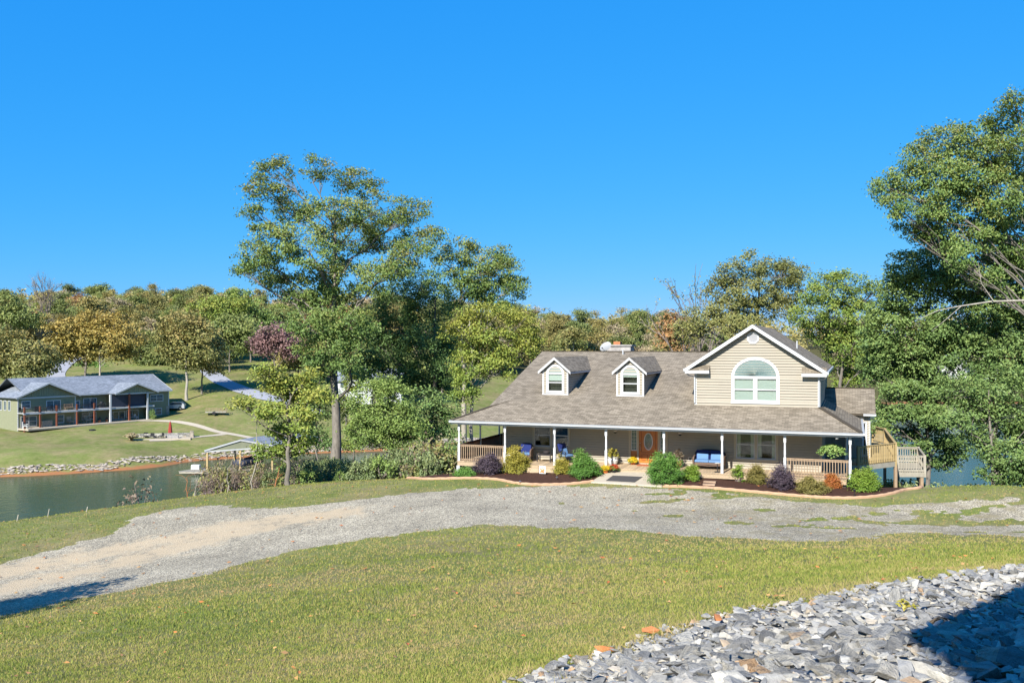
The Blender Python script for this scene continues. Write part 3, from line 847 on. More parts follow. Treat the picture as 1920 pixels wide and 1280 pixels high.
# ------------------------------------------------------------------ trees
class TB:
    """collects branch tubes and leaves of one tree"""
    def __init__(self, seed):
        self.r = np.random.default_rng(seed)
        self.v = []; self.f = []; self.nv = 0
        self.lp = []; self.ls = []; self.lc = []; self.ln = []
    def tube(self, P, rad, k=6):
        P = np.asarray(P, float); n = len(P)
        rad = np.broadcast_to(rad, (n,))
        d = np.gradient(P, axis=0); d /= np.linalg.norm(d, axis=1)[:, None] + 1e-9
        ref = np.array([0.31, 0.87, 0.2]) if abs(d[0, 2]) > 0.8 else np.array([0.1, 0.2, 1.0])
        s = np.cross(d, ref); s /= np.linalg.norm(s, axis=1)[:, None] + 1e-9
        t = np.cross(d, s)
        a = np.arange(k) * 2 * np.pi / k
        ring = P[:, None] + rad[:, None, None] * (s[:, None] * np.cos(a)[None, :, None] + t[:, None] * np.sin(a)[None, :, None])
        self.v.append(ring.reshape(-1, 3))
        i, j = np.meshgrid(np.arange(n - 1), np.arange(k), indexing='ij')
        q = np.stack([i * k + j, i * k + (j + 1) % k, (i + 1) * k + (j + 1) % k, (i + 1) * k + j], -1).reshape(-1, 4)
        self.f.append(q + self.nv); self.nv += n * k
    def curve(self, p0, p1, bend=0.15, n=6, sag=0.0):
        p0 = np.asarray(p0, float); p1 = np.asarray(p1, float)
        t = np.linspace(0, 1, n)[:, None]
        ln = np.linalg.norm(p1 - p0)
        off = self.r.normal(0, bend * ln * 0.5, 3)
        P = p0 + (p1 - p0) * t + np.sin(np.pi * t) * off
        P[:, 2] += (np.sin(np.pi * t) * sag * ln)[:, 0]
        P[1:-1] += self.r.normal(0, 0.02 * ln, (n - 2, 3))
        return P
    def leaves(self, centres, per, spread, size, cval, out=None):
        """per leaves round each centre"""
        c = np.repeat(centres, per, 0); m = len(c)
        p = c + self.r.normal(0, 1, (m, 3)) * spread * np.array([1, 1, 0.62])
        self.lp.append(p); self.ls.append(np.full(m, size) * self.r.uniform(0.65, 1.3, m))
        cv = np.repeat(np.broadcast_to(cval, (len(centres),)), per)
        self.lc.append(np.clip(cv + self.r.normal(0, 0.13, m), 0, 1))
        nn = (c - (out if out is not None else c.mean(0)))
        nn = nn / (np.linalg.norm(nn, axis=1)[:, None] + 1e-6)
        nn = nn * 0.55 + np.array([0, 0, 0.55]) + self.r.normal(0, 0.55, (m, 3))
        self.ln.append(nn / (np.linalg.norm(nn, axis=1)[:, None] + 1e-6))
    def leaf_mesh(self, name, mat):
        p = np.concatenate(self.lp); s = np.concatenate(self.ls); c = np.concatenate(self.lc); nn = np.concatenate(self.ln)
        m = len(p)
        a = np.cross(nn, self.r.normal(0, 1, (m, 3))); a /= np.linalg.norm(a, axis=1)[:, None] + 1e-6
        b = np.cross(nn, a)
        fold = nn * (s * 0.16)[:, None]
        v = np.empty((m, 4, 3))
        v[:, 0] = p - a * s[:, None] * 0.5
        v[:, 1] = p - b * s[:, None] * 0.30 + fold
        v[:, 2] = p + a * s[:, None] * 0.5
        v[:, 3] = p + b * s[:, None] * 0.30 + fold
        return np_mesh(name, v.reshape(-1, 3), np.arange(m * 4).reshape(-1, 4), mat, {'rnd': ('FACE', c)})
    def wood_mesh(self, name, mat):
        return np_mesh(name, np.concatenate(self.v), np.concatenate(self.f), mat, smooth=True)

def grow(tb, lobes, trunk_h, trunk_r, lean=(0, 0), per=40, leaf=0.3, dens=1.0, spread=0.45, warm_top=0.2, limb_k=5, fill=1.0, trunk_z0=-0.5, twig=True):
    """lobes: list of (x, y, z, rx, ry, rz) relative to the base of the trunk"""
    r = tb.r
    L_ = np.array(lobes, float)
    ztop = L_[:, 2].max(); zmin = L_[:, 2].min()
    tx, ty = lean
    npt = 9
    t = np.linspace(0, 1, npt)
    T = np.stack([tx * t ** 1.4 + r.normal(0, 0.12, npt) * (t > 0.05), ty * t ** 1.4 + r.normal(0, 0.12, npt) * (t > 0.05), trunk_z0 + (trunk_h - trunk_z0) * t], 1)
    rad = trunk_r * (1 - 0.78 * t); rad[0] *= 1.35
    tb.tube(T, rad, 9)
    cen = L_[:, :3].mean(0)
    for l in L_:
        c = l[:3]; rr = l[3:6]
        hd = np.hypot(c[0] - np.interp(c[2], T[:, 2], T[:, 0]), c[1] - np.interp(c[2], T[:, 2], T[:, 1]))
        za = np.clip(c[2] - 0.75 * hd - 0.4 * rr[2], trunk_h * 0.22, trunk_h * 0.98)
        if c[2] < za: za = max(c[2], trunk_h * 0.12)
        k = (za - trunk_z0) / (trunk_h - trunk_z0)
        p0 = np.array([np.interp(za, T[:, 2], T[:, i]) for i in range(3)])
        r0 = np.interp(k, t, rad) * r.uniform(0.42, 0.6)
        P = tb.curve(p0, c, 0.16, 7, 0.06)
        tb.tube(P, np.linspace(r0, max(0.025, r0 * 0.16), 7), limb_k)
        rm = (rr[0] * rr[1] * rr[2]) ** (1 / 3)
        nc = max(3, int(dens * 5.0 * (rm / spread) ** 1.55))
        d = r.normal(0, 1, (nc, 3)); d /= np.linalg.norm(d, axis=1)[:, None]
        cc = c + d * rr * (r.uniform(0.25, 1, nc) ** 0.5)[:, None] * fill
        if twig:
            for q in cc[:: max(1, nc // 7)]:
                s0 = P[r.integers(3, 6)]
                tb.tube(tb.curve(s0, q, 0.12, 4), np.linspace(max(0.03, r0 * 0.2), 0.012, 4), 4)
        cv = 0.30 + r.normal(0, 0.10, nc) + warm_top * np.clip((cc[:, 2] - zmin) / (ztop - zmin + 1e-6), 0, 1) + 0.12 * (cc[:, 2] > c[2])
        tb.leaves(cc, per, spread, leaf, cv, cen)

def tree_px(name, label, cat, xb, Z, lobes, leafmat, trunk_r, seed, base_z=None, trunk_top=None, depth=0.55, wood='bark', lean_px=0, group=None, **kw):
    """tree standing on the ground at photo column xb and distance Z; its crown lobes are outlines read from the photo"""
    X = (xb - 960) / F * Z
    z0 = gz(X, Z) if base_z is None else base_z
    rg = random.Random(seed)
    out = []
    cw = max(l[0] for l in lobes) - min(l[0] for l in lobes)
    for lx, ly, rx, ry in lobes:
        span = depth * cw / 2 * math.sqrt(max(0.05, 1 - ((lx - xb) / (cw * 0.62)) ** 2)) if abs(lx - xb) < cw * 0.61 else depth * cw * 0.12
        Zd = Z + rg.uniform(-1, 1) * span / F * Z
        p = px(lx, ly, Zd); s = Zd / F
        out.append((p.x - X, p.y - Z, p.z - z0, rx * s, (rx + ry) / 2 * s, ry * s))
    th = (px(0, trunk_top, Z).z if trunk_top else max(o[2] + z0 for o in out) * 0.72) - z0
    tb = TB(seed)
    grow(tb, out, th, trunk_r, lean=((lean_px / F * Z), 0), **kw)
    root = thing(name, label, cat, (X, Z, z0), 0, group)
    link('trunk', tb.wood_mesh('trunk', M[wood]), root)
    link('crown', tb.leaf_mesh('crown', leafmat), root)
    return root

A = [(517,320,35,28),(591,317,30,25),(669,344,48,30),(504,357,45,28),(477,398,28,12),(548,388,45,35),(622,398,70,35),(706,398,70,40),(769,398,35,28),
     (806,445,26,26),(776,472,40,28),(514,445,45,35),(480,478,40,32),(460,508,18,13),(504,505,55,38),(581,458,65,45),(655,445,65,45),(722,438,50,38),
     (564,545,70,42),(638,525,55,45),(706,522,55,38),(742,498,38,28),(622,572,65,45),(581,606,48,38),(655,606,55,42),(608,656,50,40),(648,670,38,28),(590,690,30,22),(665,625,40,40)]
tree_px('oak_tree', 'tallest oak, spreading crown high above the slope left of the house', 'tree', 627, 75, A, L['oak'], 0.42, 11, trunk_top=420, per=72, leaf=0.21, dens=0.40, spread=0.32, warm_top=0.3)
B = [(870,472,40,25),(924,488,42,32),(947,507,33,38),(890,512,55,35),(840,498,33,28),(964,539,28,28),(873,545,55,30),(924,556,45,30)]
tree_px('oak_tree', 'pale-trunked oak with high crown close behind the left end of the house', 'tree', 868, 80, B, L['oak'], 0.30, 12, trunk_top=500, per=76, leaf=0.205, dens=0.40, spread=0.32, warm_top=0.25, wood='bark_pale')
B2 = [(924,606,55,45),(974,612,42,42),(873,623,40,45),(957,656,55,32),(991,646,28,32),(880,690,40,32),(930,690,38,25),(868,735,26,28),(905,655,45,35)]
tree_px('maple_tree', 'yellow-green maple with paler leaves touching the left end of the roof', 'tree', 882, 76, B2, L['yellowgreen'], 0.20, 13, trunk_top=600, per=76, leaf=0.21, dens=0.46, spread=0.33, warm_top=0.4, wood='bark_pale')
C_ = [(783,532,50,35),(756,572,55,45),(806,572,50,42),(756,622,55,50),(806,640,48,50),(722,656,45,40),(780,700,50,42),(820,720,35,38),(740,700,40,38),(700,610,38,36),(690,680,34,32),(835,640,30,40),(840,690,26,30)]
tree_px('evergreen_oak', 'dark shaded tree between the tallest oak and the pale-trunked oak', 'tree', 814, 88, C_, L['oak_dark'], 0.30, 14, trunk_top=560, per=70, leaf=0.23, dens=0.48, spread=0.36, warm_top=0.25)
D = [(529,729,42,20),(460,756,25,11),(550,721,40,20),(507,772,33,18),(553,753,38,22),(566,787,28,22),(526,809,28,18),(560,825,28,22),(500,846,28,11),(545,848,33,14),(590,742,30,24),(500,700,36,14),(585,710,28,14)]
tree_px('young_maple', 'small yellowish maple at the crest of the lawn beside the gravel drive', 'tree', 541, 55.5, D, L['yellowgreen'], 0.17, 15, trunk_top=720, per=40, leaf=0.2, dens=0.75, spread=0.27, warm_top=0.4)
E_ = [(699,748,42,36),(739,740,38,32),(712,780,46,32),(752,787,42,32),(685,809,36,28),(739,819,46,28),(773,806,33,33),(718,720,24,20)]
tree_px('feathery_cedar', 'feathery light green cedar standing in the brush right of the tallest oak', 'tree', 728, 68, E_, L['cedar'], 0.16, 16, trunk_top=715, per=60, leaf=0.17, dens=0.85, spread=0.28, warm_top=0.2)
Fr = [(1903,198,25,25),(1878,236,38,28),(1768,265,46,32),(1811,270,46,36),(1726,299,38,28),(1663,350,28,28),(1705,337,42,36),(1676,384,33,22),(1768,337,55,45),(1832,329,55,45),
      (1895,308,45,45),(1747,396,46,32),(1811,396,55,36),(1874,371,50,45),(1916,396,40,45),(1760,447,38,32),(1832,447,46,26),(1697,426,24,12),(1950,260,50,50),(1970,340,50,55),(1960,440,50,50),(1800,486,28,22),(1880,462,36,24),(1850,425,42,26),(1740,440,30,24),(1795,330,50,40),(1860,290,45,40),(1890,505,34,26),(1925,475,36,34),(1855,520,28,18)]
tree_px('oak_tree', 'towering oak cut by the right edge of the picture', 'tree', 1948, 56, Fr, L['oak'], 0.20, 17, trunk_top=330, per=72, leaf=0.17, dens=0.54, spread=0.27, warm_top=0.2)
G_ = [(1697,506,33,38),(1747,489,42,33),(1684,552,33,33),(1739,540,46,36),(1781,531,33,33),(1726,603,46,38),(1663,616,48,42),(1705,658,46,36),(1768,658,46,36),(1686,732,42,26),(1725,719,42,32),(1764,744,42,32),(1764,824,42,14),(1789,845,28,12),(1640,690,26,30),(1655,770,22,16),(1690,775,30,14),(1725,775,30,14),(1700,815,20,12),(1745,800,26,12),(1760,690,34,26),(1740,862,22,14),(1660,580,30,26),(1815,560,30,20),(1655,800,20,14),(1668,835,14,12),(1750,780,36,18),(1775,870,22,10),(1720,835,18,10),(1700,690,40,30),(1650,650,36,34),(1790,640,40,34)]
tree_px('beech_tree', 'dark leafed tree with black trunk just behind the lower deck', 'tree', 1742, 62, G_, L['beech'], 0.17, 18, trunk_top=520, per=52, leaf=0.21, dens=0.8, spread=0.28, warm_top=0.35)
Hh = [(1832,540,42,22),(1895,527,40,42),(1912,489,24,24),(1790,603,50,36),(1853,595,50,36),(1903,616,45,45),(1832,666,46,42),(1895,666,45,46),(1950,580,45,50),(1950,680,45,60),(1800,520,36,26),(1850,500,42,28),(1900,560,42,34),(1780,475,34,26),(1870,460,36,26),(1760,620,30,24),(1860,720,40,30)]
tree_px('beech_tree', 'middle-height dense tree under the towering oak on the right', 'tree', 1868, 60, Hh, L['beech'], 0.22, 19, trunk_top=540, per=52, leaf=0.21, dens=0.75, spread=0.28, warm_top=0.4)
I0 = [(1802,732,46,32),(1854,744,46,36),(1893,732,45,45),(1828,770,46,28),(1802,788,38,18),(1880,783,45,36),(1905,809,30,38),(1841,822,36,26),(1867,848,36,30),(1898,860,35,36),(1880,886,40,22),(1910,896,30,18),(1945,800,40,70),(1940,880,40,40)]
tree_px('young_beech', 'bright low tree with sunlit lower boughs over the lake at right', 'tree', 1858, 52, I0, L['beech'], 0.14, 20, trunk_top=730, per=56, leaf=0.17, dens=0.52, spread=0.26, warm_top=0.2)
I1 = [(1410,497,44,24),(1456,519,52,33),(1368,519,33,28),(1482,510,28,23),(1410,548,56,28),(1473,548,38,28),(1355,548,33,28),(1431,582,66,28),(1368,582,48,28),(1320,600,40,28),(1400,610,50,25),(1290,625,30,25)]
tree_px('oak_tree', 'round-topped olive oak rising directly behind the big gable', 'tree', 1425, 96, I1, L['olive'], 0.33, 21, trunk_top=530, per=66, leaf=0.25, dens=0.46, spread=0.38, warm_top=-0.1)
J = [(1549,527,38,20),(1587,531,38,23),(1532,552,33,23),(1600,565,38,28),(1642,548,23,28),(1566,582,48,28),(1515,590,42,28),(1621,603,38,38),(1557,624,46,33),(1600,645,42,38),(1579,676,38,38),(1630,680,36,40),(1640,640,30,30),(1590,720,30,26)]
tree_px('oak_tree', 'sunlit oak right of the big gable, between it and the dark tree', 'tree', 1580, 84, J, L['yellowgreen'], 0.28, 22, trunk_top=560, per=66, leaf=0.22, dens=0.46, spread=0.34, warm_top=0.0)

for xb, Z, lob, lm, lab, sd_ in ((598, 82, [(585,712,30,22),(612,750,28,28),(590,790,30,24),(570,760,22,20),(605,825,26,16)], 'beech', 'slender green understory tree left of the tallest oak trunk', 23),
                                (664, 84, [(668,715,28,26),(650,760,24,26),(672,800,26,22),(655,830,22,14)], 'yellowgreen', 'slender yellow-green understory tree right of the tallest oak trunk', 24),
                                (806, 73, [(792,752,32,28),(818,785,28,28),(842,768,20,24),(800,815,30,20),(838,808,20,18),(775,775,20,22)], 'oak_dark', 'leafy dark understory tree filling the gap beside the left porch', 25)):
    tree_px('understory_tree', lab, 'tree', xb, Z, lob, L[lm], 0.09, sd_, per=54, leaf=0.22, dens=0.5, spread=0.32, warm_top=0.3)

def bare_tree(name, label, xb, Z, ytop, hw_px, seed, group=None, base_y=None, wood='twig', leafy=0, lm=None):
    X = (xb - 960) / F * Z; z0 = gz(X, Z)
    h = px(0, ytop, Z).z - z0; wd = hw_px / F * Z
    tb = TB(seed); r = tb.r
    def rec(p, d, ln, rad, lev):
        q = p + d * ln
        tb.tube(tb.curve(p, q, 0.08, 5), np.linspace(rad, rad * 0.6, 5), 5 if lev < 2 else 3)
        if lev >= 4: return
        for k in range(3 if lev else 4):
            nd = d * 0.9 + r.normal(0, 0.34, 3) * np.array([1, 1, 0.5]) + np.array([0, 0, 0.18])
            nd /= np.linalg.norm(nd)
            rec(p + (q - p) * r.uniform(0.6, 1.0), nd, ln * r.uniform(0.55, 0.78), rad * 0.55, lev + 1)
    rec(np.array([0, 0, -0.4]), np.array([0.02, 0, 1.0]), h * 0.42, h * 0.013, 0)
    if leafy:
        allv = np.concatenate(tb.v); c = allv[r.integers(len(allv) // 3, len(allv), leafy)]
        tb.leaves(c, 3, 0.25, 0.3, 0.5, np.zeros(3))
    root = thing(name, label, 'tree', (X, Z, z0), 0, group)
    link('trunk', tb.wood_mesh('trunk', M[wood]), root)
    if leafy: link('crown', tb.leaf_mesh('crown', lm), root)
    return root
bare_tree('bare_tree', 'nearly leafless tree with fine upswept branches left of the big gable', 1318, 110, 474, 45, 31, leafy=260, lm=L['olive'])
bare_tree('bare_tree', 'tall bare tree on the left skyline, left of a close pair', 72, 262, 508, 30, 32, group='bare pair on the skyline', leafy=120, lm=L['hill_tan'])
bare_tree('bare_tree', 'tall bare tree on the left skyline, right of a close pair', 90, 264, 508, 30, 33, group='bare pair on the skyline', leafy=120, lm=L['hill_tan'])
# pale dead limb reaching in from the right edge belongs to a leafless snag
tb = TB(41)
Xs, Zs = (1990 - 960) / F * 50, 50; zs0 = gz(Xs, Zs)
loc = lambda x, y: np.array(px(x, y, Zs)) - np.array([Xs, Zs, zs0])
tb.tube(np.array([[0, 0, -.4], [0, 0, 3], [-.1, 0, 6], loc(1975, 575), loc(1985, 500), loc(1960, 430)]), [.17, .15, .13, .10, .07, .03], 7)
for P_ in ([(1975,575),(1920,563),(1860,565),(1800,574),(1755,582),(1722,600)], [(1984,510),(1940,520),(1890,500),(1850,470)], [(1860,565),(1845,530),(1838,490)], [(1800,574),(1770,600),(1755,620)]):
    pts = np.array([loc(*p) + np.array([0, tb.r.normal(0, .25), 0]) for p in P_])
    tb.tube(pts, np.linspace(.08 if P_[0] == (1975,575) else .025, .010, len(pts)), 5)
root = thing('dead_tree', 'leafless pale limb reaching left across the dark trees at right', 'tree', (Xs, Zs, zs0))
link('trunk', tb.wood_mesh('trunk', M['bark_pale']), root)

# ---- hillside trees: a few built crowns, many copies
def crown_variant(seed, h, w, mat, per=24, leaf=0.55, dens=0.9, kind='round'):
    tb = TB(seed); r = tb.r
    lobes = []
    for k in range(18):
        t = r.uniform(0.2, 0.94); a = r.uniform(0, 6.28)
        if kind == 'round': rad = w * 0.5 * math.sqrt(max(0.05, 1 - ((t - 0.5) / 0.5) ** 2)) * r.uniform(0.3, 0.95)
        else: rad = w * 0.5 * (1 - t) * 1.2 * r.uniform(0.3, 0.9)
        s = w * r.uniform(0.09, 0.22)
        lobes.append((rad * math.cos(a), rad * math.sin(a), t * h, s, s, s * 0.75))
    lobes.append((0, 0, h * 0.93, w * .16, w * .16, w * .12))
    grow(tb, lobes, h * 0.8, h * 0.016 + .05, per=per, leaf=leaf, dens=dens, spread=0.75, warm_top=0.15, limb_k=4, twig=False)
    return tb.wood_mesh('trunk', M['bark_pale'] if seed % 2 else M['bark']), tb.leaf_mesh('crown', mat)
VAR = []
for i, (mk, word) in enumerate((('hill_green', 'green'), ('hill_green', 'green'), ('hill_olive', 'olive'), ('hill_olive', 'olive'), ('hill_tan', 'tan thin-leaved'), ('olive', 'russet-olive'), ('hill_green', 'green'), ('rust', 'rust-red'), ('yellowgreen', 'yellow-green'))):
    VAR.append((crown_variant(200 + i, 14, 9.5, L[mk], dens=0.75 if mk == 'hill_tan' else 1.0), word))
def put_tree(v, X, Y, s, label, group, name='hillside_tree', rz=None):
    z0 = gz(X, Y)
    root = thing(name, label, 'tree', (X, Y, z0), random.uniform(0, 6.28) if rz is None else rz, group)
    root.scale = (s * random.uniform(0.9, 1.15), s * random.uniform(0.9, 1.15), s)
    link('trunk', VAR[v][0][0], root); link('crown', VAR[v][0][1], root)
    return root
placed = []
def beside(u):
    # what a tree in the wood stands over or behind, by its column in the photograph
    for lim, txt in ((60, 'at the left edge'), (130, 'by the bare skyline pair'), (235, 'over the golden trees'), (320, 'right of the golden trees'), (400, 'over the pale trunk by the road'), (470, 'left of the tallest oak'), (640, 'behind the tallest oak'),
                     (840, 'behind the dark shaded tree'), (1000, 'behind the yellow-green maple'), (1090, 'over the left dormer'), (1190, 'over the chimney'), (1270, 'right of the chimney'), (1500, 'behind the big gable'), (1660, 'behind the sunlit oak'), (1780, 'behind the lower deck')):
        if u < lim: return txt
    return 'behind the right edge trees'
def scatter(n, ulo, uhi, zlo, zhi, dmin, weights, where, smin=0.75, smax=1.15, ok=None):
    rr = random.Random(int(abs(ulo) * 1000 + zlo)); c = 0; t = 0
    while c < n and t < n * 60:
        t += 1
        Z = zlo + (zhi - zlo) * rr.random() ** 1.0
        u = rr.uniform(ulo, uhi); X = (u - 960) / F * Z
        if ok and not ok(X, Z): continue
        if any((X - a) ** 2 + (Z - b) ** 2 < dmin ** 2 for a, b in placed): continue
        if gz(X, Z) < WATER_Z + 1.2: continue
        placed.append((X, Z)); c += 1
        v = rr.choices(range(len(VAR)), weights)[0]
        sc_ = rr.uniform(smin, smax); q_ = (sc_ - smin) / (smax - smin)
        size = 'low' if q_ < .33 else ('middling' if q_ < .67 else 'tall')
        put_tree(v, X, Z, sc_, f'{size} {VAR[v][1]} tree {beside(u)} {where}', f'trees in the wood {where}')
W1 = [2, 2, 3, 3, 2.8, 2.2, 1.5, 0.8, 1.0]
scatter(34, -60, 400, 243, 264, 5.0, W1, 'low on the left hill', 0.6, 0.95, ok=lambda X, Z: gz(X, Z) > 1.2)
scatter(112, -60, 620, 262, 400, 5.0, W1, 'on the left hillside', 0.65, 1.05)
scatter(40, -60, 620, 400, 455, 7.0, W1, 'along the left skyline', 0.85, 1.25)
scatter(22, 590, 880, 222, 264, 5.0, W1, 'behind the inlet lawn', 0.55, 0.9)
scatter(75, 620, 1330, 270, 430, 6.5, [3, 2, 3, 3, 2.5, 1.5, 2, 0.5, 0.4], 'behind the house roof', 0.95, 1.3)
scatter(26, 1330, 2000, 312, 420, 7.0, [3, 2, 3, 2, 1.5, 1, 2, 0.3, 1], 'across the lake at right', 0.8, 1.05)
# far wood behind them that reads as one mass
tb = TB(77)
for k in range(420):
    Z = tb.r.uniform(400, 560); X = tb.r.uniform(-0.66, 0.66) * Z
    z0 = gz(X, Z) + tb.r.uniform(5, 11)
    cs = np.array([X, Z, z0]) + tb.r.normal(0, 1, (11, 3)) * (3.2, 3.2, 2.0)
    tb.leaves(cs, 12, 1.1, 1.3, tb.r.uniform(0.15, 0.75), np.array([X, Z, z0 - 6]))
tag(link('distant_wood', tb.leaf_mesh('distant_wood', L['hill_olive'])), 'distant autumn wood on the hill crest', 'wood', kind='stuff')

# singled-out trees round the neighbour's lawn
def hill_tree(name, label, xb, Z, lobes, lm, tr, seed, **kw):
    return tree_px(name, label, 'tree', xb, Z, lobes, lm, tr, seed, per=30, leaf=0.62, spread=0.75, limb_k=4, dens=kw.pop('dens', 0.9), **kw)
hill_tree('golden_tree', 'golden tree with two slim trunks behind the green house roof, left one', 160, 206, [(130,620,40,24),(170,605,45,24),(110,650,35,22),(160,640,50,26),(200,630,40,26),(150,670,35,16)], L['gold'], 0.3, 51, trunk_top=610, warm_top=0.3)
hill_tree('golden_tree', 'golden tree with pale trunk behind the middle of the green house roof', 187, 203, [(205,612,42,26),(235,635,35,26),(190,650,40,24),(225,662,28,16),(180,625,35,20)], L['gold'], 0.25, 52, trunk_top=610, warm_top=0.3, wood='bark_pale')
hill_tree('autumn_tree', 'orange-olive tree with pale trunk by the side road', 350, 196, [(345,602,44,20),(320,625,35,22),(375,625,36,24),(345,640,48,22),(318,660,26,16),(380,662,34,18),(350,680,30,14)], L['olive'], 0.32, 53, trunk_top=600, wood='bark_pale', warm_top=0.35)
hill_tree('autumn_tree', 'slim dark-trunked tree beside the pale-trunked tree by the side road', 378, 201, [(385,640,30,22),(400,660,24,18),(372,672,28,18),(400,690,18,10)], L['hill_olive'], 0.22, 54, trunk_top=630)
hill_tree('purple_tree', 'small round purple-leaved tree on the far lawn', 515, 216, [(515,622,30,16),(495,640,24,18),(535,640,26,18),(510,650,36,20),(545,660,18,16)], L['purple'], 0.22, 55, trunk_top=630)
for i, (xb, Z, lob, lm, lab) in enumerate([
    (20, 188, [(20,640,40,28),(60,660,40,24),(10,680,45,28),(60,690,36,20),(95,680,24,18),(-30,660,40,40)], 'olive', 'dull red-green tree at the left edge above the green house'),
    (430, 232, [(440,610,36,24),(410,625,34,26),(460,625,34,28),(430,650,42,24),(400,655,24,18)], 'hill_green', 'full green tree at the wood edge above the side road'),
    (400, 250, [(395,580,40,26),(430,575,38,24),(410,605,50,26)], 'yellowgreen', 'light green tree rising over the wood edge left of the tallest oak'),
    (470, 255, [(470,590,36,28),(450,560,30,20),(490,610,36,26),(470,630,40,22)], 'cedar', 'pale green tree partly behind the tallest oak'),
    (290, 236, [(285,640,34,24),(270,660,34,20),(305,665,30,18),(290,680,34,10)], 'hill_green', 'low dark green tree between the golden tree and the pale trunk'),
    (180, 230, [(165,690,26,10),(185,694,22,10)], 'bush_green', 'round green bush on the lawn behind the green house'),
    (760, 215, [(760,690,40,26),(730,705,40,22),(800,705,40,24),(690,700,36,20)], 'hill_green', 'green tree behind the dark shaded tree across the inlet'),
    (1262, 150, [(1262,605,22,20),(1255,630,24,22),(1275,640,22,18)], 'rust', 'orange-red tree showing left of the big gable'),
    (560, 228, [(555,650,34,24),(580,670,30,22),(545,680,30,18)], 'hill_olive', 'olive tree behind the trunk of the tallest oak'),
    (30, 238, [(10,570,40,24),(40,590,34,24),(5,610,44,26)], 'hill_green', 'dark green tree at the far left edge below the skyline'),
    (650, 178, [(650,690,24,16),(680,700,20,12)], 'cedar', 'pale small tree in front of the white house across the inlet'),
]):
    hill_tree('lawn_tree', lab, xb, Z, lob, L[lm], 0.25, 70 + i)

# ---- brush on the slope below the lawn
def bush_mesh(seed, mat, per=34, leaf=0.16, n=22, stems=True, tall=1.0, fill=1.0):
    """unit bush: about 1 m radius, 'tall' high"""
    tb = TB(seed); r = tb.r
    d = r.normal(0, 1, (n, 3)); d[:, 2] = np.abs(d[:, 2]); d /= np.linalg.norm(d, axis=1)[:, None]
    c = d * np.array([0.8, 0.8, 0.85 * tall]) * (r.uniform(0.35, 1, n) ** 0.4)[:, None] * fill + np.array([0, 0, 0.06])
    for q in c[:10]:
        tb.tube(tb.curve(np.array([r.normal(0, .06), r.normal(0, .06), -0.05]), q, 0.1, 4), np.linspace(.03, .008, 4), 4)
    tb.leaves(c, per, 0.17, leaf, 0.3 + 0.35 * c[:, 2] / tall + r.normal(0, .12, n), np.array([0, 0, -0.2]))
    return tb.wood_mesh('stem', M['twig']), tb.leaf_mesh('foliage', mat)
BR = [bush_mesh(300, L['thicket']), bush_mesh(301, L['thicket'], per=22), bush_mesh(302, L['cedar'], leaf=.14), bush_mesh(303, L['oak_dark']), bush_mesh(304, L['dry'], per=10, leaf=.13), bush_mesh(305, L['vine'], per=16)]
BW = ['grey-green', 'thin grey-green', 'light green', 'dark green', 'brown half-bare', 'viny yellow-leaved']
rr = random.Random(5)
def put_bush(v, X, Y, sx, sz, label, group, name='wild_bush'):
    root = thing(name, label, 'bush', (X, Y, gz(X, Y)), rr.uniform(0, 6.28), group)
    root.scale = (sx, sx, sz)
    link('stem', BR[v][0], root); link('foliage', BR[v][1], root)
    return root
def bush_at(x):
    for lim, txt in ((440, 'before the left half of the boathouse'), (510, 'before the right half of the boathouse'), (570, 'round the young maple trunk'), (620, 'left of the tallest oak trunk'), (680, 'right of the tallest oak trunk'), (740, 'below the feathery cedar'), (800, 'right of the feathery cedar'), (840, 'left of the porch corner')):
        if x < lim: return txt
    return 'against the left porch railing'
for k in range(120):
    x = rr.uniform(390, 870)
    Z = rr.uniform(57.5, 74)
    X = (x - 960) / F * Z
    # tops read from the photo: the brush stays below this line
    ytop = np.interp(x, [390, 500, 560, 640, 720, 800, 870], [880, 872, 862, 856, 848, 818, 812]) + rr.uniform(-4, 26)
    hgt = px(0, ytop, Z).z - gz(X, Z)
    if hgt < 0.5: continue
    hgt = min(hgt, 3.4)
    v = rr.choices(range(6), [4, 3, 2.2, 1.5, 2, 1.5])[0] if x > 520 else rr.choices(range(6), [1, 2, 1, .5, 4, 4])[0]
    put_bush(v, X, Z, max(0.7, hgt * rr.uniform(0.45, 0.7)), hgt, f'{"tall" if hgt > 2.4 else "middling" if hgt > 1.4 else "low"} {BW[v]} wild bush {bush_at(x)}', 'wild bushes below the lawn')
for k in range(34):      # right side: brush between the deck and the lake
    x = rr.uniform(1640, 1980); Z = rr.uniform(50, 78); X = (x - 960) / F * Z
    v = rr.choices(range(6), [3, 2, 2, 3, .6, .4])[0]
    g_ = gz(X, Z); cap = px(0, 893 + rr.uniform(0, 20), Z).z - g_
    if cap < 0.5: continue
    hgt = min(cap, 2.6)
    put_bush(v, X, Z, max(.6, hgt * .6), hgt, f'{"tall" if hgt > 1.8 else "low"} {BW[v]} bush {"under the lower deck" if x < 1740 else "below the dark tree" if x < 1840 else "at the right edge"} on the bank', 'bushes on the bank right of the house')
put_bush(4, *px(265, 925, 60).xy, 1.7, 2.6, 'lone brown half-bare bush before the inlet water', None)
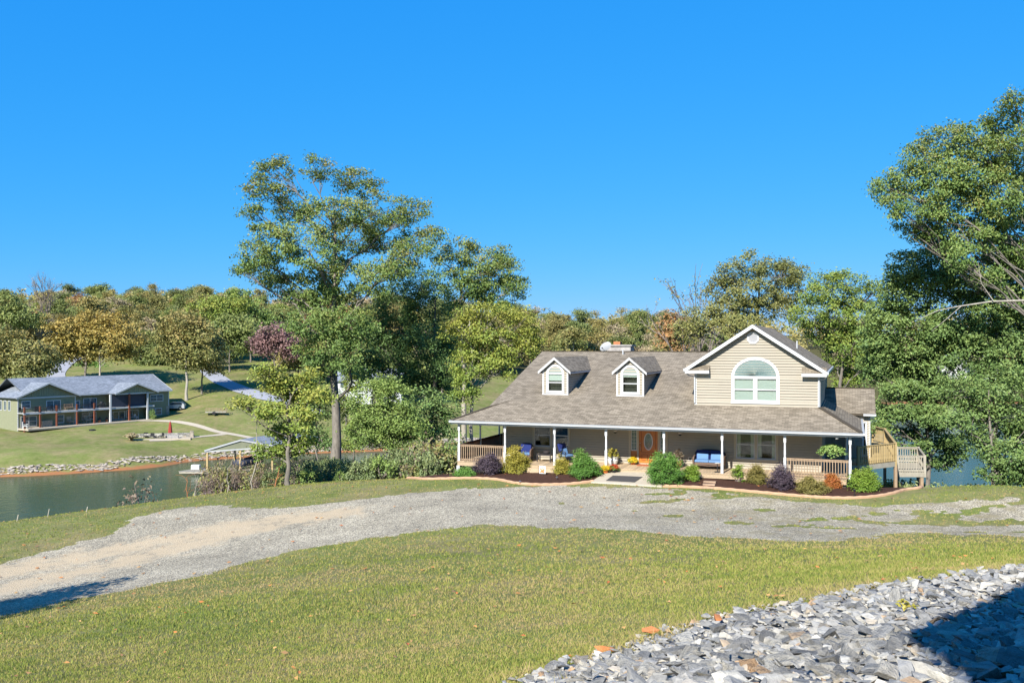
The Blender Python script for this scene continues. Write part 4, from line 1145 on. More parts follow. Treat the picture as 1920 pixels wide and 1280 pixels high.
for x, y, w, h, v in ((575, 905, 24, 26, 2), (715, 906, 34, 52, 2), (640, 905, 16, 24, 2), (690, 900, 30, 34, 0), (770, 893, 26, 26, 5), (800, 890, 26, 40, 0)):
    Z = 57.5; X = (x - 960) / F * Z; g_ = gz(X, Z)
    put_bush(v, X, Z, w / F * Z, px(0, y - h, Z).z - g_, {575: 'small bright green bush by the foot of the young maple', 715: 'bright green cedar sapling on the lawn crest below the feathery cedar', 640: 'low bright bush at the lawn crest below the tallest oak', 690: 'grey-green bush at the lawn crest beside the cedar sapling', 770: 'viny bush on the lawn crest near the mulch bed', 800: 'tall grey-green bush at the tip of the mulch bed'}[x], 'bushes along the lawn crest')
# bare saplings and weathered stakes at the crest
def sapling(xb, yb, xt, yt, Z, seed, label, wood='bark_pale', rad=.035):
    X = (xb - 960) / F * Z; z0 = gz(X, Z)
    tb = TB(seed); p1 = np.array(px(xt, yt, Z)) - np.array([X, Z, z0])
    P = tb.curve(np.array([0, 0, -.3]), p1, 0.03, 7); tb.tube(P, np.linspace(rad * 1.4, rad * .4, 7), 5)
    for k in range(9):
        q = P[tb.r.integers(2, 7)]; e = q + tb.r.normal(0, .5, 3) + (0, 0, .25)
        tb.tube(tb.curve(q, e, .1, 4), np.linspace(rad * .4, .006, 4), 3)
    root = thing('bare_sapling', label, 'sapling', (X, Z, z0), 0, 'bare saplings in the brush')
    link('trunk', tb.wood_mesh('trunk', M[wood]), root)
sapling(475, 913, 481, 790, 56.5, 61, 'tall leaning bare sapling crossing the boathouse roof')
sapling(515, 915, 524, 875, 56.5, 62, 'short leaning dead stem left of the young maple', 'clay')
sapling(425, 915, 426, 880, 56.5, 63, 'thin upright sapling before the boathouse')
sapling(354, 925, 350, 893, 58, 64, 'short orange stake at the water side of the lawn', 'clay', .03)
sapling(362, 925, 372, 890, 58, 65, 'forked pale sapling beside the orange stake')
# ------------------------------------------------------------------ the main house
house = thing('farmhouse', 'beige sided house with long porch, brown shingle roof and arched gable window', 'house', P0, -TH)
WB = 2.2                                     # depth of the front wall behind the porch posts
WL, WR = 1.8, hb(1540, 885, WB)[0]           # wall ends
EZ, EB = 2.28, -0.32                         # porch eave
EL, ER = hb(845, 788, EB)[0], hb(1617, 812, EB)[0]
JZ = 3.30                                    # where the porch roof meets the wall plane
S2 = 0.322                                   # slope of the main roof
RB, RZ = 10.8, JZ + S2 * (10.8 - WB)         # main ridge
GL, GR = hb(1303, 755, WB)[0], hb(1537, 764, WB)[0]   # gable block
GA, GZA = hb(1411, 608, WB - 0.3)
GZE = hb(1303, 690, WB)[1]
GBACK = 15.2

def clap(mb, u0, u1, z0, z1, to3, holes=(), lim=None, h=0.14, proud=0.032):
    """lapped siding courses on a wall; holes are (u0,u1,z0,z1); lim(z) -> (u0,u1) for gables"""
    z = z0
    while z < z1 - 1e-4:
        zt = min(z + h, z1)
        cuts = {z, zt}
        for ho in holes:
            for q in (ho[2], ho[3]):
                if z < q < zt: cuts.add(q)
        cuts = sorted(cuts)
        for za, zb in zip(cuts[:-1], cuts[1:]):
            zm = (za + zb) / 2
            a0, a1 = (u0, u1); b0, b1 = (u0, u1)
            if lim:
                a0, a1 = lim(za); b0, b1 = lim(zb)
                a0, a1, b0, b1 = max(u0, a0), min(u1, a1), max(u0, b0), min(u1, b1)
                if a1 - a0 < 0.01: continue
                if b1 < b0: b0 = b1 = (b0 + b1) / 2
            segs = [(a0, a1, b0, b1)]
            for ho in holes:
                if ho[2] < zm < ho[3]:
                    ns_ = []
                    for s in segs:
                        if ho[1] <= s[0] or ho[0] >= s[1]: ns_.append(s); continue
                        if s[0] < ho[0]: ns_.append((s[0], ho[0], s[2], ho[0]))
                        if s[1] > ho[1]: ns_.append((ho[1], s[1], ho[1], s[3]))
                    segs = ns_
            cove = 0.22 * h if h < .2 else 0.0          # hollow upper edge of each course, under the lip of the next
            pr_ = lambda q: proud * (1 - .55 * (q - z) / h)
            pa, pb = pr_(za), pr_(zb)
            if cove and zt - z > h * .95 and zb > zt - 1e-6 and zb - za > cove * 1.2:
                zc = zb - cove
                for s in segs:
                    k_ = (zc - za) / (zb - za); c0, c1 = s[0] + (s[2] - s[0]) * k_, s[1] + (s[3] - s[1]) * k_
                    mb.poly([to3(s[0], za, pa), to3(s[1], za, pa), to3(c1, zc, pr_(zc)), to3(c0, zc, pr_(zc))])
                    mb.poly([to3(c0, zc, pr_(zc)), to3(c1, zc, pr_(zc)), to3(c1, zc + .002, -.02), to3(c0, zc + .002, -.02)])
                    mb.poly([to3(c0, zc + .002, -.02), to3(c1, zc + .002, -.02), to3(s[3], zb, -.02), to3(s[2], zb, -.02)])
                    if za == z: mb.poly([to3(s[0], za, -.02), to3(s[1], za, -.02), to3(s[1], za, pa), to3(s[0], za, pa)])
                continue
            for s in segs:
                mb.poly([to3(s[0], za, pa), to3(s[1], za, pa), to3(s[3], zb, pb), to3(s[2], zb, pb)])
                if za == z: mb.poly([to3(s[0], za, 0), to3(s[1], za, 0), to3(s[1], za, pa), to3(s[0], za, pa)])
        z = zt
front = lambda b: (lambda u, z, p: (u, b - p, z))
rightw = lambda a: (lambda u, z, p: (a + p, u, z))
leftw = lambda a: (lambda u, z, p: (a - p, u, z))

def window(parent, name, u0, u1, z0, z1, b, cols=1, casing=0.10, rail=True, blind=None, curtain=False, proud=0.045, frame_mat='trim', sunk=0.06, name_pane='pane'):
    """sash window let into the front-facing wall plane b; parts: casing, sashes, panes, what hangs behind"""
    w = MB()
    w.box(u0 - casing, u1 + casing, b - proud, b + .05, z1, z1 + casing)
    w.box(u0 - casing - .03, u1 + casing + .03, b - proud - .03, b + .05, z0 - casing, z0)
    w.box(u0 - casing, u0, b - proud, b + .05, z0, z1); w.box(u1, u1 + casing, b - proud, b + .05, z0, z1)
    cw = (u1 - u0) / cols
    for i in range(1, cols): w.box(u0 + i * cw - casing * .5, u0 + i * cw + casing * .5, b - proud, b + .05, z0, z1)
    win = w.build(name, M[frame_mat], parent)
    s = MB(); t = 0.045
    for i in range(cols):
        a0 = u0 + i * cw + (casing * .5 if i else 0); a1 = u0 + (i + 1) * cw - (casing * .5 if i < cols - 1 else 0)
        s.box(a0, a0 + t, b - .005, b + sunk - .01, z0, z1); s.box(a1 - t, a1, b - .005, b + sunk - .01, z0, z1)
        s.box(a0 + t, a1 - t, b - .005, b + sunk - .01, z0, z0 + t * 1.4); s.box(a0 + t, a1 - t, b - .005, b + sunk - .01, z1 - t, z1)
        zm = (z0 + z1) / 2
        if rail: s.box(a0 + t, a1 - t, b - .012, b + sunk - .012, zm - .025, zm + .025)
        for (pa, pb) in ((z0 + t * 1.4, zm - .025), (zm + .025, z1 - t)) if rail else ((z0 + t * 1.4, z1 - t),):
            MB().box(a0 + t, a1 - t, b + sunk - .030, b + sunk - .022, pa, pb).build(name_pane, M['glass'], win)
        if blind:
            MB().box(a0 + t, a1 - t, b + sunk + .03, b + sunk + .04, z0 + (z1 - z0) * (1 - blind), z1 - t).build('blind', M['blind'], win)
        if curtain:
            for c0, c1 in ((a0 + t, a0 + t + .17), (a1 - t - .17, a1 - t)):
                cb = MB()
                for k in range(5):
                    q0 = c0 + (c1 - c0) * k / 5
                    cb.box(q0, q0 + (c1 - c0) / 5, b + sunk + .05 + .02 * (k % 2), b + sunk + .10 + .02 * (k % 2), z0 + .05, z1 - t)
                cb.build('curtain', M['curtain'], win)
    s.build('sash', M['trim'], win)
    r = MB(); d = 0.9
    r.poly([(u0, b + d, z0), (u1, b + d, z0), (u1, b + d, z1), (u0, b + d, z1)])
    r.poly([(u0, b + .05, z0), (u1, b + .05, z0), (u1, b + d, z0), (u0, b + d, z0)])
    r.poly([(u0, b + .05, z1), (u1, b + .05, z1), (u1, b + d, z1), (u0, b + d, z1)])
    r.poly([(u0, b + .05, z0), (u0, b + d, z0), (u0, b + d, z1), (u0, b + .05, z1)])
    r.poly([(u1, b + .05, z0), (u1, b + d, z0), (u1, b + d, z1), (u1, b + .05, z1)])
    r.build('dark_backing', M['dark_interior'], win)  # dark box, its colour standing for the unlit room behind the panes
    return win

# walls -----------------------------------------------------------------------------
w1 = (hb(1002, 820, WB)[0], hb(1066, 820, WB)[0], 0.72, 2.02)
w2 = (hb(1380, 840, WB)[0], hb(1455, 840, WB)[0], 0.52, 2.02)
dr = (hb(1181, 840, WB)[0], hb(1250, 840, WB)[0], 0.0, 2.25)
mb = MB()
clap(mb, WL, WR, 0.0, 3.25, front(WB), holes=[w1, w2, dr])
mb.build('front_wall', M['siding'], house)
mb = MB()
clap(mb, WB, GBACK, -0.4, 3.3, rightw(WR))
mb.build('side_wall', M['siding'], house)
mb = MB()
clap(mb, WB, 15.8, -0.6, 6.0, leftw(WL), lim=lambda z: (WB if z < JZ else WB + (z - JZ) / S2, 15.8 if z < 4.4 else 15.8 - (z - 4.4) / 0.33))
mb.build('side_wall', M['siding'], house)
MB().box(WL + .05, WR - .05, 15.6, 15.8, -2.5, 4.4).build('back_wall', M['siding'], house)
MB().box(WL + .03, WR - .05, WB + .5, 15.5, -2.5, -0.25).build('foundation', M['stone_chimney'], house)
cb = MB(); cb.box(WR - .11, WR + .022, WB - .022, WB + .11, 0, 3.2); cb.box(WL - .022, WL + .11, WB - .022, WB + .11, 0, 3.2)
cb.build('corner_board', M['siding_edge'], house)
MB().box(WL - .3, WR + .5, -0.1, WB - .03, 2.16, 2.20).build('porch_ceiling', M['ceiling'], house)
MB().box(WL + .02, WR - .02, WB + 2.2, WB + 2.25, -0.2, 3.1).build('partition', M['dark_interior'], house)  # near-black sheet standing for the unlit inside
window(house, 'window', *w1[:2], *w1[2:], WB, cols=2, casing=.10, frame_mat='siding_edge')
window(house, 'window', *w2[:2], *w2[2:], WB, cols=2, casing=.11, curtain=True, frame_mat='siding_edge')

# gable block -----------------------------------------------------------------------
pitch = (GZA - GZE) / (GA - hb(1285, 690, WB - .3)[0])
GEL, GER = hb(1285, 691, WB - .3)[0], hb(1550, 692, WB - .3)[0]
gzr = lambda a: GZA - 0.06 - (abs(a - GA) * pitch)
aw0, aw1 = hb(1376, 740, WB)[0], hb(1457, 740, WB)[0]
az0, azs, azt = hb(1415, 752, WB)[1], hb(1415, 707, WB)[1], hb(1415, 674, WB)[1]
def glim(z):
    if z < GZE: return GL, GR
    d = (GZA - 0.10 - z) / pitch
    return GA - d, GA + d
acx = (aw0 + aw1) / 2; arx = (aw1 - aw0) / 2; arz = azt - azs
mb = MB(); clap(mb, GL, GR, JZ - .45, GZA - .12, front(WB), lim=glim, holes=[(aw0, aw1, az0, azs)])
mb.build('gable_wall', M['siding'], house)
mb = MB(); clap(mb, WB, GBACK, JZ - .6, GZE + .1, rightw(GR)); mb.build('gable_side_wall', M['siding'], house)
mb = MB(); clap(mb, WB, GBACK, JZ - .2, GZE + .1, leftw(GL)); mb.build('gable_side_wall', M['siding'], house)
cb = MB(); cb.box(GR - .10, GR + .024, WB - .026, WB + .10, JZ - .45, GZE + .02); cb.box(GL - .024, GL + .10, WB - .026, WB + .10, JZ - .3, GZE + .02)
cb.build('corner_board', M['trim'], house)
# roof of the block: two slopes from ridge to eaves, white rake boards in front
b0, b1 = WB - .38, GBACK + .3
zeL, zeR = GZA - (GA - GEL) * pitch, GZA - (GER - GA) * pitch
rf = MB(); t = .12
rf.slab([(GEL, b0, zeL), (GA, b0, GZA), (GA, b1, GZA), (GEL, b1, zeL)], t, (0, 1, 0))
rf.slab([(GER, b0, zeR), (GA, b0, GZA), (GA, b1, GZA), (GER, b1, zeR)], t, (0, 1, 0))
groof = rf.build('gable_roof', M['shingle'], house)
rk = MB()
for sgn, e, ze in ((-1, GEL, zeL), (1, GER, zeR)):
    for off, th_, dz0, dz1 in ((.03, .05, -.20, -.02), (.055, .03, -.08, -.005)):
        rk.poly([(e, b0 - off, ze + dz0), (GA, b0 - off, GZA + dz0), (GA, b0 - off, GZA + dz1), (e, b0 - off, ze + dz1)])
        rk.poly([(e, b0 - off, ze + dz0), (GA, b0 - off, GZA + dz0), (GA, b0, GZA + dz0), (e, b0, ze + dz0)])
        rk.poly([(e, b0 - off, ze + dz1), (GA, b0 - off, GZA + dz1), (GA, b0, GZA + dz1), (e, b0, ze + dz1)])
        rk.poly([(e, b0 - off, ze + dz0), (e, b0, ze + dz0), (e, b0, ze + dz1), (e, b0 - off, ze + dz1)])
rk.build('rake_board', M['trim'], groof)
so = MB()
for e, ze in ((GEL, zeL), (GER, zeR)):
    so.poly([(e, b0, ze - .16), (GA, b0, GZA - .16), (GA, WB, GZA - .16), (e, WB, ze - .16)])
so.build('soffit', M['trim'], groof)
ft = MB(); ft.box(GER - .03, GER + .10, b0 + .02, b1, zeR - .15, zeR - .02); ft.box(GEL - .10, GEL + .03, b0 + .02, b1, zeL - .15, zeL - .02)
ft.build('gutter', M['gutter'], groof)
# cornice returns
for sx, e, ze, inner in ((-1, GEL, zeL, hb(1330, 693, WB - .3)[0]), (1, GER, zeR, hb(1503, 692, WB - .3)[0])):
    a_, c_ = min(e, inner), max(e, inner)
    cr = MB(); cr.slab([(a_, b0 + .01, ze - .10), (c_, b0 + .01, ze - .10), (c_, WB, ze + .20), (a_, WB, ze + .20)], .03, (1, 0, 0))
    ro = cr.build('cornice_return', M['shingle'], house)
    tr_ = MB(); tr_.box(a_, c_, b0 - .025, b0 + .03, ze - .27, ze - .115); tr_.box(a_ + .02, c_ - .02, b0 + .03, WB, ze - .26, ze - .22)
    tr_.build('fascia', M['trim'], ro)
# arched window
aw = MB(); cs = .13; nseg = 20
def arch(r_out, r_in, bb0, bb1, mbb):
    for i in range(nseg):
        t0, t1 = math.pi * i / nseg, math.pi * (i + 1) / nseg
        q = lambda t_, k: (acx + math.cos(t_) * (arx + k), azs + math.sin(t_) * (arz + k))
        o0, o1, i0, i1 = q(t0, r_out), q(t1, r_out), q(t0, r_in), q(t1, r_in)
        mbb.poly([(o0[0], bb0, o0[1]), (o1[0], bb0, o1[1]), (i1[0], bb0, i1[1]), (i0[0], bb0, i0[1])])
        mbb.poly([(o0[0], bb0, o0[1]), (o1[0], bb0, o1[1]), (o1[0], bb1, o1[1]), (o0[0], bb1, o0[1])])
        mbb.poly([(i0[0], bb0, i0[1]), (i1[0], bb0, i1[1]), (i1[0], bb1, i1[1]), (i0[0], bb1, i0[1])])
arch(cs, -.02, WB - .06, WB + .05, aw)
aw.box(aw0 - cs, aw0, WB - .06, WB + .03, az0, azs); aw.box(aw1, aw1 + cs, WB - .06, WB + .03, az0, azs)
aw.box(aw0 - cs - .02, aw1 + cs + .02, WB - .075, WB + .03, az0 - cs, az0)
aw.box(aw0, aw1, WB - .05, WB + .03, azs - .06, azs + .06); aw.box(acx - .07, acx + .07, WB - .05, WB + .03, az0, azs - .06)
awin = aw.build('arched_window', M['trim'], house)
fan = MB()                      # pleated sunburst shade: alternating ridges and valleys
npl = 44
for i in range(npl):
    t0, t1 = math.pi * i / npl, math.pi * (i + 1) / npl
    tm = (t0 + t1) / 2
    P_ = lambda t_, k, bb: (acx + math.cos(t_) * (arx - .01) * k, bb, azs + .05 + math.sin(t_) * (arz - .05) * k)
    for ta, tb_, ba, bb_ in ((t0, tm, WB - .018, WB - .045), (tm, t1, WB - .045, WB - .018)):
        fan.poly([P_(ta, .004, ba), P_(ta, 1, ba), P_(tb_, 1, bb_), P_(tb_, .004, bb_)])
fan.build('sunburst_shade', M['shade'], awin)
for a0, a1 in ((aw0, acx - .07), (acx + .07, aw1)):
    zm = (az0 + azs) / 2 - .02
    s = MB(); tt = .04
    s.box(a0, a0 + tt, WB - .02, WB + .04, az0, azs - .06); s.box(a1 - tt, a1, WB - .02, WB + .04, az0, azs - .06)
    s.box(a0 + tt, a1 - tt, WB - .025, WB + .04, zm - .03, zm + .03); s.box(a0 + tt, a1 - tt, WB - .02, WB + .04, az0, az0 + .06); s.box(a0 + tt, a1 - tt, WB - .02, WB + .04, azs - .1, azs - .06)
    s.build('sash', M['trim'], awin)
    MB().box(a0 + tt, a1 - tt, WB + .012, WB + .018, az0 + .06, azs - .1).build('pane', M['glass'], awin)
    bl = MB(); zb = az0 + .06
    while zb < azs - .1:
        bl.poly([(a0 + tt, WB + .055, zb), (a1 - tt, WB + .055, zb), (a1 - tt, WB + .085, zb + .052), (a0 + tt, WB + .085, zb + .052)]); zb += .05
    bl.box(a0 + tt, a1 - tt, WB + .10, WB + .11, az0, azs)
    bl.build('blind', M['blind'], awin)
# octagonal vent
vc, vz = hb(1412, 633.5, WB); vr = .33
oc = MB()
for rad, bb, mi in ((vr, WB - .06, 0),):
    for i in range(8):
        t0, t1 = math.pi / 8 + i * math.pi / 4, math.pi / 8 + (i + 1) * math.pi / 4
        o0 = (vc + vr * math.cos(t0), vz + vr * math.sin(t0)); o1 = (vc + vr * math.cos(t1), vz + vr * math.sin(t1))
        i0 = (vc + vr * .74 * math.cos(t0), vz + vr * .74 * math.sin(t0)); i1 = (vc + vr * .74 * math.cos(t1), vz + vr * .74 * math.sin(t1))
        oc.poly([(o0[0], bb, o0[1]), (o1[0], bb, o1[1]), (i1[0], bb, i1[1]), (i0[0], bb, i0[1])])
        oc.poly([(o0[0], bb, o0[1]), (o1[0], bb, o1[1]), (o1[0], WB + .02, o1[1]), (o0[0], WB + .02, o0[1])])
        oc.poly([(i0[0], bb, i0[1]), (i1[0], bb, i1[1]), (i1[0], WB, i1[1]), (i0[0], WB, i0[1])])
vent = oc.build('gable_vent', M['trim'], house)
lv = MB()
for k in range(8):
    z = vz - .22 + k * .055; hwid = vr * .72 if abs(z + .03 - vz) < .1 else vr * .72 - (abs(z + .03 - vz) - .1) * .9
    lv.poly([(vc - hwid, WB - .045, z), (vc + hwid, WB - .045, z), (vc + hwid, WB - .022, z + .06), (vc - hwid, WB - .022, z + .06)])
lv.build('louvre', M['louvre'], vent)

# main and porch roofs ----------------------------------------------------------------
RL = 1.30
TOPL = 2.1
mr = MB()
mr.slab([(RL, 1.30, JZ + S2 * (1.30 - WB) + .003), (TOPL + .25, WB - .01, JZ + .003 - .01 * S2), (GL + .02, WB - .01, JZ + .003 - .01 * S2), (GL + .02, RB, RZ), (RL, RB, RZ)], .14, (1, 0, 0))
mr.slab([(RL, RB, RZ), (GL + .3, RB, RZ), (GL + .3, 16.2, 4.3), (RL, 16.2, 4.3)], .14, (1, 0, 0))
mroof = mr.build('main_roof', M['shingle'], house)
fb = MB(); fb.poly([(RL - .02, 1.3, JZ - .22 - .9 * S2), (RL - .02, RB, RZ - .22), (RL - .02, RB, RZ - .02), (RL - .02, 1.3, JZ - .02 - .9 * S2)])
fb.poly([(RL - .02, RB, RZ - .22), (RL - .02, 16.2, 4.08), (RL - .02, 16.2, 4.28), (RL - .02, RB, RZ - .02)])
fb.build('rake_board', M['trim'], mroof)
MB().beam((RL, RB, RZ + .01), (GL + .5, RB, RZ + .01), .28, .03).build('ridge_cap', M['shingle'], mroof)
pr = MB()
pr.slab([(EL, EB, EZ), (ER, EB, EZ), (GR + .02, WB, JZ), (TOPL, WB, JZ)], .10, (1, 0, 0))
sb1 = 12.2
pr.slab([(EL, EB, EZ), (TOPL, WB, JZ), (TOPL, sb1, JZ), (EL, sb1, EZ)], .10, (0, 1, 0))
pr.slab([(ER, EB, EZ), (GR + .02, WB, JZ), (GR + .02, sb1, JZ), (ER, sb1, EZ)], .10, (0, 1, 0))
proof = pr.build('porch_roof', M['shingle'], house)
hc = MB()
hc.beam((EL + .05, EB + .05, EZ + .025), (EL + (TOPL - EL) * .70, EB + (WB - EB) * .70, EZ + (JZ - EZ) * .70 + .012), .24, .03); hc.beam((ER - .05, EB + .05, EZ + .025), (GR + .02, WB, JZ + .012), .24, .03)
hc.build('hip_cap', M['shingle'], proof)
gt = MB()
gt.box(EL - .03, ER + .03, EB - .12, EB - .005, EZ - .115, EZ - .015); gt.box(EL - .03, ER + .03, EB - .145, EB - .005, EZ - .03, EZ - .010)
gt.box(ER + .005, ER + .12, EB, sb1, EZ - .13, EZ - .012); gt.box(EL - .12, EL - .005, EB, sb1, EZ - .13, EZ - .012)
gt.build('gutter', M['gutter'], proof)
fs = MB(); fs.box(EL, ER, EB - .003, EB + .05, EZ - .20, EZ - .118)
fs.box(-.08, 20.45, -.07, .07, EZ - .26, EZ - .105)     # beam carried by the posts
fs.box(-.08, .07, .07, sb1, EZ - .26, EZ - .105); fs.box(20.31, 20.45, .07, sb1, EZ - .26, EZ - .105)
fs.build('porch_beam', M['trim'], proof)
# downpipes
dp = MB(); dp.tube([(GER + .06, b0 + .05, zeR - .15), (GER - .1, WB - .09, zeR - .38), (GR - .04, WB - .09, zeR - .45), (GR - .04, WB - .09, JZ + .02)], .04, 8)
dp.tube([(GEL - .06, b0 + .05, zeL - .15), (GEL + .15, WB - .09, zeL - .38), (GL + .0, WB - .09, zeL - .45), (GL + .0, WB - .09, JZ + .1)], .04, 8)
dp.build('downpipe', M['gutter'], house)
vp = MB(); va = hb(1497, 645, 9)[0]
vp.tube([(va, 7.5, GZA - (va - GA) * pitch - .1), (va, 7.5, GZA - (va - GA) * pitch + .42)], .04, 8)
vp.build('vent_pipe', M['gutter'], groof)
va, _ = hb(1168, 664, 10.2)
MB().tube([(va, 10.2, RZ - .3), (va, 10.2, RZ + .12)], .04, 8).build('vent_pipe', M['gutter'], mroof)

# dormers ------------------------------------------------------------------------------
def dormer(a0, a1):
    DB = 3.2; zb = JZ + S2 * (DB - WB); zt = 5.06; ca = (a0 + a1) / 2; hwid = (a1 - a0) / 2; dp_ = .84; ov = .22
    apex = zt + dp_ * (hwid + ov) - .1
    rz_ = lambda b: JZ + S2 * (b - WB)
    ww0, ww1 = ca - .44, ca + .44; wz0 = zb + .18; wzs = zb + 1.22; wzt = wzs + .42
    wall = MB()
    lim = lambda z: (a0, a1) if z < zt else (ca - (apex - .02 - z) / dp_, ca + (apex - .02 - z) / dp_)
    clap(wall, a0, a1, zb - .05, apex - .03, front(DB), lim=lim, holes=[(ww0, ww1, wz0, wzs)])
    bend = WB + (zt - JZ) / S2
    for a, fn in ((a0, leftw), (a1, rightw)):
        clap(wall, DB, bend, zb - .1, zt + .05, fn(a), lim=lambda z: (DB, max(DB, WB + (z + .06 - JZ) / S2)) if z > zb else (DB, DB + .3))
    d = wall.build('dormer', M['siding'], house)
    tr_ = MB(); tr_.box(a0 - .02, a0 + .07, DB - .03, DB + .07, zb - .02, zt); tr_.box(a1 - .07, a1 + .02, DB - .03, DB + .07, zb - .02, zt)
    tr_.box(a0 - .03, a1 + .03, DB - .04, DB, zb - .05, zb + .06)
    tr_.build('corner_board', M['trim'], d)
    r_ = MB(); f0 = DB - .22; bb = WB + (apex - JZ) / S2; ze = apex - dp_ * (hwid + ov); be = WB + (ze - JZ) / S2
    r_.slab([(a0 - ov, f0, ze), (ca, f0, apex), (ca, bb, apex), (a0 - ov, be, ze)], .06, (0, 1, 0))
    r_.slab([(a1 + ov, f0, ze), (ca, f0, apex), (ca, bb, apex), (a1 + ov, be, ze)], .06, (0, 1, 0))
    r_.build('dormer_roof', M['shingle'], d)
    k = MB()
    for e in (a0 - ov, a1 + ov):
        for o_, z0_, z1_ in ((.03, -.15, -.01), (.05, -.06, .0)):
            k.poly([(e, f0 - o_, ze + z0_), (ca, f0 - o_, apex + z0_), (ca, f0 - o_, apex + z1_), (e, f0 - o_, ze + z1_)])
            k.poly([(e, f0 - o_, ze + z0_), (ca, f0 - o_, apex + z0_), (ca, f0, apex + z0_), (e, f0, ze + z0_)])
        k.poly([(e, f0 - .05, ze - .2), (e, f0, ze - .2), (e, f0, ze), (e, f0 - .05, ze)])
        k.poly([(e, f0 + .0, ze - .09), (ca, f0, apex - .09), (ca, DB, apex - .09), (e, DB, ze - .09)])
        k.box(min(e, e + (.02 if e < ca else -.02)), max(e, e + (.02 if e < ca else -.02)), f0, be - .1, ze - .12, ze - .01)
    k.build('rake_board', M['trim'], d)
    # arched sash window
    wn_ = MB(); cx_ = ca; rx_ = (ww1 - ww0) / 2; n_ = 14
    def q(t_, kk): return (cx_ + math.cos(t_) * (rx_ + kk), wzs + math.sin(t_) * (wzt - wzs + kk))
    for i in range(n_):
        t0, t1 = math.pi * i / n_, math.pi * (i + 1) / n_
        o0, o1, i0, i1 = q(t0, .10), q(t1, .10), q(t0, -.03), q(t1, -.03)
        wn_.poly([(o0[0], DB - .05, o0[1]), (o1[0], DB - .05, o1[1]), (i1[0], DB - .05, i1[1]), (i0[0], DB - .05, i0[1])])
        wn_.poly([(o0[0], DB - .05, o0[1]), (o1[0], DB - .05, o1[1]), (o1[0], DB + .02, o1[1]), (o0[0], DB + .02, o0[1])])
        wn_.poly([(i0[0], DB - .05, i0[1]), (i1[0], DB - .05, i1[1]), (i1[0], DB, i1[1]), (i0[0], DB, i0[1])])
    wn_.box(ww0 - .10, ww0, DB - .05, DB + .03, wz0, wzs); wn_.box(ww1, ww1 + .10, DB - .05, DB + .03, wz0, wzs)
    wn_.box(ww0 - .12, ww1 + .12, DB - .065, DB + .03, wz0 - .09, wz0)
    wn_.box(ww0, ww1, DB - .04, DB + .03, wzs - .04, wzs + .04)
    zm = (wz0 + wzs) / 2
    wn_.box(ww0 + .04, ww1 - .04, DB - .02, DB + .03, zm - .025, zm + .025)
    wn_.box(ww0, ww0 + .04, DB - .02, DB + .03, wz0, wzs - .04); wn_.box(ww1 - .04, ww1, DB - .02, DB + .03, wz0, wzs - .04); wn_.box(ww0 + .04, ww1 - .04, DB - .02, DB + .03, wz0, wz0 + .05)
    wn_.build('arched_window', M['trim'], d)
    f_ = MB()
    f_.poly([(cx_ + math.cos(math.pi * i / n_) * (rx_ - .02), DB - .022, wzs + .04 + math.sin(math.pi * i / n_) * (wzt - wzs - .06)) for i in range(n_ + 1)])
    f_.build('fanlight', M['shade'], d)
    MB().box(ww0 + .04, ww1 - .04, DB + .008, DB + .014, zm + .025, wzs - .04).build('pane', M['glass'], d)
    MB().box(ww0 + .04, ww1 - .04, DB + .008, DB + .014, wz0 + .05, zm - .025).build('pane', M['glass'], d)
    MB().box(ww0 + .04, ww1 - .04, DB + .04, DB + .05, zm + .1 if a0 < 6 else wzs - .16, wzs).build('blind', M['blind'], d)
    MB().box(ww0, ww1, DB + .3, DB + .32, wz0, wzs).build('dark_backing', M['dark_interior'], d)  # dark panel painted as the shade inside the dormer
d1a, d1b = hb(1018, 745, 3.2)[0], hb(1065, 745, 3.2)[0]
d2a, d2b = hb(1156.5, 746, 3.2)[0], hb(1207, 747, 3.2)[0]
dormer(d1a, d1b); dormer(d2a, d2b)

# chimney and dish on the far side of the ridge
ca_, cz_ = hb(1162, 655, RB + 1.5)
ch = MB(); ch.box(ca_ - .75, ca_ + .85, RB + 1, RB + 2, 4.5, hb(1160, 646, RB + 1.5)[1]); chim = ch.build('chimney', M['stone_chimney'], house)
MB().box(ca_ - .35, ca_ + .1, RB + 1.2, RB + 1.7, hb(1160, 646, RB + 1.5)[1], hb(1160, 640, RB + 1.5)[1]).build('flue', M['clay'], chim)
MB().box(ca_ - .85, ca_ + .95, RB + .9, RB + 2.1, hb(1160, 648.5, RB + 1.5)[1], hb(1160, 646, RB + 1.5)[1]).build('chimney_cap', M['stone_chimney'], chim)

# wing at the right -----------------------------------------------------------------------
WGB = 9.0
wga = hb(1631, 790, WGB)[0]
wze = hb(1620, 775, WGB - .3)[1]; wge = hb(1642, 775, WGB - .3)[0]
wrb = WGB + 2.6; wrz = hb(1600, 727, wrb)[1]; wre = hb(1638, 727, wrb)[0]
wre = wge
mb = MB(); clap(mb, WR, wga, -1.8, wze, front(WGB), holes=[(hb(1616, 800, WGB)[0], hb(1626, 800, WGB)[0], .1, 2.1)])
mb.build('wing_wall', M['siding'], house)
mb = MB(); clap(mb, WGB, wrb + 2.6, -1.8, wrz - .1, rightw(wga), lim=lambda z: (WGB, wrb + 2.6) if z < wze else (wrb - (wrz - z) / (wrz - wze) * 2.6, wrb + (wrz - z) / (wrz - wze) * 2.6)); mb.build('wing_wall', M['siding'], house)
MB().box(wga - .08, wga + .022, WGB - .022, WGB + .08, -1.8, wze).build('corner_board', M['trim'], house)
wr_ = MB()
wr_.slab([(GR + .02, WGB - .32, wze), (wge, WGB - .32, wze), (wge, wrb, wrz), (GR + .02, wrb, wrz)], .12, (1, 0, 0))
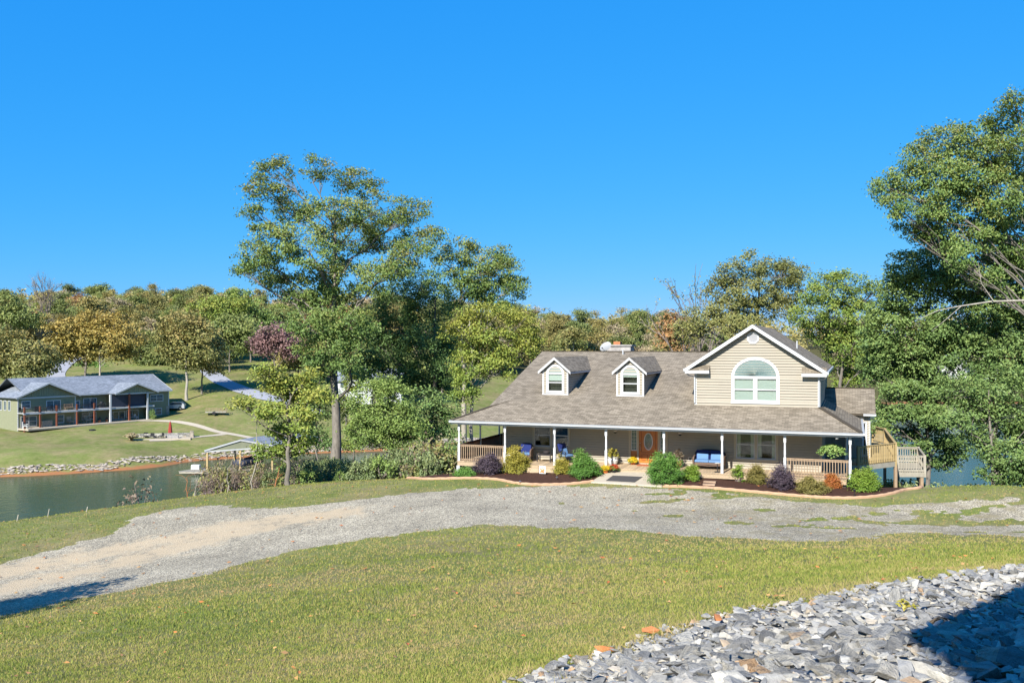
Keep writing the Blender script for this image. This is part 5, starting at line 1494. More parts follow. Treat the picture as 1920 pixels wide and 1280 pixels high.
wr_.slab([(GR + .02, wrb, wrz), (wge, wrb, wrz), (wge, wrb + 2.9, wze), (GR + .02, wrb + 2.9, wze)], .12, (1, 0, 0))
wroof = wr_.build('wing_roof', M['shingle'], house)
g_ = MB(); g_.box(ER + .14, wge + .02, WGB - .44, WGB - .325, wze - .13, wze - .02); g_.build('gutter', M['gutter'], wroof)
MB().beam((GR + .1, wrb, wrz + .01), (wge, wrb, wrz + .01), .24, .03).build('ridge_cap', M['shingle'], wroof)
dw0, dw1 = hb(1616, 800, WGB)[0], hb(1626, 800, WGB)[0]
window(house, 'glazed_door', dw0 + .06, dw1 - .06, .16, 2.04, WGB, casing=.06)

# porch floor -------------------------------------------------------------------------------
board_cache = {}
def board(a, bb0, bb1, zt, w=.138, parent=None, mat='deck_wood', name='deck_board'):
    key = (round(bb1 - bb0, 3), w, mat)
    if key not in board_cache:
        m_ = MB(); m_.box(0, w, 0, bb1 - bb0, -.032, 0)
        me = m_.build(name, M[mat]).data
        bpy.data.objects.remove([o for o in bpy.data.objects if o.data == me][0])
        board_cache[key] = me
    o = link(name, board_cache[key], parent)
    o.location = (a, bb0, zt + random.uniform(-.002, .002))
    return o
deck = MB()
deck.box(-.06, 20.42, -.10, -.06, -.26, -.034)            # rim joists
deck.box(-.06, -.02, -.06, 9.0, -.26, -.034); deck.box(20.38, 20.42, -.06, 8.8, -.26, -.034)
for k in range(9): deck.box(.1, 20.3, .2 + k * .24, .24 + k * .24, -.2, -.036)
for k in range(10, 36): deck.box(.1, WL - .05, .2 + k * .24, .24 + k * .24, -.2, -.036); deck.box(WR + .05, 20.3, .2 + k * .24, .24 + k * .24, -.2, -.036)
porch = deck.build('porch_frame', M['deck_wood'], house)
k = 0; a = -.08
while a < 20.35:
    bb1 = 9.0 if a < WL - .16 else (8.8 if a > WR + .03 else WB - .02)
    board(a, -.13, bb1, 0, parent=porch)
    a += .1455
pm = MB()
for q in (.0, 2.5, 5, 7.5, 10, 12.5, 15, 17.5, 20.3): pm.box(q - .08, q + .08, .1, .26, -1.6, -.2)
for q in (3.5, 6.5, 8.7): pm.box(-.05, .11, q, q + .16, -3.2, -.2); pm.box(20.2, 20.36, q, q + .16, -3.4, -.2)
pm.build('pier', M['grey_wood'], porch)
st_ = MB(); st_.box(3.9, 8.45, -.36, -.13, -.42, -.16); st_.build('step', M['deck_wood'], porch)
# posts with turned middles -------------------------------------------------------------------
post_x = [hb(x, 840, 0)[0] for x in (861, 947, 1040, 1136.5, 1245, 1354, 1471.6, 1594)]
def post_mesh(z0=0.0, z1=EZ - .26):
    m_ = MB(); w = .062
    m_.box(-w, w, -w, w, z0, .92); m_.box(-w, w, -w, w, z1 - .34, z1)
    m_.lathe([(.058, .92), (.062, .95), (.045, .99), (.052, 1.03), (.056, 1.1), (.050, z1 - .55), (.046, z1 - .44), (.058, z1 - .40), (.045, z1 - .37), (.06, z1 - .34)], k=10)
    return m_
pme = post_mesh().build('porch_post', M['post'], house)
pme.location = (post_x[0], 0, 0); pmesh = pme.data
for q in post_x[1:]:
    o = link('porch_post', pmesh, house); o.location = (q, 0, 0)
for (qa, qb) in ((0.0, 3.1), (0.0, 6.2), (0.0, 8.9), (20.38, 4.4), (20.38, 8.7)):
    o = link('porch_post', pmesh, house); o.location = (qa, qb, 0)
lg = MB(); lg.box(-.09, .09, -.14, .03, -.95, -.262); o = lg.build('post_foot', M['post'], house); o.location = (post_x[0], -.02, 0)
# railings ------------------------------------------------------------------------------------
bal = MB(); bal.box(-.018, .018, -.018, .018, 0, 1); bal_me = {}
def railing(p0, p1, z0, parent, mat='rail_wood', height=.90, sp=.128, name='railing', cap=.09, zl=.09):
    p0 = Vector((*p0, 0)); p1 = Vector((*p1, 0)); d = (p1 - p0); ln = d.length; d.normalize()
    m_ = MB(); up = Vector((0, 0, z0))
    m_.beam(p0 + up + Vector((0, 0, height)), p1 + up + Vector((0, 0, height)), cap, .038)
    m_.beam(p0 + up + Vector((0, 0, height - .06)), p1 + up + Vector((0, 0, height - .06)), .035, .078)
    r_ = m_.build(name, M[mat], parent)
    MB().beam(p0 + up + Vector((0, 0, zl)), p1 + up + Vector((0, 0, zl)), .035, .075).build('bottom_rail', M[mat], r_)
    key = (mat, height, zl)
    if key not in bal_me:
        b_ = MB(); b_.box(-.019, .019, -.019, .019, zl - .07, height - .022)
        o = b_.build('baluster', M[mat]); bal_me[key] = o.data; bpy.data.objects.remove(o)
    nb = int(ln / sp); side = Vector((d.y, -d.x, 0)) * .037
    for i in range(nb):
        q = p0 + d * (ln * (i + .5) / nb) + side
        o = link('baluster', bal_me[key], r_); o.location = (q.x, q.y, z0); o.rotation_euler = (0, 0, math.atan2(d.y, d.x))
    return r_
railing((post_x[0] + .08, 0), (post_x[1] - .08, 0), 0, house)
railing((0, .08), (0, 3.02), 0, house, 'dark_wood'); railing((0, 3.18), (0, 8.8), 0, house, 'dark_wood')
railing((post_x[6] + .08, 0), (post_x[7] - .08, 0), 0, house)
# front door -----------------------------------------------------------------------------------
da0, da1 = hb(1198, 850, WB)[0], hb(1233.5, 850, WB)[0]
fr = MB(); b_ = WB
for q0, q1 in ((dr[0] - .06, dr[0] + .06), (da0 - .10, da0), (da1, da1 + .10), (dr[1] - .06, dr[1] + .06)): fr.box(q0, q1, b_ - .05, b_ + .10, 0, 2.16)
fr.box(dr[0] - .06, dr[1] + .06, b_ - .055, b_ + .10, 2.10, 2.24); fr.box(dr[0] + .06, dr[1] - .06, b_ - .08, b_ + .1, 0, .045)
entry = fr.build('door_frame', M['siding_edge'], house)
db = MB(); db.box(da0, da1, b_ + .02, b_ + .07, .05, 2.10); door = db.build('front_door', M['door_wood'], house)
dc = (da0 + da1) / 2; dwid = da1 - da0
pn = MB()
def ringrect(m_, x0, x1, z0, z1, w, y0, y1):
    m_.box(x0, x1, y0, y1, z0, z0 + w); m_.box(x0, x1, y0, y1, z1 - w, z1); m_.box(x0, x0 + w, y0, y1, z0 + w, z1 - w); m_.box(x1 - w, x1, y0, y1, z0 + w, z1 - w)
ringrect(pn, dc - .38, dc - .03, .20, .52, .03, b_ + .005, b_ + .02); ringrect(pn, dc + .03, dc + .38, .20, .52, .03, b_ + .005, b_ + .02)
ringrect(pn, dc - .40, dc + .40, .62, 2.02, .03, b_ + .008, b_ + .02)
pn.build('door_moulding', M['door_dark'], door)
ov_ = MB(); oz = 1.23; orx, orz = .25, .47; n_ = 28
for i in range(n_):
    t0, t1 = 2 * math.pi * i / n_, 2 * math.pi * (i + 1) / n_
    e = lambda t_, k: (dc + math.cos(t_) * (orx + k), oz + math.sin(t_) * (orz + k))
    o0, o1, i0, i1 = e(t0, 0), e(t1, 0), e(t0, -.05), e(t1, -.05)
    ov_.poly([(o0[0], b_ - .01, o0[1]), (o1[0], b_ - .01, o1[1]), (i1[0], b_ - .015, i1[1]), (i0[0], b_ - .015, i0[1])])
    ov_.poly([(o0[0], b_ - .01, o0[1]), (o1[0], b_ - .01, o1[1]), (o1[0], b_ + .03, o1[1]), (o0[0], b_ + .03, o0[1])])
    ov_.poly([(i0[0], b_ - .015, i0[1]), (i1[0], b_ - .015, i1[1]), (i1[0], b_ + .01, i1[1]), (i0[0], b_ + .01, i0[1])])
ov_.build('oval_frame', M['trim'], door)
og = MB(); og.poly([(dc + math.cos(2 * math.pi * i / n_) * (orx - .05), b_ + .004, oz + math.sin(2 * math.pi * i / n_) * (orz - .05)) for i in range(n_)])
og.build('oval_glass', M['leaded'], door)
lead = MB()
for k in range(5):
    rr_ = .08 + k * .075
    lead.tube([(dc + math.cos(t_) * rr_ * .5, b_ - .003, oz + math.sin(t_) * rr_) for t_ in np.linspace(0, 2 * math.pi, 15)], .006, 4, cap=False)
lead.build('leading', M['brass'], door)
hd = MB(); hd.tube([(da0 + .08, b_ + .01, .72), (da0 + .08, b_ - .05, .78), (da0 + .08, b_ - .05, .98), (da0 + .08, b_ + .01, 1.04)], .014, 6); hd.lathe([(.03, 0), (.03, .02)], (da0 + .08, b_ - .0, 1.12), 8)
hd.build('handle', M['brass'], door)
for q0, q1 in ((dr[0] + .06, da0 - .10), (da1 + .10, dr[1] - .06)):
    s_ = MB(); s_.box(q0, q1, b_ + .02, b_ + .06, .05, .70); sl = s_.build('sidelight', M['door_wood'], house)
    f_ = MB(); ringrect(f_, q0, q1, .70, 2.10, .045, b_ - .0, b_ + .05); f_.build('sidelight_frame', M['trim'], sl)
    MB().box(q0 + .045, q1 - .045, b_ + .02, b_ + .03, .745, 2.055).build('sidelight_glass', M['leaded'], sl)
    l_ = MB()
    for k in range(6): l_.box(q0 + .05, q1 - .05, b_ + .010, b_ + .018, .9 + k * .2, .912 + k * .2)
    l_.box((q0 + q1) / 2 - .006, (q0 + q1) / 2 + .006, b_ + .008, b_ + .016, .75, 2.05)
    l_.build('leading', M['brass'], sl)
# wall lanterns, outlet
for x in (1154.5, 1276):
    la = hb(x, 815, WB)[0]; lz = 1.72
    m_ = MB(); m_.box(la - .07, la + .10, WB - .03, WB - .018, lz + .0, lz + .28); s_ = m_.build('wall_lantern', M['trim'], house)
    k_ = MB(); k_.lathe([(.02, .30), (.09, .25), (.10, .23), (.085, .22), (.075, 0.02), (.085, .0), (.03, -.04)], (la, WB - .16, lz - .06), 8); k_.tube([(la, WB - .03, lz + .12), (la, WB - .1, lz + .26), (la, WB - .16, lz + .24)], .012, 5)
    k_.build('lantern_body', M['black_metal'], s_)
    g_ = MB(); g_.lathe([(.05, .04), (.088, .06), (.09, .14), (.06, .16)], (la, WB - .16, lz - .06), 8); g_.build('lantern_glass', M['lamp_glass'], s_)
oa, oz_ = hb(1294, 860, WB)
m_ = MB(); m_.box(oa - .09, oa + .09, WB - .03, WB - .01, oz_ - .1, oz_ + .1); ot = m_.build('outlet_plate', M['trim'], house)
MB().box(oa - .045, oa + .045, WB - .04, WB - .03, oz_ - .06, oz_ + .06).build('outlet_cover', M['black_metal'], ot)
ca2, cz2 = hb(1563, 821, 0)
m_ = MB(); m_.tube([(20.0, -.02, 2.05), (20.0, -.10, 2.02)], .03, 6); m_.tube([(20.05, -.1, 2.0), (19.93, -.16, 1.98)], .055, 8); m_.build('security_lamp', M['trim'], house)

# satellite dish --------------------------------------------------------------------------------
dish = thing('satellite_dish', 'grey satellite dish on the ridge before the chimney', 'dish', hw(hb(1135, 650, RB)[0], RB + .1, RZ - .05), -TH)
dm = MB(); 
for i in range(5):
    for j in range(16): pass
rings = []
for i in range(6):
    r_ = .34 * i / 5
    rings.append(dm._add([(r_ * 1.12 * math.cos(2 * math.pi * j / 16), -.10 + r_ * r_ * .45 - .32 * r_ * math.cos(2 * math.pi * j / 16) * 0, .36 + r_ * .82 * math.sin(2 * math.pi * j / 16) + .35 * r_ * math.cos(2 * math.pi * j / 16)) for j in range(16)]))
for i in range(5):
    for j in range(16): dm.face([rings[i] + j, rings[i] + (j + 1) % 16, rings[i+1] + (j + 1) % 16, rings[i+1] + j])
dm.build('reflector', M['grey_dish'], dish, smooth=True)
m_ = MB(); m_.tube([(0, .05, -.1), (0, .05, .25), (0, -.08, .36)], .03, 6); m_.tube([(0, -.08, .05), (-.1, -.5, .25)], .015, 5); m_.cbox(-.1, -.52, .27, .07, .1, .07)
m_.build('mount_arm', M['black_metal'], dish)

# side decks ---------------------------------------------------------------------------------------
def toh(p):
    d = Vector(p) - P0
    return (d.dot(E1), d.dot(E2))
ud = thing('upper_deck', 'raised yellow pine deck with angled railing at the right side of the house', 'deck', hw(20.5, 5, 0), 0)
ud_o = ud.location
def udl(p): return (p[0] - ud_o.x, p[1] - ud_o.y)
U = [on_z(1609, 872, 0), on_z(1679, 864, 0), px(1659, 802, 59.5), px(1636, 799, 61.5)]
U = [udl(p) for p in U]
back = udl(hw(wga + .1, WGB + .1)); inner = udl(hw(20.5, WGB - .1)); inn2 = udl(hw(20.5, 3.2))
fl = MB(); fl.slab([(*U[0], -.034), (*U[1], -.034), (*U[2], -.034), (*U[3], -.034), (*back, -.034), (*inner, -.034), (*inn2, -.034)], .03); fl.build('deck_frame', M['grey_wood'], ud)
d01 = (Vector(U[1]) - Vector(U[0])).normalized(); nrm_ = Vector((-d01.y, d01.x))
poly_ = [U[0], U[1], U[2], U[3], back, inner, inn2]
# boards run along the front rail, clipped to the outline
def clip_line(c, d, poly):
    ts = []
    for (p, q) in zip(poly, poly[1:] + poly[:1]):
        p = Vector(p); q = Vector(q); e = q - p
        den = d.x * e.y - d.y * e.x
        if abs(den) < 1e-9: continue
        w_ = p - c
        t_ = (w_.x * e.y - w_.y * e.x) / den; s_ = (w_.x * d.y - w_.y * d.x) / den
        if 0 <= s_ <= 1: ts.append(t_)
    return sorted(ts)
for k in range(90):
    c = Vector(U[0]) + nrm_ * (.08 + k * .145)
    ts = clip_line(c, d01, poly_)
    if len(ts) >= 2:
        p_, q_ = c + d01 * ts[0], c + d01 * ts[-1]
        if (q_ - p_).length > .2:
            MB().beam((p_.x, p_.y, -.016), (q_.x, q_.y, -.016), .138, .03).build('deck_board', M['new_wood'], ud)
rim = MB()
for p_, q_ in zip(U[:-1], U[1:]): rim.beam((*p_, -.17), (*q_, -.17), .045, .26)
rim.build('rim_joist', M['grey_wood'], ud)
for p_, q_ in zip(U[:-1], U[1:]): railing(p_, q_, 0, ud, 'new_wood', 1.0, .155, cap=.13)
m_ = MB()
for p_ in U: m_.box(p_[0] - .06, p_[0] + .06, p_[1] - .06, p_[1] + .06, -.3, 1.05)
m_.build('rail_post', M['new_wood'], ud)
for p_ in U[:3]:
    wp_ = (p_[0] + ud_o.x, p_[1] + ud_o.y); g_ = gz(*wp_)
    MB().box(p_[0] - .075, p_[0] + .075, p_[1] - .075, p_[1] + .075, g_ - .2, -.3).build('support_post', M['rail_wood'], ud)
zl_ = -1.0
ld = thing('lower_deck', 'small grey weathered deck on posts, below and right of the yellow deck', 'deck', on_z(1708, 884, zl_), 0)
lo_ = ld.location
Lc = [on_z(1682, 884, zl_), on_z(1734, 884.5, zl_), px(1722, 838, 58.0), px(1682, 837, 58.2)]
Lc = [(p.x - lo_.x, p.y - lo_.y) for p in Lc]
MB().slab([(*p, -.034) for p in Lc], .03).build('deck_frame', M['grey_wood'], ld)
kk = 0
for k in range(40):
    t_ = (k + .5) / 28
    if t_ > 1: break
    p_ = Vector(Lc[0]).lerp(Vector(Lc[3]), t_); q_ = Vector(Lc[1]).lerp(Vector(Lc[2]), t_)
    MB().beam((*p_, -.016), (*q_, -.016), .125, .03).build('deck_board', M['grey_wood'], ld)
rim = MB()
for p_, q_ in zip(Lc, Lc[1:] + Lc[:1]): rim.beam((*p_, -.17), (*q_, -.17), .045, .26)
rim.build('rim_joist', M['grey_wood'], ld)
for p_, q_ in ((Lc[0], Lc[1]), (Lc[1], Lc[2]), (Lc[2], Lc[3])): railing(p_, q_, 0, ld, 'grey_wood', .95, .14, cap=.12)
m_ = MB()
for p_ in Lc: m_.box(p_[0] - .055, p_[0] + .055, p_[1] - .055, p_[1] + .055, -.3, 1.0)
m_.build('rail_post', M['grey_wood'], ld)
for p_ in ((Lc[0][0] + .12, Lc[0][1] + .2), (Lc[1][0] - .15, Lc[1][1] + .1), Lc[2], Lc[3]):
    g_ = gz(p_[0] + lo_.x, p_[1] + lo_.y)
    MB().box(p_[0] - .085, p_[0] + .085, p_[1] - .085, p_[1] + .085, g_ - lo_.z - .2, -.3).build('support_post', M['rail_wood'], ld)
# ------------------------------------------------------------------ things on the porch
def on_deck(x, b):
    """porch floor point at photo column x and depth b"""
    return hw(hb(x, 860, b)[0], b, 0)
def rounded_cushion(w, d, h):
    bm = bmesh.new(); bmesh.ops.create_cube(bm, size=1)
    for v in bm.verts: v.co = Vector((v.co.x * w, v.co.y * d, v.co.z * h))
    bmesh.ops.bevel(bm, geom=bm.edges[:], offset=min(w, d, h) * .32, segments=3, profile=.6, affect='EDGES')
    me = bpy.data.meshes.new('cushion'); bm.to_mesh(me); bm.free()
    me.polygons.foreach_set('use_smooth', [True] * len(me.polygons))
    return me
def place(name, me, mat, parent, loc, rot=(0, 0, 0)):
    me.materials.append(mat); o = link(name, me, parent); o.location = loc; o.rotation_euler = rot
    return o
def seat(name, label, cat, p, rz, w, seats=1, dark='wicker_dark', arms='wicker', group=None):
    t = thing(name, label, cat, p, rz, group)
    hw_ = w / 2
    f = MB(); f.box(-hw_ + .06, hw_ - .06, -.34, .30, .26, .36); f.tube([(-hw_ + .06, -.36, .24), (0, -.36, .20), (hw_ - .06, -.36, .24)], .03, 6)
    f.build('seat_frame', M[arms], t)
    b = MB()                                     # rounded back
    pts = []
    for i in range(13):
        u = -1 + 2 * i / 12
        pts.append((u * hw_, .30 + .10 * (1 - u * u) * 0 , .95 - .16 * abs(u) ** 3.5))
    for i in range(12):
        p0, p1 = pts[i], pts[i+1]
        b.poly([(p0[0], .26, .36), (p1[0], .26, .36), (p1[0], p1[1] + .06, p1[2]), (p0[0], p0[1] + .06, p0[2])])
        b.poly([(p0[0], .32, .36), (p1[0], .32, .36), (p1[0], p1[1] + .12, p1[2]), (p0[0], p0[1] + .12, p0[2])])
    b.tube([(q[0], q[1] + .09, q[2]) for q in pts], .035, 6)
    b.tube([(-hw_, .32, .3), (-hw_, .38, .8)], .035, 6); b.tube([(hw_, .32, .3), (hw_, .38, .8)], .035, 6)
    b.build('backrest', M[dark], t)
    for s in (-1, 1):
        a = MB(); x = s * (hw_ + .0)
        a.tube([(x, .34, .64), (x, 0, .66), (x, -.30, .62), (x, -.40, .54), (x, -.38, .28)], .045, 7)
        a.box(x - .025, x + .025, -.36, .34, .28, .60)
        a.build('armrest', M[arms], t)
    for sx in (-1, 1):
        for sy in (-.33, .30):
            l_ = MB(); l_.tube([(sx * (hw_ - .04), sy, .30), (sx * hw_, sy * 1.08, 0)], .028, 6); l_.build('leg', M[arms], t)
    cw = (w - .10) / seats
    for i in range(seats):
        cx = -w / 2 + .05 + cw * (i + .5)
        place('seat_cushion', rounded_cushion(cw - .01, .60, .12), M['cushion_blue'], t, (cx, -.04, .42))
        place('back_cushion', rounded_cushion(cw - .02, .13, .50), M['cushion_navy'], t, (cx, .24, .70), (R(-10), 0, 0))
        if seats > 1: place('pillow', rounded_cushion(cw * .82, .13, .32), M['cushion_blue'], t, (cx + .0, .12, .62), (R(-14), 0, R(4 - 8 * i)))
    return t
seat('wicker_armchair', 'wicker armchair with blue cushions facing out, beside the left porch window', 'chair', on_deck(985, 1.15), -TH + R(8), .72, arms='wicker', group='blue cushioned wicker chairs')
# a sling-like rocker seen from the side
rk_ = thing('rocking_armchair', 'dark framed rocking chair with blue cushions turned sideways right of the table', 'chair', on_deck(1061, 1.15), -TH + R(62), group='blue cushioned wicker chairs')
for s in (-1, 1):
    m_ = MB(); x = s * .31
    m_.tube([(x, -.42, .07), (x, -.2, .02), (x, .1, .015), (x, .45, .08)], .022, 6)
    m_.tube([(x, -.25, .03), (x, -.26, .60)], .022, 6); m_.tube([(x, .22, .03), (x, .10, .34)], .022, 6)
    m_.tube([(x, .22, .62), (x, -.1, .66), (x, -.3, .62), (x, -.26, .52)], .026, 6)
    m_.build('rocker', M['wicker_dark'], rk_)
m_ = MB(); m_.box(-.31, .31, -.28, .22, .32, .37); m_.build('seat_frame', M['wicker_dark'], rk_)
m_ = MB(); m_.tube([(-.31, .18, .34), (-.31, .46, .98), (-.1, .50, 1.04), (.1, .50, 1.04), (.31, .46, .98), (.31, .18, .34)], .028, 6)
m_.poly([(-.3, .19, .36), (.3, .19, .36), (.3, .45, .98), (-.3, .45, .98)]); m_.build('backrest', M['wicker_dark'], rk_)
place('seat_cushion', rounded_cushion(.56, .52, .11), M['cushion_blue'], rk_, (0, -.04, .42))
place('back_cushion', rounded_cushion(.56, .12, .62), M['cushion_navy'], rk_, (0, .26, .74), (R(-22), 0, 0))
place('pillow', rounded_cushion(.42, .12, .32), M['cushion_blue'], rk_, (0, .12, .62), (R(-20), 0, 0))
seat('wicker_loveseat', 'dark wicker loveseat with navy backs and light blue pillows under the right lantern', 'loveseat', on_deck(1330, 1.45), -TH, 1.55, seats=2, dark='wicker_dark', arms='wicker')
tt_ = thing('side_table', 'low dark wicker table between the two porch chairs', 'table', on_deck(1022, 1.25), -TH)
m_ = MB(); m_.box(-.42, .42, -.28, .28, .36, .42); m_.build('table_top', M['wicker_dark'], tt_)
for sx in (-1, 1):
    for sy in (-1, 1): MB().box(sx * .38 - .025, sx * .38 + .025, sy * .24 - .025, sy * .24 + .025, 0, .36).build('leg', M['wicker_dark'], tt_)
m_ = MB(); m_.lathe([(.12, 0), (.17, .05), (.18, .12), (.12, .17), (.05, .18)], (0, 0, 0), 10); o = m_.build('woven_basket', M['wicker_dark']); o.location = tt_.location + Vector((.08, .05, .421))
tag(o, 'dark round basket on the low porch table', 'basket')
# plant stand near the loveseat post
ps = thing('plant_stand', 'small black metal stand with a pale top beside the loveseat post', 'stand', on_deck(1345, .35), -TH)
m_ = MB(); m_.lathe([(.15, 0), (.16, .02), (.05, .04), (.02, .06), (.02, .40), (.05, .42)], k=12); m_.build('pedestal', M['black_metal'], ps)
m_ = MB(); m_.lathe([(.05, .42), (.13, .45), (.14, .47), (.12, .475)], k=12); m_.build('top', M['pot_white'], ps)

# potted plants
def leaf_blob(seed, mat, n, per, rx, rz, z, leaf, spread=.06):
    tb = TB(seed); d = tb.r.normal(0, 1, (n, 3)); d[:, 2] = np.abs(d[:, 2]); d /= np.linalg.norm(d, axis=1)[:, None]
    c = d * (rx, rx, rz) * (tb.r.uniform(.4, 1, n) ** .4)[:, None] + (0, 0, z)
    tb.leaves(c, per, spread, leaf, .35 + .3 * tb.r.random(n), np.array([0, 0, z - .1]))
    return tb.leaf_mesh('foliage', mat)
def planter(p, label, r_, h_, leafm, potm, seed, flower=None, prof=None, rz_=.28):
    t = thing('planter', label, 'planter', p)
    m_ = MB(); m_.lathe(prof or [(r_ * .62, 0), (r_ * .66, h_ * .08), (r_ * .8, h_ * .2), (r_ * 1.0, h_ * .6), (r_ * .9, h_ * .85), (r_ * 1.08, h_ * .9), (r_ * 1.08, h_), (r_ * .9, h_)], k=18)
    m_.build('pot', M[potm], t, smooth=False)
    link('foliage', leaf_blob(seed, leafm, 40, 12, r_ * 1.15, rz_, h_ - .02, .09), t)
    return t
planter(on_deck(954, 1.3), 'whitewashed pot with yellow-green leaves left of the blue armchair', .25, .42, L['bush_yellow'], 'pot_white', 401)
planter(on_deck(1149, 1.25), 'fat grey-white pot with yellow flowers between the window and front door', .30, .44, L['bush_yellow'], 'pot_white', 402, rz_=.42)
planter(on_deck(1271, 1.3), 'pot with a dry reddish leggy plant behind the large round shrub', .2, .35, L['dry'], 'clay', 403, rz_=.62)
def mum(p, label, leafm, r_, seed, potm='pot_orange'):
    t = thing('potted_mum', label, 'flowers', p, 0, 'potted mums by the front door')
    m_ = MB(); m_.lathe([(r_ * .45, 0), (r_ * .6, .16), (r_ * .66, .17), (r_ * .66, .2), (r_ * .5, .2)], k=14); m_.build('pot', M[potm], t)
    gr0 = link('greenery', leaf_blob(seed + 50, L['bush_green'], 30, 10, r_ * .95, .14, .17, .07), t)
    gr0['kind'] = 'stuff'
    link('blooms', leaf_blob(seed, leafm, 70, 14, r_ * 1.02, .24, .17, .055, .04), t)
mum(on_deck(1187, 1.75), 'yellow potted mum beside the front door', L['mum_yellow'], .27, 411)
mum(hw(hb(1136, 884, -.35)[0], -.45, gz(*hw(hb(1136, 884, -.35)[0], -.45).xy) + .05), 'bright yellow potted mum at the edge of the concrete path', L['mum_yellow'], .28, 412)
mum(hw(hb(1152, 882, -.2)[0], -.30, gz(*hw(hb(1152, 882, -.2)[0], -.30).xy) + .05), 'rust-red potted mum next to the yellow one on the path', L['mum_red'], .26, 413, 'black_metal')
# hanging fern under the right corner of the porch
hf = thing('hanging_fern', 'hanging fern under the eave at the right porch corner', 'fern', hw(19.75, .55, 1.35))
m_ = MB(); m_.lathe([(.08, 0), (.16, .06), (.19, .18), (.17, .18)], k=12); m_.tube([(0, 0, .18), (0, 0, .84)], .006, 4); m_.build('hanging_pot', M['black_metal'], hf)
tb = TB(421); fv = []
for k in range(70):
    a = tb.r.uniform(0, 6.28); ln = tb.r.uniform(.35, .72); up = tb.r.uniform(.1, .4)
    t = np.linspace(0.1, 1, 9)
    c = np.stack([np.cos(a) * ln * t, np.sin(a) * ln * t, .16 + up * t * 1.2 - (up * 1.2 + tb.r.uniform(.15, .5)) * t ** 2], 1)
    tb.leaves(c, 4, .03, .10, .3 + .5 * tb.r.random(), np.zeros(3))
link('fronds', tb.leaf_mesh('fronds', L['fern']), hf)
# mats
mp_ = gpoly([(1136, 903), (1149, 893.5), (1205, 896), (1190, 906)])
def draped(name, pts, off, mat, n=8):
    v = []; fcs = []
    for i in range(n + 1):
        for j in range(n + 1):
            p = pts[0].lerp(pts[1], i / n).lerp(pts[3].lerp(pts[2], i / n), j / n)
            v.append((p.x, p.y, gz(p.x, p.y) + off))
    for i in range(n):
        for j in range(n): fcs.append((i * (n+1) + j, i * (n+1) + j + 1, (i+1) * (n+1) + j + 1, (i+1) * (n+1) + j))
    m_ = MB(); m_.v = v + [(a, b, c - .012) for a, b, c in v]; N = len(v)
    for f in fcs: m_.face(f); m_.face([N + k for k in f][::-1])
    rim = [i * (n+1) for i in range(n+1)] + [n * (n+1) + j for j in range(1, n+1)] + [i * (n+1) + n for i in range(n-1, -1, -1)] + [j for j in range(n-1, 0, -1)]
    for a, b in zip(rim, rim[1:] + rim[:1]): m_.face((a, b, N + b, N + a))
    return m_.build(name, mat)
tag(draped('walk_mat', mp_, .072, M['mat_black']), 'dark rubber mat lying on the concrete path', 'mat')
q = hb(1216, 866, 1.55)[0]
m_ = MB(); m_.box(-.62, .62, -.32, .38, 0.004, .02); o = m_.build('door_mat', M['mat_red']); o.location = hw(q, 1.6, 0); o.rotation_euler = (0, 0, -TH)
tag(o, 'rust-red mat before the front door', 'mat')
# stepping stones in the right bed
for k, (x, y) in enumerate(((1331, 905), (1329, 910), (1326, 915.5))):
    p = gpx(x, y); m_ = MB(); m_.box(-.30 + .02 * k, .30, -.14, .14, -.02, .05)
    o = m_.build('stepping_stone', M['paver']); o.location = (p.x, p.y, gz(p.x, p.y) + .035); o.rotation_euler = (0, 0, -TH + .05 * k)
    tag(o, ['stepping stone in the mulch nearest the porch', 'middle stepping stone of three in the mulch', 'stepping stone in the mulch nearest the edging'][k], 'stepping stone', 'stepping stones in the mulch')
# garden flag
p = gpx(1017, 891)
fl_ = thing('garden_flag', 'small white garden flag with orange print in the left bed', 'flag', p, -TH)
m_ = MB(); m_.tube([(-.22, 0, -.1), (-.22, 0, .52), (.2, 0, .52)], .008, 5); m_.build('stand', M['black_metal'], fl_)
m_ = MB()
for i in range(6):
    z0, z1 = .10 + i * .068, .10 + (i + 1) * .068
    m_.poly([(-.17, -.012 - .008 * math.sin(i), z0), (.18, -.012 + .008 * math.cos(i), z0), (.18, -.012 + .008 * math.cos(i + 1), z1), (-.17, -.012 - .008 * math.sin(i + 1), z1)])
m_.build('cloth', M['flag_cloth'], fl_)
m_ = MB()
for (cx, cz, rr_) in ((.0, .24, .09), (.09, .32, .055), (-.08, .34, .05), (.06, .18, .05), (-.09, .19, .045), (0.02, .42, .04)):
    m_.poly([(cx + rr_ * math.cos(t_), -.026, cz + rr_ * .8 * math.sin(t_)) for t_ in np.linspace(0, 6.28, 10)[:-1]])
m_.build('print', M['flag_orange'], fl_)
# solar path lights
for k, (x, y, lab) in enumerate(((975, 908, 'low path light in the left bed below the yellow conifer'), (1044, 900, 'silver path light in the left bed near the round green shrub'), (1277, 908, 'path light at the foot of the large round shrub'), (1602, 932, 'black path light in front of the lime shrub at the porch corner'), (1690, 918, 'black path light at the far right end of the bed'))):
    p = gpx(x, y); t = thing('path_light', lab, 'light', p, 0, 'solar path lights in the beds')
    hgt = .34 if x > 1500 else .16
    m_ = MB(); m_.tube([(0, 0, -.05), (0, 0, hgt)], .012, 6); m_.build('stake', M['black_metal'], t)
    m_ = MB(); m_.lathe([(.03, hgt - .07), (.045, hgt - .02), (.075, hgt), (.03, hgt + .035)], k=10); m_.build('lamp_head', M['black_metal'] if x > 1500 else M['brass'], t)

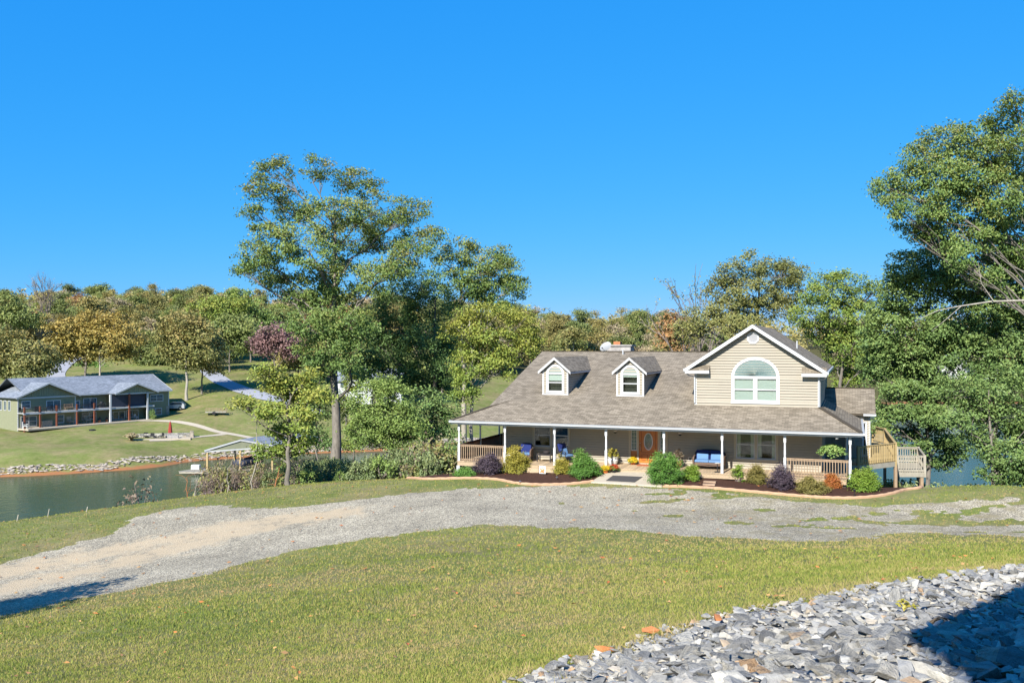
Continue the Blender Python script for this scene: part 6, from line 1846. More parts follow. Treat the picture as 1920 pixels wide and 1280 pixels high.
# ------------------------------------------------------------------ shrubs in the beds
def shrub_px(name, label, x, y, w, h, leafm, seed, leaf=.07, n=46, per=44, spread=.10, loose=0.22, cone=0.0, zoff=0.03):
    """clipped or loose shrub whose foot stands at photo pixel (x, y), w x h photo pixels"""
    p = gpx(x, y - min(6, h * .12)); s = p.y / F
    rx = w / 2 * s * .9; hz = h * s * .92
    tb = TB(seed); r = tb.r
    area = max(.15, rx * rx + rx * hz)
    nn = int(n * (1 + 3.0 * area))
    d = r.normal(0, 1, (nn, 3)); d[:, 2] = np.abs(d[:, 2]) * 1.15 - .15; d /= np.linalg.norm(d, axis=1)[:, None]
    lump = 1 + .13 * np.sin(d[:, 0] * 5 + seed) + .10 * np.cos(d[:, 1] * 6 + d[:, 2] * 5)
    c = d * (r.uniform(.62 - .4 * loose, .97 + .22 * loose, nn) * lump)[:, None]
    tp = np.clip(c[:, 2], 0, 1)
    c[:, :2] *= (1 - cone * tp)[:, None]
    c = c * (rx * .92, rx * .92, hz * .80) + (0, 0, hz * .17)
    for q_ in c[: 14 + int(20 * loose)]:
        tb.tube(tb.curve(np.array([r.normal(0, .05), r.normal(0, .05), -.05]), q_, .08, 4), np.linspace(.022, .006, 4), 4)
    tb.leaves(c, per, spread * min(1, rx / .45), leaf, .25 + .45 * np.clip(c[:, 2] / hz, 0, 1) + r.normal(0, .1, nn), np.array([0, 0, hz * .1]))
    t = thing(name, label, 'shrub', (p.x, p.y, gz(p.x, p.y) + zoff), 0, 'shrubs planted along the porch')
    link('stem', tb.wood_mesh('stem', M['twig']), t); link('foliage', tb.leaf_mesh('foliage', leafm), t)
SH = [
 ('shrub', 'little lime shrub at the left tip of the mulch bed', 820, 890, 26, 17, 'bush_lime', {}),
 ('ground_cover', 'low flat green plant at the left end of the bed beside the porch corner', 870, 894, 40, 12, 'bush_green', {}),
 ('shrub', 'golden shrub behind the purple one at the porch corner', 887, 886, 30, 30, 'bush_yellow', {'loose': .3}),
 ('purple_shrub', 'dense dark purple shrub under the left porch railing', 916, 894, 58, 40, 'bush_purple', {}),
 ('spreading_conifer', 'large spreading yellow-green conifer left of the garden flag', 967, 892, 62, 46, 'bush_yellow', {'loose': .5, 'mix': 1}),
 ('shrub', 'yellow and orange shrub tucked left of the round green shrub', 1054, 892, 34, 32, 'bush_yellow', {'loose': .4}),
 ('round_shrub', 'bright green rounded conifer left of the concrete path', 1094, 901, 66, 52, 'bush_green', {'cone': .35}),
 ('round_shrub', 'biggest bright green ball shrub right of the concrete path', 1246, 912, 76, 62, 'bush_green', {'cone': .12}),
 ('shrub', 'small yellow-green ball shrub right of the biggest ball shrub', 1296, 905, 32, 32, 'bush_lime', {}),
 ('shrub', 'small ragged lime plant right of the stepping stones', 1383, 907, 26, 36, 'bush_lime', {'loose': .9, 'n': 20}),
 ('shrub', 'yellow and rust rounded shrub below the right porch window', 1419, 911, 40, 34, 'bush_olive', {'loose': .3}),
 ('purple_shrub', 'loose dark purple shrub at the foot of a porch post on the right', 1466, 922, 54, 44, 'bush_purple', {'loose': .7}),
 ('shrub', 'low olive mounded shrub right of the loose purple one', 1521, 928, 60, 30, 'bush_olive', {}),
 ('shrub', 'small orange-red shrub before the right porch railing', 1561, 919, 32, 28, 'bush_orange', {'loose': .3}),
 ('round_shrub', 'large lime green mounded shrub at the right porch corner', 1621, 926, 60, 46, 'bush_lime', {}),
 ('shrub', 'lime green shrub in front of the deck support post', 1663, 909, 40, 28, 'bush_lime', {}),
 ('shrub', 'blue-green shrub half hidden behind the lime shrub at the corner', 1634, 896, 34, 24, 'bush_green', {'loose': .4}),
]
for i, (nm, lab, x, y, w, h, lm, kw) in enumerate(SH):
    kw.pop('mix', None)
    shrub_px(nm, lab, x, y, w, h, L[lm], 500 + i, **kw)
# bent grab rail / hose stand under the deck
gr_ = px(1612, 893, 46.5)
m_ = MB(); m_.tube([(-.1, 0, 0), (-.12, 0, .75), (-.05, 0, .92), (.2, 0, .9)], .02, 6)
o = m_.build('grab_rail', M['brass']); g_ = on_z(1612, 893, -.45); o.location = (g_.x, g_.y, gz(g_.x, g_.y) - .05)
tag(o, 'bent metal grab rail at the porch corner under the yellow deck', 'rail')
# ------------------------------------------------------------------ the green house across the inlet
GZ0 = 160.0
G0 = px(33, 803, GZ0)
G0.z = gz(G0.x, G0.y)
gd = Vector((1100 / F, 1, 0)).normalized()         # along its front, away to the right
gn = Vector((-gd.y, gd.x, 0))                       # into the house
ga = math.atan2(gd.y, gd.x)
GBASE = px(33, 803, GZ0).z
def gl(x, y, b=0.0):
    """photo pixel on the green house's plane at depth b -> (s, z)"""
    r = Vector(((x - 960) / F, 1, -(y - CY) / F))
    t = (b + Vector((G0.x, G0.y, 0)).dot(gn)) / r.dot(gn)
    p = r * t
    return p.dot(gd) - Vector((G0.x, G0.y, 0)).dot(gd), p.z + H - GBASE
gh = thing('green_house', 'sage green two storey lake house with grey roof and long balcony', 'house', (G0.x, G0.y, GBASE), ga)
cx = lambda v: v / 5.647
cyy = lambda v: 690 + v / 5.647
S = lambda v, b=0: gl(cx(v), 760, b)[0]
s_end = S(1808); s_mid0, s_mid1 = S(800), S(1165); s_p1 = S(1575)
zE = gl(cx(800), cyy(295))[1]                     # eave height
zE = 5.5
DEP = 11.0
z_d = gl(cx(600), cyy(455), -1.8)[1]              # balcony floor height
z_d = 2.75
wl_ = MB()
def wall_front(s0, s1, b, z1, holes=()): clap(wl_, s0, s1, -1.2, z1, front(b), holes=holes, h=.30, proud=.03)
wall_front(0, s_mid0, 0, zE); wall_front(s_mid0, s_mid1, 1.2, zE); wall_front(s_mid1, s_p1, 1.5, zE); wall_front(s_p1, s_end, .6, zE)
clap(wl_, 0, DEP + 3, -2, zE, leftw(0), h=.30, proud=.03); clap(wl_, .6, DEP, -2, zE, rightw(s_end), h=.30, proud=.03)
wl_.box(s_mid0 - .02, s_mid0, 0, 1.2, -1, zE); wl_.box(s_p1 - .02, s_p1, .6, 1.5, -1, zE); wl_.box(.2, s_end - .2, DEP, DEP + .1, -2, zE)
wl_.build('wall', M['green_siding'], gh)
# roofs
main_r = MB(); ov = .45; rdg = 6.6; rz_ = gl(cx(1760), cyy(85), 6.0)[1]; rz_ = 8.6
main_r.slab([(s_mid0 - 9, .1, zE - .05), (s_end + ov, .1, zE - .05), (s_end + ov, rdg, rz_), (s_mid0 - 9, rdg, rz_)], .2, (1, 0, 0))
main_r.slab([(1.5, rdg, rz_), (s_end + ov, rdg, rz_), (s_end + ov, DEP + .6, zE - .05), (1.5, DEP + .6, zE - .05)], .2, (1, 0, 0))
mroof2 = main_r.build('main_roof', M['shingle_grey'], gh)
MB().box(s_p1 - .2, s_end + ov, .02, .12, zE - .28, zE - .02).build('fascia', M['trim'], mroof2)
MB().box(s_mid0 + .1, s_mid1 - .2, .02, .12, zE - .28, zE - .02).build('fascia', M['trim'], mroof2)
fb = MB(); fb.beam((s_end + ov + .02, .1, zE - .15), (s_end + ov + .02, rdg, rz_ - .1), .06, .24); fb.build('rake_board', M['trim'], mroof2)
def front_gable(s0, s1, b_f, zeave, zap, back, nm, clad_b, post=False):
    c = (s0 + s1) / 2; r_ = MB()
    r_.slab([(s0, b_f, zeave), (c, b_f, zap), (c, back, zap), (s0, back, zeave)], .16, (0, 1, 0))
    r_.slab([(s1, b_f, zeave), (c, b_f, zap), (c, back, zap), (s1, back, zeave)], .16, (0, 1, 0))
    ro = r_.build(nm, M['shingle_grey'], gh)
    k = MB(); k.beam((s0, b_f - .03, zeave - .10), (c, b_f - .03, zap - .10), .08, .26, (0, 0, 1)); k.beam((s1, b_f - .035, zeave - .10), (c, b_f - .035, zap - .10), .08, .26, (0, 0, 1))
    k.box(s0 + .4, s1 - .4, clad_b - .08, clad_b, zeave - .28, zeave - .02)
    k.build('rake_board', M['trim'], ro)
    g = MB(); sl = (zap - zeave) / (c - s0)
    g.poly([(s0 + .4, clad_b - .01, zeave), (s1 - .4, clad_b - .01, zeave), (c, clad_b - .01, zap - .2)])
    x = s0 + .5
    while x < s1 - .4:
        zt = zeave + (min(x - s0, s1 - x)) * sl - .25
        if zt > zeave + .05: g.box(x - .03, x + .03, clad_b - .05, clad_b - .012, zeave, zt)
        x += .45
    g.build('gable_cladding', M['green_gable'], ro)
front_gable(-.7, s_mid0 + .5, -.75, zE - .1, zE + 2.35, 7.5, 'wing_roof', 0)
front_gable(s_mid1 - .5, s_p1 + .6, -2.35, zE - .1, zE + 1.75, 5.0, 'porch_roof', -1.75)
MB().box(-.02, .16, -.03, .14, -1, zE - .1).build('corner_board', M['trim'], gh)
MB().box(s_mid0 - .16, s_mid0 + .02, -.03, .14, -1, zE - .1).build('corner_board', M['trim'], gh)
MB().box(s_end - .16, s_end + .04, .57, .74, -1, zE - .1).build('corner_board', M['trim'], gh)
# balcony
bz = z_d
bal_ = MB(); bal_.box(0, s_p1, -1.85, -1.75, bz - .32, bz - .02); bal_.box(0, s_p1, -1.75, 1.4, bz - .14, bz - .02)
balc = bal_.build('balcony', M['trim'], gh)
for v in (168, 422, 598, 813, 996): 
    q = max(.2, gl(cx(v), 780, -1.8)[0])
    MB().box(q - .12, q + .12, -2.0, -1.76, -1.2, bz - .33).build('balcony_post', M['cedar'], balc)
    MB().box(q - .13, q + .13, -1.95, -1.72, bz, bz + 1.05).build('rail_post', M['cedar'], balc)
q = gl(cx(1368), 780, -1.8)[0]
MB().box(q - .16, q + .16, -1.95, -1.7, -1.0, zE - .25).build('porch_post', M['cedar'], gh)
for v in (1168, 1560):
    q = gl(cx(v), 780, -1.8)[0]; MB().box(q - .16, q + .16, -1.98, -1.7, -1.0, zE - .25).build('porch_post', M['trim'], gh)
ra = MB(); ra.box(0, gl(cx(1160), 780, -1.8)[0], -1.84, -1.79, bz + .95, bz + 1.0); ra.box(0, gl(cx(1160), 780, -1.8)[0], -1.84, -1.79, bz + .1, bz + .14)
x = .2
while x < gl(cx(1160), 780, -1.8)[0]:
    ra.box(x - .012, x + .012, -1.825, -1.80, bz + .1, bz + .95); x += .28
ra.build('balcony_railing', M['black_metal'], balc)
q0, q1 = gl(cx(1180), 770, -1.75)[0], gl(cx(1550), 770, -1.75)[0]
MB().box(q0, q1, -1.30, -1.27, bz + .02, zE - .3).build('insect_screen', M['screen'], gh)
# windows and doors: casing with panes
def gwin(x0, x1, y0, y1, b, cols=2, name='window', rails=True):
    a0, _ = gl(cx(x0), cyy(y0), b); a1, _ = gl(cx(x1), cyy(y1), b)
    z1 = gl(cx((x0 + x1) / 2), cyy(y0), b)[1]; z0 = gl(cx((x0 + x1) / 2), cyy(y1), b)[1]
    f = MB(); cs_ = .13
    f.box(a0, a1, b - .07, b, z0, z0 + cs_); f.box(a0, a1, b - .07, b, z1 - cs_, z1); f.box(a0, a0 + cs_, b - .07, b, z0 + cs_, z1 - cs_); f.box(a1 - cs_, a1, b - .07, b, z0 + cs_, z1 - cs_)
    cw = (a1 - a0) / cols
    for k in range(1, cols): f.box(a0 + k * cw - .06, a0 + k * cw + .06, b - .07, b, z0 + cs_, z1 - cs_)
    w_ = f.build(name, M['trim'], gh)
    for k in range(cols):
        p0 = a0 + k * cw + (.06 if k else cs_); p1 = a0 + (k + 1) * cw - (.06 if k < cols - 1 else cs_)
        MB().box(p0, p1, b - .045, b - .035, z0 + cs_, z1 - cs_).build('pane', M['far_glass'], w_)
        if rails:
            zm = (z0 + z1) / 2; MB().box(p0, p1, b - .06, b - .046, zm - .03, zm + .03).build('sash_rail', M['trim'], w_)
gwin(225, 322, 345, 425, 0, 1); gwin(488, 642, 338, 440, 0, 2, 'glass_door', False); gwin(880, 1022, 315, 425, 1.2, 2, 'glass_door', False)
gwin(1588, 1727, 276, 353, .6, 2); gwin(1578, 1712, 422, 496, .6, 2)
gwin(218, 390, 505, 620, 0, 2, 'garage_door', True); gwin(600, 678, 488, 580, 0, 1); gwin(864, 1020, 464, 545, 1.2, 2)
gwin(1190, 1320, 455, 545, 1.5, 2, 'glass_door', False); gwin(1330, 1465, 440, 520, 1.5, 2, 'glass_door', False)
gwin(800, 845, 340, 420, 1.2, 1)
for k, y in enumerate((2.2, 3.6, 5.0)):
    m_ = MB(); m_.box(-.07, -.032, y, y + .8, 3.0, 4.8); w_ = m_.build('window', M['trim'], gh); MB().box(-.085, -.071, y + .1, y + .7, 3.1, 4.7).build('pane', M['far_glass'], w_)
MB().box(S(1758, .6), s_end + .01, .52, .57, -1.0, 2.2).build('stone_pier', M['stone_veneer'], gh)
st2 = MB(); st2.box(-.06, -.031, 6, 13.8, -2, 3.0); st2.build('stone_base', M['stone_veneer'], gh)
m_ = MB(); m_.box(0, s_p1, -3.4, 1.2, -.25, gl(cx(700), cyy(600), -2)[1] * 0 + .02); m_.build('patio_slab', M['concrete'], gh)
def gworld(s, b, z=0.0): return Vector((G0.x, G0.y, GBASE)) + gd * s + gn * b + Vector((0, 0, z))
def far_table(s, b, z, label, w=1.3):
    t = thing('patio_table', label, 'table', gworld(s, b, z), ga, 'dark furniture at the green house')
    MB().box(-w / 2, w / 2, -.4, .4, .70, .75).build('table_top', M['black_metal'], t)
    m_ = MB()
    for sx in (-1, 1):
        for sy in (-1, 1): m_.box(sx * (w / 2 - .08) - .03, sx * (w / 2 - .08) + .03, sy * .32 - .03, sy * .32 + .03, 0, .7)
    m_.build('legs', M['black_metal'], t)
def far_chair(s, b, z, rz, label, mat='black_metal', sc=1.0):
    t = thing('patio_chair', label, 'chair', gworld(s, b, z), ga + rz, 'dark furniture at the green house')
    t.scale = (sc, sc, sc)
    MB().box(-.3, .3, -.3, .3, .36, .44).build('seat', M[mat], t); MB().box(-.3, .3, .26, .32, .44, .98).build('backrest', M[mat], t)
    m_ = MB()
    for sx in (-1, 1):
        for sy in (-1, 1): m_.box(sx * .26 - .03, sx * .26 + .03, sy * .26 - .03, sy * .26 + .03, 0, .36)
        m_.box(sx * .32 - .03, sx * .32 + .03, -.3, .3, .58, .64)
    m_.build('legs', M[mat], t)
far_chair(gl(cx(225), 760, -1)[0], -1.0, bz, .4, 'dark patio chair at the left end of the green house balcony'); far_chair(gl(cx(390), 760, -1)[0], -1.0, bz, -.3, 'dark patio chair on the balcony left of the glass door')
far_table(gl(cx(515), 760, -1)[0], -1.0, bz, 'dark table on the balcony before the left glass door')
far_chair(gl(cx(610), 760, -1)[0], -.9, bz, .2, 'dark patio chair on the balcony right of the left glass door')
far_table(gl(cx(940), 760, -.8)[0], -.6, bz, 'long dark table under a cover on the balcony before the recessed door', 2.2)
bench = thing('slatted_bench', 'brown slatted bench on the balcony near the white corner', 'bench', gworld(gl(cx(735), 760, -.8)[0], -.7, bz), ga)
for k in range(6): MB().box(-.85, .85, .2, .24, .45 + k * .12, .53 + k * .12).build('slat', M['rail_wood'], bench)
MB().box(-.85, .85, -.3, .2, .40, .45).build('seat', M['rail_wood'], bench)
m_ = MB()
for sx in (-.8, .8): m_.box(sx - .04, sx + .04, -.28, -.2, 0, .4); m_.box(sx - .04, sx + .04, .18, .24, 0, 1.15)
m_.build('legs', M['rail_wood'], bench)
gr2 = thing('gas_grill', 'black gas grill on the balcony beside the screened porch', 'grill', gworld(gl(cx(1085), 760, -.8)[0], -.5, bz), ga)
m_ = MB(); m_.box(-.4, .4, -.28, .28, .1, .75); m_.build('cabinet', M['black_metal'], gr2); m_ = MB(); m_.lathe([(.36, 0), (.36, .18), (.26, .34), (.05, .4)], (0, 0, .78), 12); m_.build('lid', M['black_metal'], gr2); MB().box(-.8, .8, -.25, .25, .75, .79).build('side_shelf', M['brass'], gr2)
# patio: wood pile, sofas, white board
wp2 = gworld(gl(cx(485), 790, -.6)[0], -.9, .02)
wpile = thing('firewood_stack', 'stack of pale firewood under the balcony', 'firewood', wp2, ga)
for i in range(6):
    for j in range(10 - i % 2):
        o = MB(); o.tube([(-.95 + j * .2 + (i % 2) * .1, -.3, .1 + i * .18), (-.95 + j * .2 + (i % 2) * .1, .3, .1 + i * .18)], .095, 7); o.build('log', M['concrete'] if (i + j) % 3 else M['bark_pale'], wpile)
for v, lab in ((745, 'grey patio sofa under the balcony by the window'), (925, 'pale cushioned patio sofa under the balcony before the recessed window')):
    far_chair(gl(cx(v), 795, -.6)[0], -.5, .02, 0, lab, 'grey_wood', 1.5)
far_chair(gl(cx(240), 795, -1.5)[0], -2.3, .02, .9, 'white lounge chair on the patio by the garage doors', 'pot_white', 1.3)
far_chair(gl(cx(1445), 790, -1)[0], -.9, .02, .3, 'pale patio chair under the screened porch', 'grey_dish', 1.1)
for v in (1045, 1125):
    t = thing('patio_urn', f"round-topped potted plant on the patio, {'left' if v < 1100 else 'right'} of a pair", 'planter', gworld(gl(cx(v), 790, -1)[0], -1.2, .02)); m_ = MB(); m_.lathe([(.15, 0), (.25, .3), (.3, .45), (.2, .45)], k=10); m_.build('pot', M['clay'], t); link('foliage', leaf_blob(600 + v, L['bush_purple'], 14, 10, .35, .5, .45, .16), t)
o = put_bush(3, *gworld(S(1535), -2.2).xy, .9, 2.2, 'dark shrub with pale flowers at the corner of the screened porch', None, 'corner_shrub')
o = put_bush(2, *gworld(S(1525), -2.9).xy, .7, .9, 'yellow-green low shrub at the corner of the screened porch', None, 'corner_shrub')
# SUV on the pad right of the green house
sp_ = px(326, 752, 190); sz_ = gz(sp_.x, sp_.y)
suv = thing('silver_suv', 'silver SUV parked behind the right end of the green house', 'car', (sp_.x, sp_.y, sz_), R(8))
m_ = MB()
prof = [(-2.3, .35), (-2.3, .95), (-1.9, 1.02), (-.9, 1.05), (-.35, 1.62), (1.6, 1.68), (2.25, 1.15), (2.3, .35)]
for s_, y in ((1, -.92), (-1, .92)):
    m_.poly([(x, y, z) for x, z in prof][::s_])
for (x0, z0), (x1, z1) in zip(prof, prof[1:] + prof[:1]): m_.poly([(x0, -.92, z0), (x0, .92, z0), (x1, .92, z1), (x1, -.92, z1)])
m_.build('body', M['car_paint'], suv)
m_ = MB()
for y in (-.93, .93): m_.poly([(-.75, y, 1.1), (-.3, y, 1.55), (1.5, y, 1.6), (1.95, y, 1.15)])
m_.build('side_window', M['far_glass'], suv)
for x in (-1.45, 1.45):
    for y in (-.85, .85):
        w_ = MB(); w_.tube([(x, y - .12, .36), (x, y + .12, .36)], .36, 14); wo_ = w_.build('wheel', M['tyre'], suv)
        MB().tube([(x, y - .135, .36), (x, y + .135, .36)], .21, 10).build('rim', M['brass'], wo_)
for y in (-.6, .6): MB().cbox(-2.31, y, .8, .04, .35, .14).build('headlight', M['lamp_glass'], suv)
# trailer
tp_ = gpx(405, 777)
trl = thing('utility_trailer', 'small dark utility trailer with mesh sides on the far lawn', 'trailer', tp_, R(12))
MB().box(-1.9, 1.9, -.8, .8, .45, .55).build('bed', M['grey_wood'], trl)
m_ = MB()
for y in (-.8, .8):
    for z in (.9, 1.25): m_.beam((-1.9, y, z), (1.9, y, z), .04, .05)
    for k in range(7): m_.beam((-1.9 + k * .633, y, .5), (-1.9 + k * .633, y, 1.27), .04, .04)
for z in (.9, 1.25): m_.beam((1.9, -.8, z), (1.9, .8, z), .04, .05)
m_.build('side_rail', M['rail_wood'], trl)
for y in (-.9, .9):
    w_ = MB(); w_.tube([(-.3, y - .09, .32), (-.3, y + .09, .32)], .32, 12); w_.build('wheel', M['tyre'], trl)
MB().beam((-1.9, 0, .5), (-3.0, 0, .42), .08, .08).build('tow_bar', M['black_metal'], trl)
# concrete garden path, fire-pit terrace
def ribbon(name, pts, width, off, mat, label):
    P = [gpx(*q) for q in pts]; v = []; m_ = MB(); dense = []
    for i in range(len(P) - 1):
        for t in np.linspace(0, 1, 9)[:-1]:
            p0, p1, p2, p3 = P[max(i-1, 0)], P[i], P[i+1], P[min(i+2, len(P)-1)]
            dense.append(0.5 * ((2*p1) + (p2-p0)*t + (2*p0-5*p1+4*p2-p3)*t*t + (3*p1-p0-3*p2+p3)*t**3))
    dense.append(P[-1]); rows = []
    for i, p in enumerate(dense):
        d = dense[min(i+1, len(dense)-1)] - dense[max(i-1, 0)]; d.z = 0; d.normalize(); s = Vector((d.y, -d.x, 0)); w = width if not callable(width) else width(i / (len(dense) - 1))
        rows.append(m_._add([Vector((q.x, q.y, gz(q.x, q.y) + off)) for q in (p - s * w / 2, p - s * w / 6, p + s * w / 6, p + s * w / 2)]))
    for a, b in zip(rows[:-1], rows[1:]):
        for j in range(3): m_.face([a + j, a + j + 1, b + j + 1, b + j])
    return tag(m_.build(name, mat), label, kind='structure')
ribbon('garden_path', [(262, 789), (300, 789), (340, 792), (380, 801), (410, 810), (440, 815), (475, 822)], 1.3, .07, M['concrete'], 'curved concrete garden path')
ribbon('garden_path', [(280, 826), (330, 824), (380, 818), (425, 813)], 1.2, .06, M['concrete'], 'straight concrete path to the fire pit terrace')
ribbon('side_road', [(600, 775), (540, 755), (488, 741), (445, 727), (415, 714), (398, 702), (392, 693)], 4.6, .10, M['asphalt'], 'pale side road curving up to the wood')
ribbon('side_road', [(110, 716), (105, 700), (125, 680), (150, 668)], 4.0, .10, M['asphalt'], 'pale lane above the green house')
ter = gpx(305, 822)
tr0 = thing('stone_terrace', 'low curved stone wall of a sunken fire pit terrace on the far lawn', 'wall', ter, R(16))
m_ = MB(); m_.box(-4.6, 4.6, -1.2, 1.4, -.4, .06); m_.build('terrace_floor', M['concrete'], tr0)
rr = random.Random(9)
for row in range(4):
    x = -4.7 + .2 * (row % 2)
    while x < 4.6:
        w = rr.uniform(.35, .65); b_ = MB(); b_.box(x, x + w - .03, 1.2 + rr.uniform(-.04, .04), 1.6, row * .2, row * .2 + .19); b_.build('stone', M['stone'], tr0); x += w
for sx in (-4.9, 4.7):
    m_ = MB(); m_.box(sx - .3, sx + .3, .5, 1.1, 0, 1.1); m_.build('pillar', M['stone_veneer'], tr0)
fp = thing('fire_pit', 'square dark fire pit on the stone terrace', 'fire pit', ter + Vector((1.6, .5, .06)), R(16)); m_ = MB()
m_.box(-.9, .9, -.5, -.35, 0, .5); m_.box(-.9, .9, .35, .5, 0, .5); m_.box(-.9, -.75, -.35, .35, 0, .5); m_.box(.75, .9, -.35, .35, 0, .5); m_.build('rim', M['stone_chimney'], fp)
for k, dx in enumerate((-3.0, -1.6, -.3)):
    t = thing('terrace_chair', ['dark chair on the terrace, leftmost of three', 'dark chair on the terrace, middle of three', 'dark chair on the terrace nearest the fire pit'][k], 'chair', ter + Vector((dx, .2 - .1 * k, .06)), R(16 + 150 * k), 'dark chairs on the terrace')
    MB().box(-.35, .35, -.35, .35, .36, .42).build('seat', M['black_metal'], t); MB().box(-.35, .35, .3, .36, .42, .95).build('backrest', M['black_metal'], t)
    m_ = MB()
    for sx in (-1, 1):
        for sy in (-1, 1): m_.box(sx * .3 - .03, sx * .3 + .03, sy * .3 - .03, sy * .3 + .03, 0, .36)
    m_.build('legs', M['black_metal'], t)
um = thing('closed_umbrella', 'closed wine-red garden umbrella on the terrace', 'umbrella', gpx(318, 818) + Vector((0, .3, .0)))
m_ = MB(); m_.tube([(0, 0, 0), (0, 0, 2.7)], .035, 6); m_.build('pole', M['dark_wood'], um); m_ = MB(); m_.lathe([(.42, .55), (.38, .8), (.30, 1.5), (.22, 2.1), (.08, 2.6)], k=8); m_.build('canopy', M['umbrella'], um)
p = gpx(246, 826); t = thing('ornamental_grass', 'rounded tuft of straw-coloured ornamental grass beside the terrace', 'grass tuft', p)
tb = TB(611)
for k in range(130):
    a = tb.r.uniform(0, 6.28); ln = tb.r.uniform(.4, 1.2); t_ = np.linspace(.05, 1, 8)
    tb.leaves(np.stack([np.cos(a) * ln * t_, np.sin(a) * ln * t_, 1.45 * t_ - .55 * t_ ** 3 * ln], 1), 2, .05, .34, .3 + .4 * tb.r.random(), np.zeros(3))
link('blades', tb.leaf_mesh('blades', L['straw']), t)
p = gpx(173, 806.5); m_ = MB(); m_.lathe([(.55, -.05), (.55, .16), (.48, .2)], k=14); o = m_.build('septic_lid', M['black_metal']); o.location = p; tag(o, 'round dark septic lid on the far lawn', 'lid')
# far bank riprap, red clay shore
tb_v = []; tb_f = []; tb_r = []; base = 0
fsx = [p_[0] for p_ in far_shore]; fsy = [p_[1] for p_ in far_shore]
rg = np.random.default_rng(12)
cnt = 0
while cnt < 2600:
    k = rg.integers(1, 8); t_ = rg.random(); 
    x = far_shore[k][0] * (1 - t_) + far_shore[k+1][0] * t_; y = far_shore[k][1] * (1 - t_) + far_shore[k+1][1] * t_
    dx, dy = far_shore[k+1][0] - far_shore[k][0], far_shore[k+1][1] - far_shore[k][1]; q = math.hypot(dx, dy)
    if rg.random() > min(1, q / 40): continue
    o_ = rg.uniform(-0.1, 2.2); x += -dy / q * o_; y += dx / q * o_
    v_, f_ = SMc[cnt % len(SMc)]; s_ = rg.uniform(.2, .48)
    a_ = rg.uniform(0, 6.28); rot = np.array([[math.cos(a_), -math.sin(a_), 0], [math.sin(a_), math.cos(a_), 0], [0, 0, 1]])
    tb_v.append(v_ @ rot.T * s_ * (1.3, 1, .9) + (x, y, max(gz(x, y), WATER_Z) + s_ * .2)); tb_f.append(f_ + base); base += len(v_); tb_r.append(np.full(len(f_), rg.uniform(.4, .95))); cnt += 1
M['riprap'] = plain('pale_riprap', (0.36, 0.31, 0.25), 0.9, 0.35, 1.2)  # pale tan colour of the far bank stones
tag(link('shore_stones', np_mesh('shore_stones', np.concatenate(tb_v), np.concatenate(tb_f), M['riprap'])), 'band of pale stones along the far shore', 'stones', kind='stuff')
# ------------------------------------------------------------------ boathouse
BZ = 128.0
bp = on_z(385, 884, WATER_Z + .5)
bh = thing('boathouse', 'open boathouse with grey roof on timber posts at the water', 'boathouse', (bp.x, bp.y, WATER_Z), 0)
def bl_(x, y, Z): p = px(x, y, Z); return Vector((p.x - bp.x, p.y - bp.y, p.z - WATER_Z))
Zb = bp.y
fl_, fr_, fa_ = bl_(384, 843, Zb), bl_(514, 834, Zb + 4), bl_(452, 823, Zb + 2)
bv = Vector((4.4, 12.0, 0))
m_ = MB(); m_.slab([fl_, fa_, fa_ + bv, fl_ + bv], .15, bv); m_.slab([fr_, fa_, fa_ + bv, fr_ + bv], .15, bv)
br_ = m_.build('roof', M['shingle_grey'], bh)
m_ = MB(); dn = Vector((0, 0, -.14)); fv_ = Vector((-.03, -.1, 0))
m_.beam(fl_ + dn + fv_, fa_ + dn + fv_, .1, .22); m_.beam(fr_ + dn + fv_, fa_ + dn + fv_, .1, .22); m_.beam(fl_ + dn * 2.0, fr_ + dn * 2.0, .1, .2); m_.beam(fl_ + dn, fl_ + bv + dn, .1, .2)
m_.build('fascia', M['trim'], br_)
m_ = MB(); m_.poly([fl_ + dn, fr_ + dn, fa_ + dn * .8]); m_.build('gable_cladding', M['green_gable'], br_)
for k, (q, e) in enumerate(((fl_, 0), (fr_, 0), (fl_, .5), (fr_, .5), (fl_, .95), (fr_, .95), ((fl_ + fr_) / 2, 0))):
    s_ = q + bv * e; inn = ((fl_ + fr_) / 2 - q) * .06 if k < 6 else Vector((0, 0, 0))
    s_ = s_ + inn
    MB().box(s_.x - .13, s_.x + .13, s_.y - .13 + .15, s_.y + .13 + .15, -3.5, min(fl_.z, s_.z) - .14).build('post', M['new_wood'], bh)
m_ = MB(); c0 = bl_(336, 889, Zb); c0.z = .5
dk = [Vector((c0.x, c0.y, .5)), Vector((fl_.x + 5.5, fl_.y - .6, .5)), Vector((fl_.x + 5.5 + 1.5, fl_.y + 3, .5)), Vector((c0.x + 2.5, c0.y + 5.0, .5))]
m_.slab(dk, .25); m_.build('dock_floor', M['grey_wood'], bh)
m_ = MB()
for k in range(11):
    t_ = k / 10; a_, b_ = dk[0].lerp(dk[1], t_), dk[3].lerp(dk[2], t_); m_.beam(a_ + Vector((0, 0, .02)), b_ + Vector((0, 0, .02)), .5, .03)
m_.build('dock_planking', M['grey_wood'], bh)
MB().box(c0.x + 1, c0.x + 2.2, c0.y + 2, c0.y + 2.8, .55, 1.2).build('dock_box', M['pot_white'], bh)
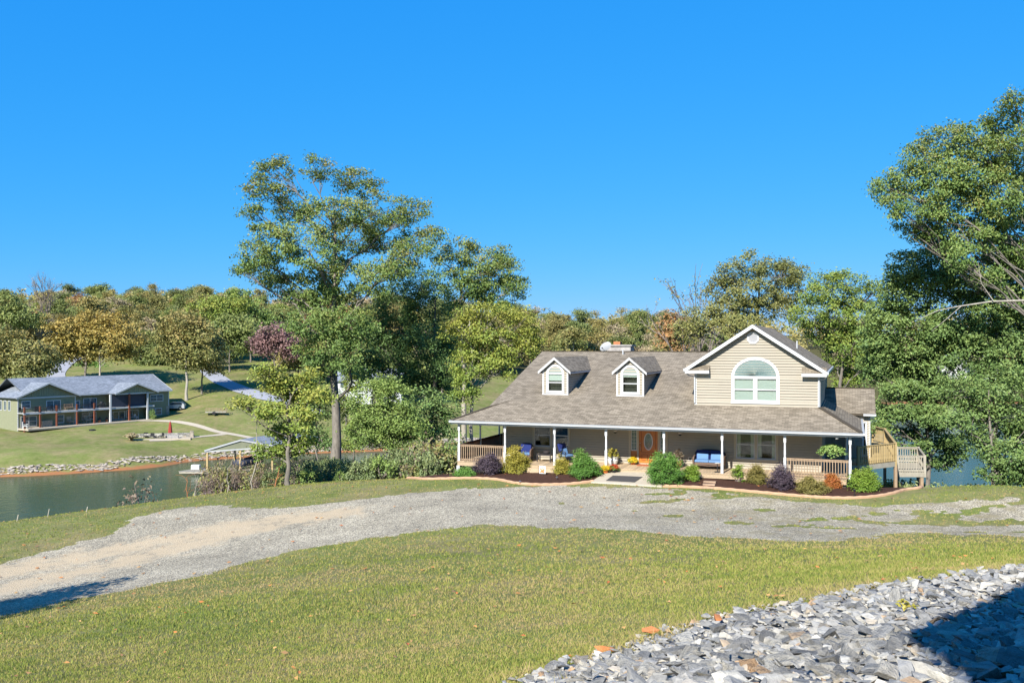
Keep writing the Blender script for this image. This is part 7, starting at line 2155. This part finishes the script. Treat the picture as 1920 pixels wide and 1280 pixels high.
# covered boat in the slip
bt = thing('covered_boat', 'boat under a dark cover inside the boathouse', 'boat', (bp.x + fl_.x + 5.2, bp.y + 5.2, WATER_Z + .9), R(70))
m_ = MB(); rows = []
for i in range(9):
    t_ = i / 8; x = -3.2 + 6.4 * t_; w = 1.15 * (1 - max(0, t_ - .55) ** 2 * 4.6); z = .15 * t_
    rows.append(m_._add([(x, -w, .6 + z), (x, -w * .7, .05), (x, 0, -.15 + .4 * max(0, t_ - .7)), (x, w * .7, .05), (x, w, .6 + z), (x, w * .6, .95 + z), (x, 0, 1.15 + z), (x, -w * .6, .95 + z)]))
for a_, b_ in zip(rows[:-1], rows[1:]):
    for j in range(8): m_.face([a_ + j, a_ + (j + 1) % 8, b_ + (j + 1) % 8, b_ + j])
m_.face([rows[0] + j for j in range(8)][::-1]); m_.face([rows[-1] + j for j in range(8)])
hull = m_.build('hull', M['screen'], bt, smooth=True)
# half-bare vines tangled before the boathouse
for k in range(26):
    x = rr.uniform(392, 505); Z = rr.uniform(58, 66); X = (x - 960) / F * Z; ht = px(0, rr.uniform(858, 890), Z).z - gz(X, Z)
    vv = rr.choice((4, 5, 4))
    if ht > .5: put_bush(vv, X, Z, ht * .38, min(ht, 4.0), f"{'tall' if ht > 2.6 else 'low'} {BW[vv]} thicket {'under the left post of the boathouse' if x < 425 else 'before the middle of the boathouse' if x < 465 else 'by the leaning bare sapling'}", 'thicket before the boathouse', 'thicket_bush')
# warning marker and stakes at the near shore
for x, y, h_ in ((30, 974, 9), (88, 966, 12), (160, 957, 7)):
    p = gpx(x, y + 3); m_ = MB(); m_.beam((0, 0, -.2), (.12, 0, h_ / F * p.y + .1), .035, .035); o = m_.build('wooden_stake', M['grey_wood']); o.location = p
    tag(o, {30: 'pale leaning stake at the left edge of the lawn crest', 88: 'tallest pale stake on the lawn crest by the inlet', 160: 'shortest pale stake on the lawn crest by the inlet'}[x], 'stake', 'stakes on the lawn crest')
# ------------------------------------------------------------------ other houses glimpsed between the trees
def far_house(name, label, xc, yb, Z, wpx, h, rise, mats, rz=0.0, dep=9):
    X = (xc - 960) / F * Z; w = wpx / F * Z; g_ = gz(X, Z)
    t = thing(name, label, 'house', (X, Z, g_), rz)
    m_ = MB(); clap(m_, -w / 2, w / 2, -1.5, h, front(0), h=.35, proud=.03); m_.box(-w / 2, w / 2, .01, dep, -1.5, h); m_.build('wall', mats[0], t)
    m_ = MB(); m_.slab([(-w / 2 - .4, -.5, h - .05), (w / 2 + .4, -.5, h - .05), (w / 2 + .4, dep / 2, h + rise), (-w / 2 - .4, dep / 2, h + rise)], .2, (1, 0, 0)); m_.slab([(-w / 2 - .4, dep / 2, h + rise), (w / 2 + .4, dep / 2, h + rise), (w / 2 + .4, dep + .5, h - .05), (-w / 2 - .4, dep + .5, h - .05)], .2, (1, 0, 0))
    r_ = m_.build('roof', mats[1], t)
    c = -w * .12; g2 = w * .2
    m_ = MB(); m_.slab([(c - g2, -1.2, h), (c, -1.2, h + rise * .75), (c, dep * .35, h + rise * .75), (c - g2, dep * .35, h)], .15, (0, 1, 0)); m_.slab([(c + g2, -1.2, h), (c, -1.2, h + rise * .75), (c, dep * .35, h + rise * .75), (c + g2, dep * .35, h)], .15, (0, 1, 0)); m_.build('gable_roof', mats[1], t)
    m_ = MB(); m_.poly([(c - g2 + .2, -.9, 0), (c + g2 - .2, -.9, 0), (c + g2 - .2, -.9, h), (c, -.9, h + rise * .7), (c - g2 + .2, -.9, h)]); m_.build('gable_wall', mats[0], t)
    n_ = max(3, int(w / 3.2))
    for st in range(2 if h > 4 else 1):
        for k in range(n_):
            a = -w / 2 + w * (k + .5) / n_; z = .9 + st * 2.8; bb = -.93 if abs(a - c) < g2 - .9 else -.03
            f = MB(); f.box(a - .65, a + .65, bb - .05, bb, z - .1, z + 1.5); wi = f.build('window', M['trim'], t); MB().box(a - .5, a + .5, bb - .065, bb - .052, z, z + 1.4).build('pane', M['far_glass'], wi)
M['pale_siding'] = plain('pale_grey_siding', (0.52, 0.53, 0.52), 0.7, 0.06)
far_house('white_house', 'pale house with grey roof half hidden by trees on the left skyline', 68, 605, 300, 58, 5.2, 4.0, (M['pale_siding'], M['shingle_grey']), R(12))
far_house('white_house', 'white house behind the trunk of the tallest oak across the inlet', 690, 756, 205, 125, 5.2, 2.6, (M['pale_siding'], M['shingle_grey']), R(4))
far_house('white_house', 'pale house glimpsed through the trees across the lake at right', 1815, 690, 340, 110, 5.5, 3.5, (M['pale_siding'], M['shingle_grey']), R(-10))

# ------------------------------------------------------------------ what stands behind the camera and throws the shadows in the picture
def up_sun(p, h):
    """the point h above p from which the sun's ray reaches p"""
    return p - sd * (h / -sd.z)
T0, T1, T2 = gpx(1688, 1198), gpx(1925, 1112), gpx(1915, 1276)
hh = 11.5
C0, C1, C2 = up_sun(T0, hh), up_sun(T1, hh), up_sun(T2, hh)
C1.z = C2.z = C0.z
d1_, d2_ = (C1 - C0), (C2 - C0)
C1 = C0 + d1_.normalized() * 7; C2 = C0 + d2_.normalized() * 8; C3 = C0 + d1_.normalized() * 7 + d2_.normalized() * 8
gar = thing('hilltop_house', 'tall beige house behind the viewpoint whose roof corner shades the rock bank', 'house', ((C0 + C3) / 2).xy.to_3d() + Vector((0, 0, gz(*((C0 + C3) / 2).xy))), 0)
lo3 = lambda p: Vector(p) - gar.location
m_ = MB(); m_.slab([lo3(C0), lo3(C1), lo3(C3), lo3(C2)], .25, d1_); m_.build('roof', M['shingle'], gar)
ctr = (C0 + C3) / 2
ws = [ctr + (c - ctr) * .7 for c in (C0, C1, C3, C2)]
m_ = MB()
for a_, b_ in zip(ws, ws[1:] + ws[:1]):
    m_.poly([lo3(a_) * 1 + Vector((0, 0, -.26)), lo3(b_) + Vector((0, 0, -.26)), lo3((b_.x, b_.y, gz(b_.x, b_.y) - .3)), lo3((a_.x, a_.y, gz(a_.x, a_.y) - .3))])
m_.build('wall', M['siding'], gar)
# tree left of the frame, its shadow falls across the drive
for k, (x, y, hgt) in enumerate(((40, 1132, 5.5), (-140, 1165, 7.0))):
    g0 = gpx(max(x, 0), y); 
    if x < 0: g0 = g0 + Vector((-3.2, -.5, 0))
    c = up_sun(g0, hgt * .66)
    z0 = gz(c.x, c.y); X, Y = c.x, c.y
    o = put_tree(4, X, Y, hgt / 14, ['tan thin-leaved tree left of the frame, shading the drive edge', 'tan thin-leaved tree farther left of the frame near the drive'][k], None, 'roadside_tree')

# seedling between the stones
p = gpx(1702, 1158); t = thing('seedling', 'small yellow-green seedling growing between the stones', 'plant', p)
tb = TB(733)
for k in range(5): tb.tube(tb.curve(np.zeros(3), np.array([tb.r.normal(0, .05), tb.r.normal(0, .05), .16]), .1, 4), np.linspace(.005, .002, 4), 4)
link('stem', tb.wood_mesh('stem', M['twig']), t)
tb.leaves(tb.r.normal(0, .045, (9, 3)) * (1, 1, .5) + (0, 0, .15), 3, .02, .075, .6, np.zeros(3)); link('foliage', tb.leaf_mesh('foliage', L['bush_yellow']), t)

# ------------------------------------------------------------------ pieces that were built together become parts of their own
def explode(o):
    me = o.data; nv = len(me.vertices); par = list(range(nv))
    def find(i):
        while par[i] != i: par[i] = par[par[i]]; i = par[i]
        return i
    polys = [p_.vertices[:] for p_ in me.polygons]
    for q in polys:
        r0 = find(q[0])
        for k in q[1:]: par[find(k)] = r0
    grp = {}
    for q in polys: grp.setdefault(find(q[0]), []).append(q)
    if len(grp) < 2: return
    co = [v_.co.copy() for v_ in me.vertices]
    nm = 'leg' if o.name.startswith('legs') else o.name.split('.')[0]
    for g in grp.values():
        idx = sorted({k for q in g for k in q}); mp = {k: j for j, k in enumerate(idx)}
        m2 = bpy.data.meshes.new(nm); m2.from_pydata([co[k] for k in idx], [], [[mp[k] for k in q] for q in g])
        for mm_ in me.materials: m2.materials.append(mm_)
        n2 = link(nm, m2, o.parent); n2.matrix_local = o.matrix_local.copy()
    bpy.data.objects.remove(o)
for o in list(bpy.data.objects):
    if o.type == 'MESH' and o.name.split('.')[0] in ('legs', 'corner_board', 'hip_cap', 'rail_post', 'pier', 'downpipe', 'terrace_legs'):
        explode(o)
bpy.context.view_layer.update()
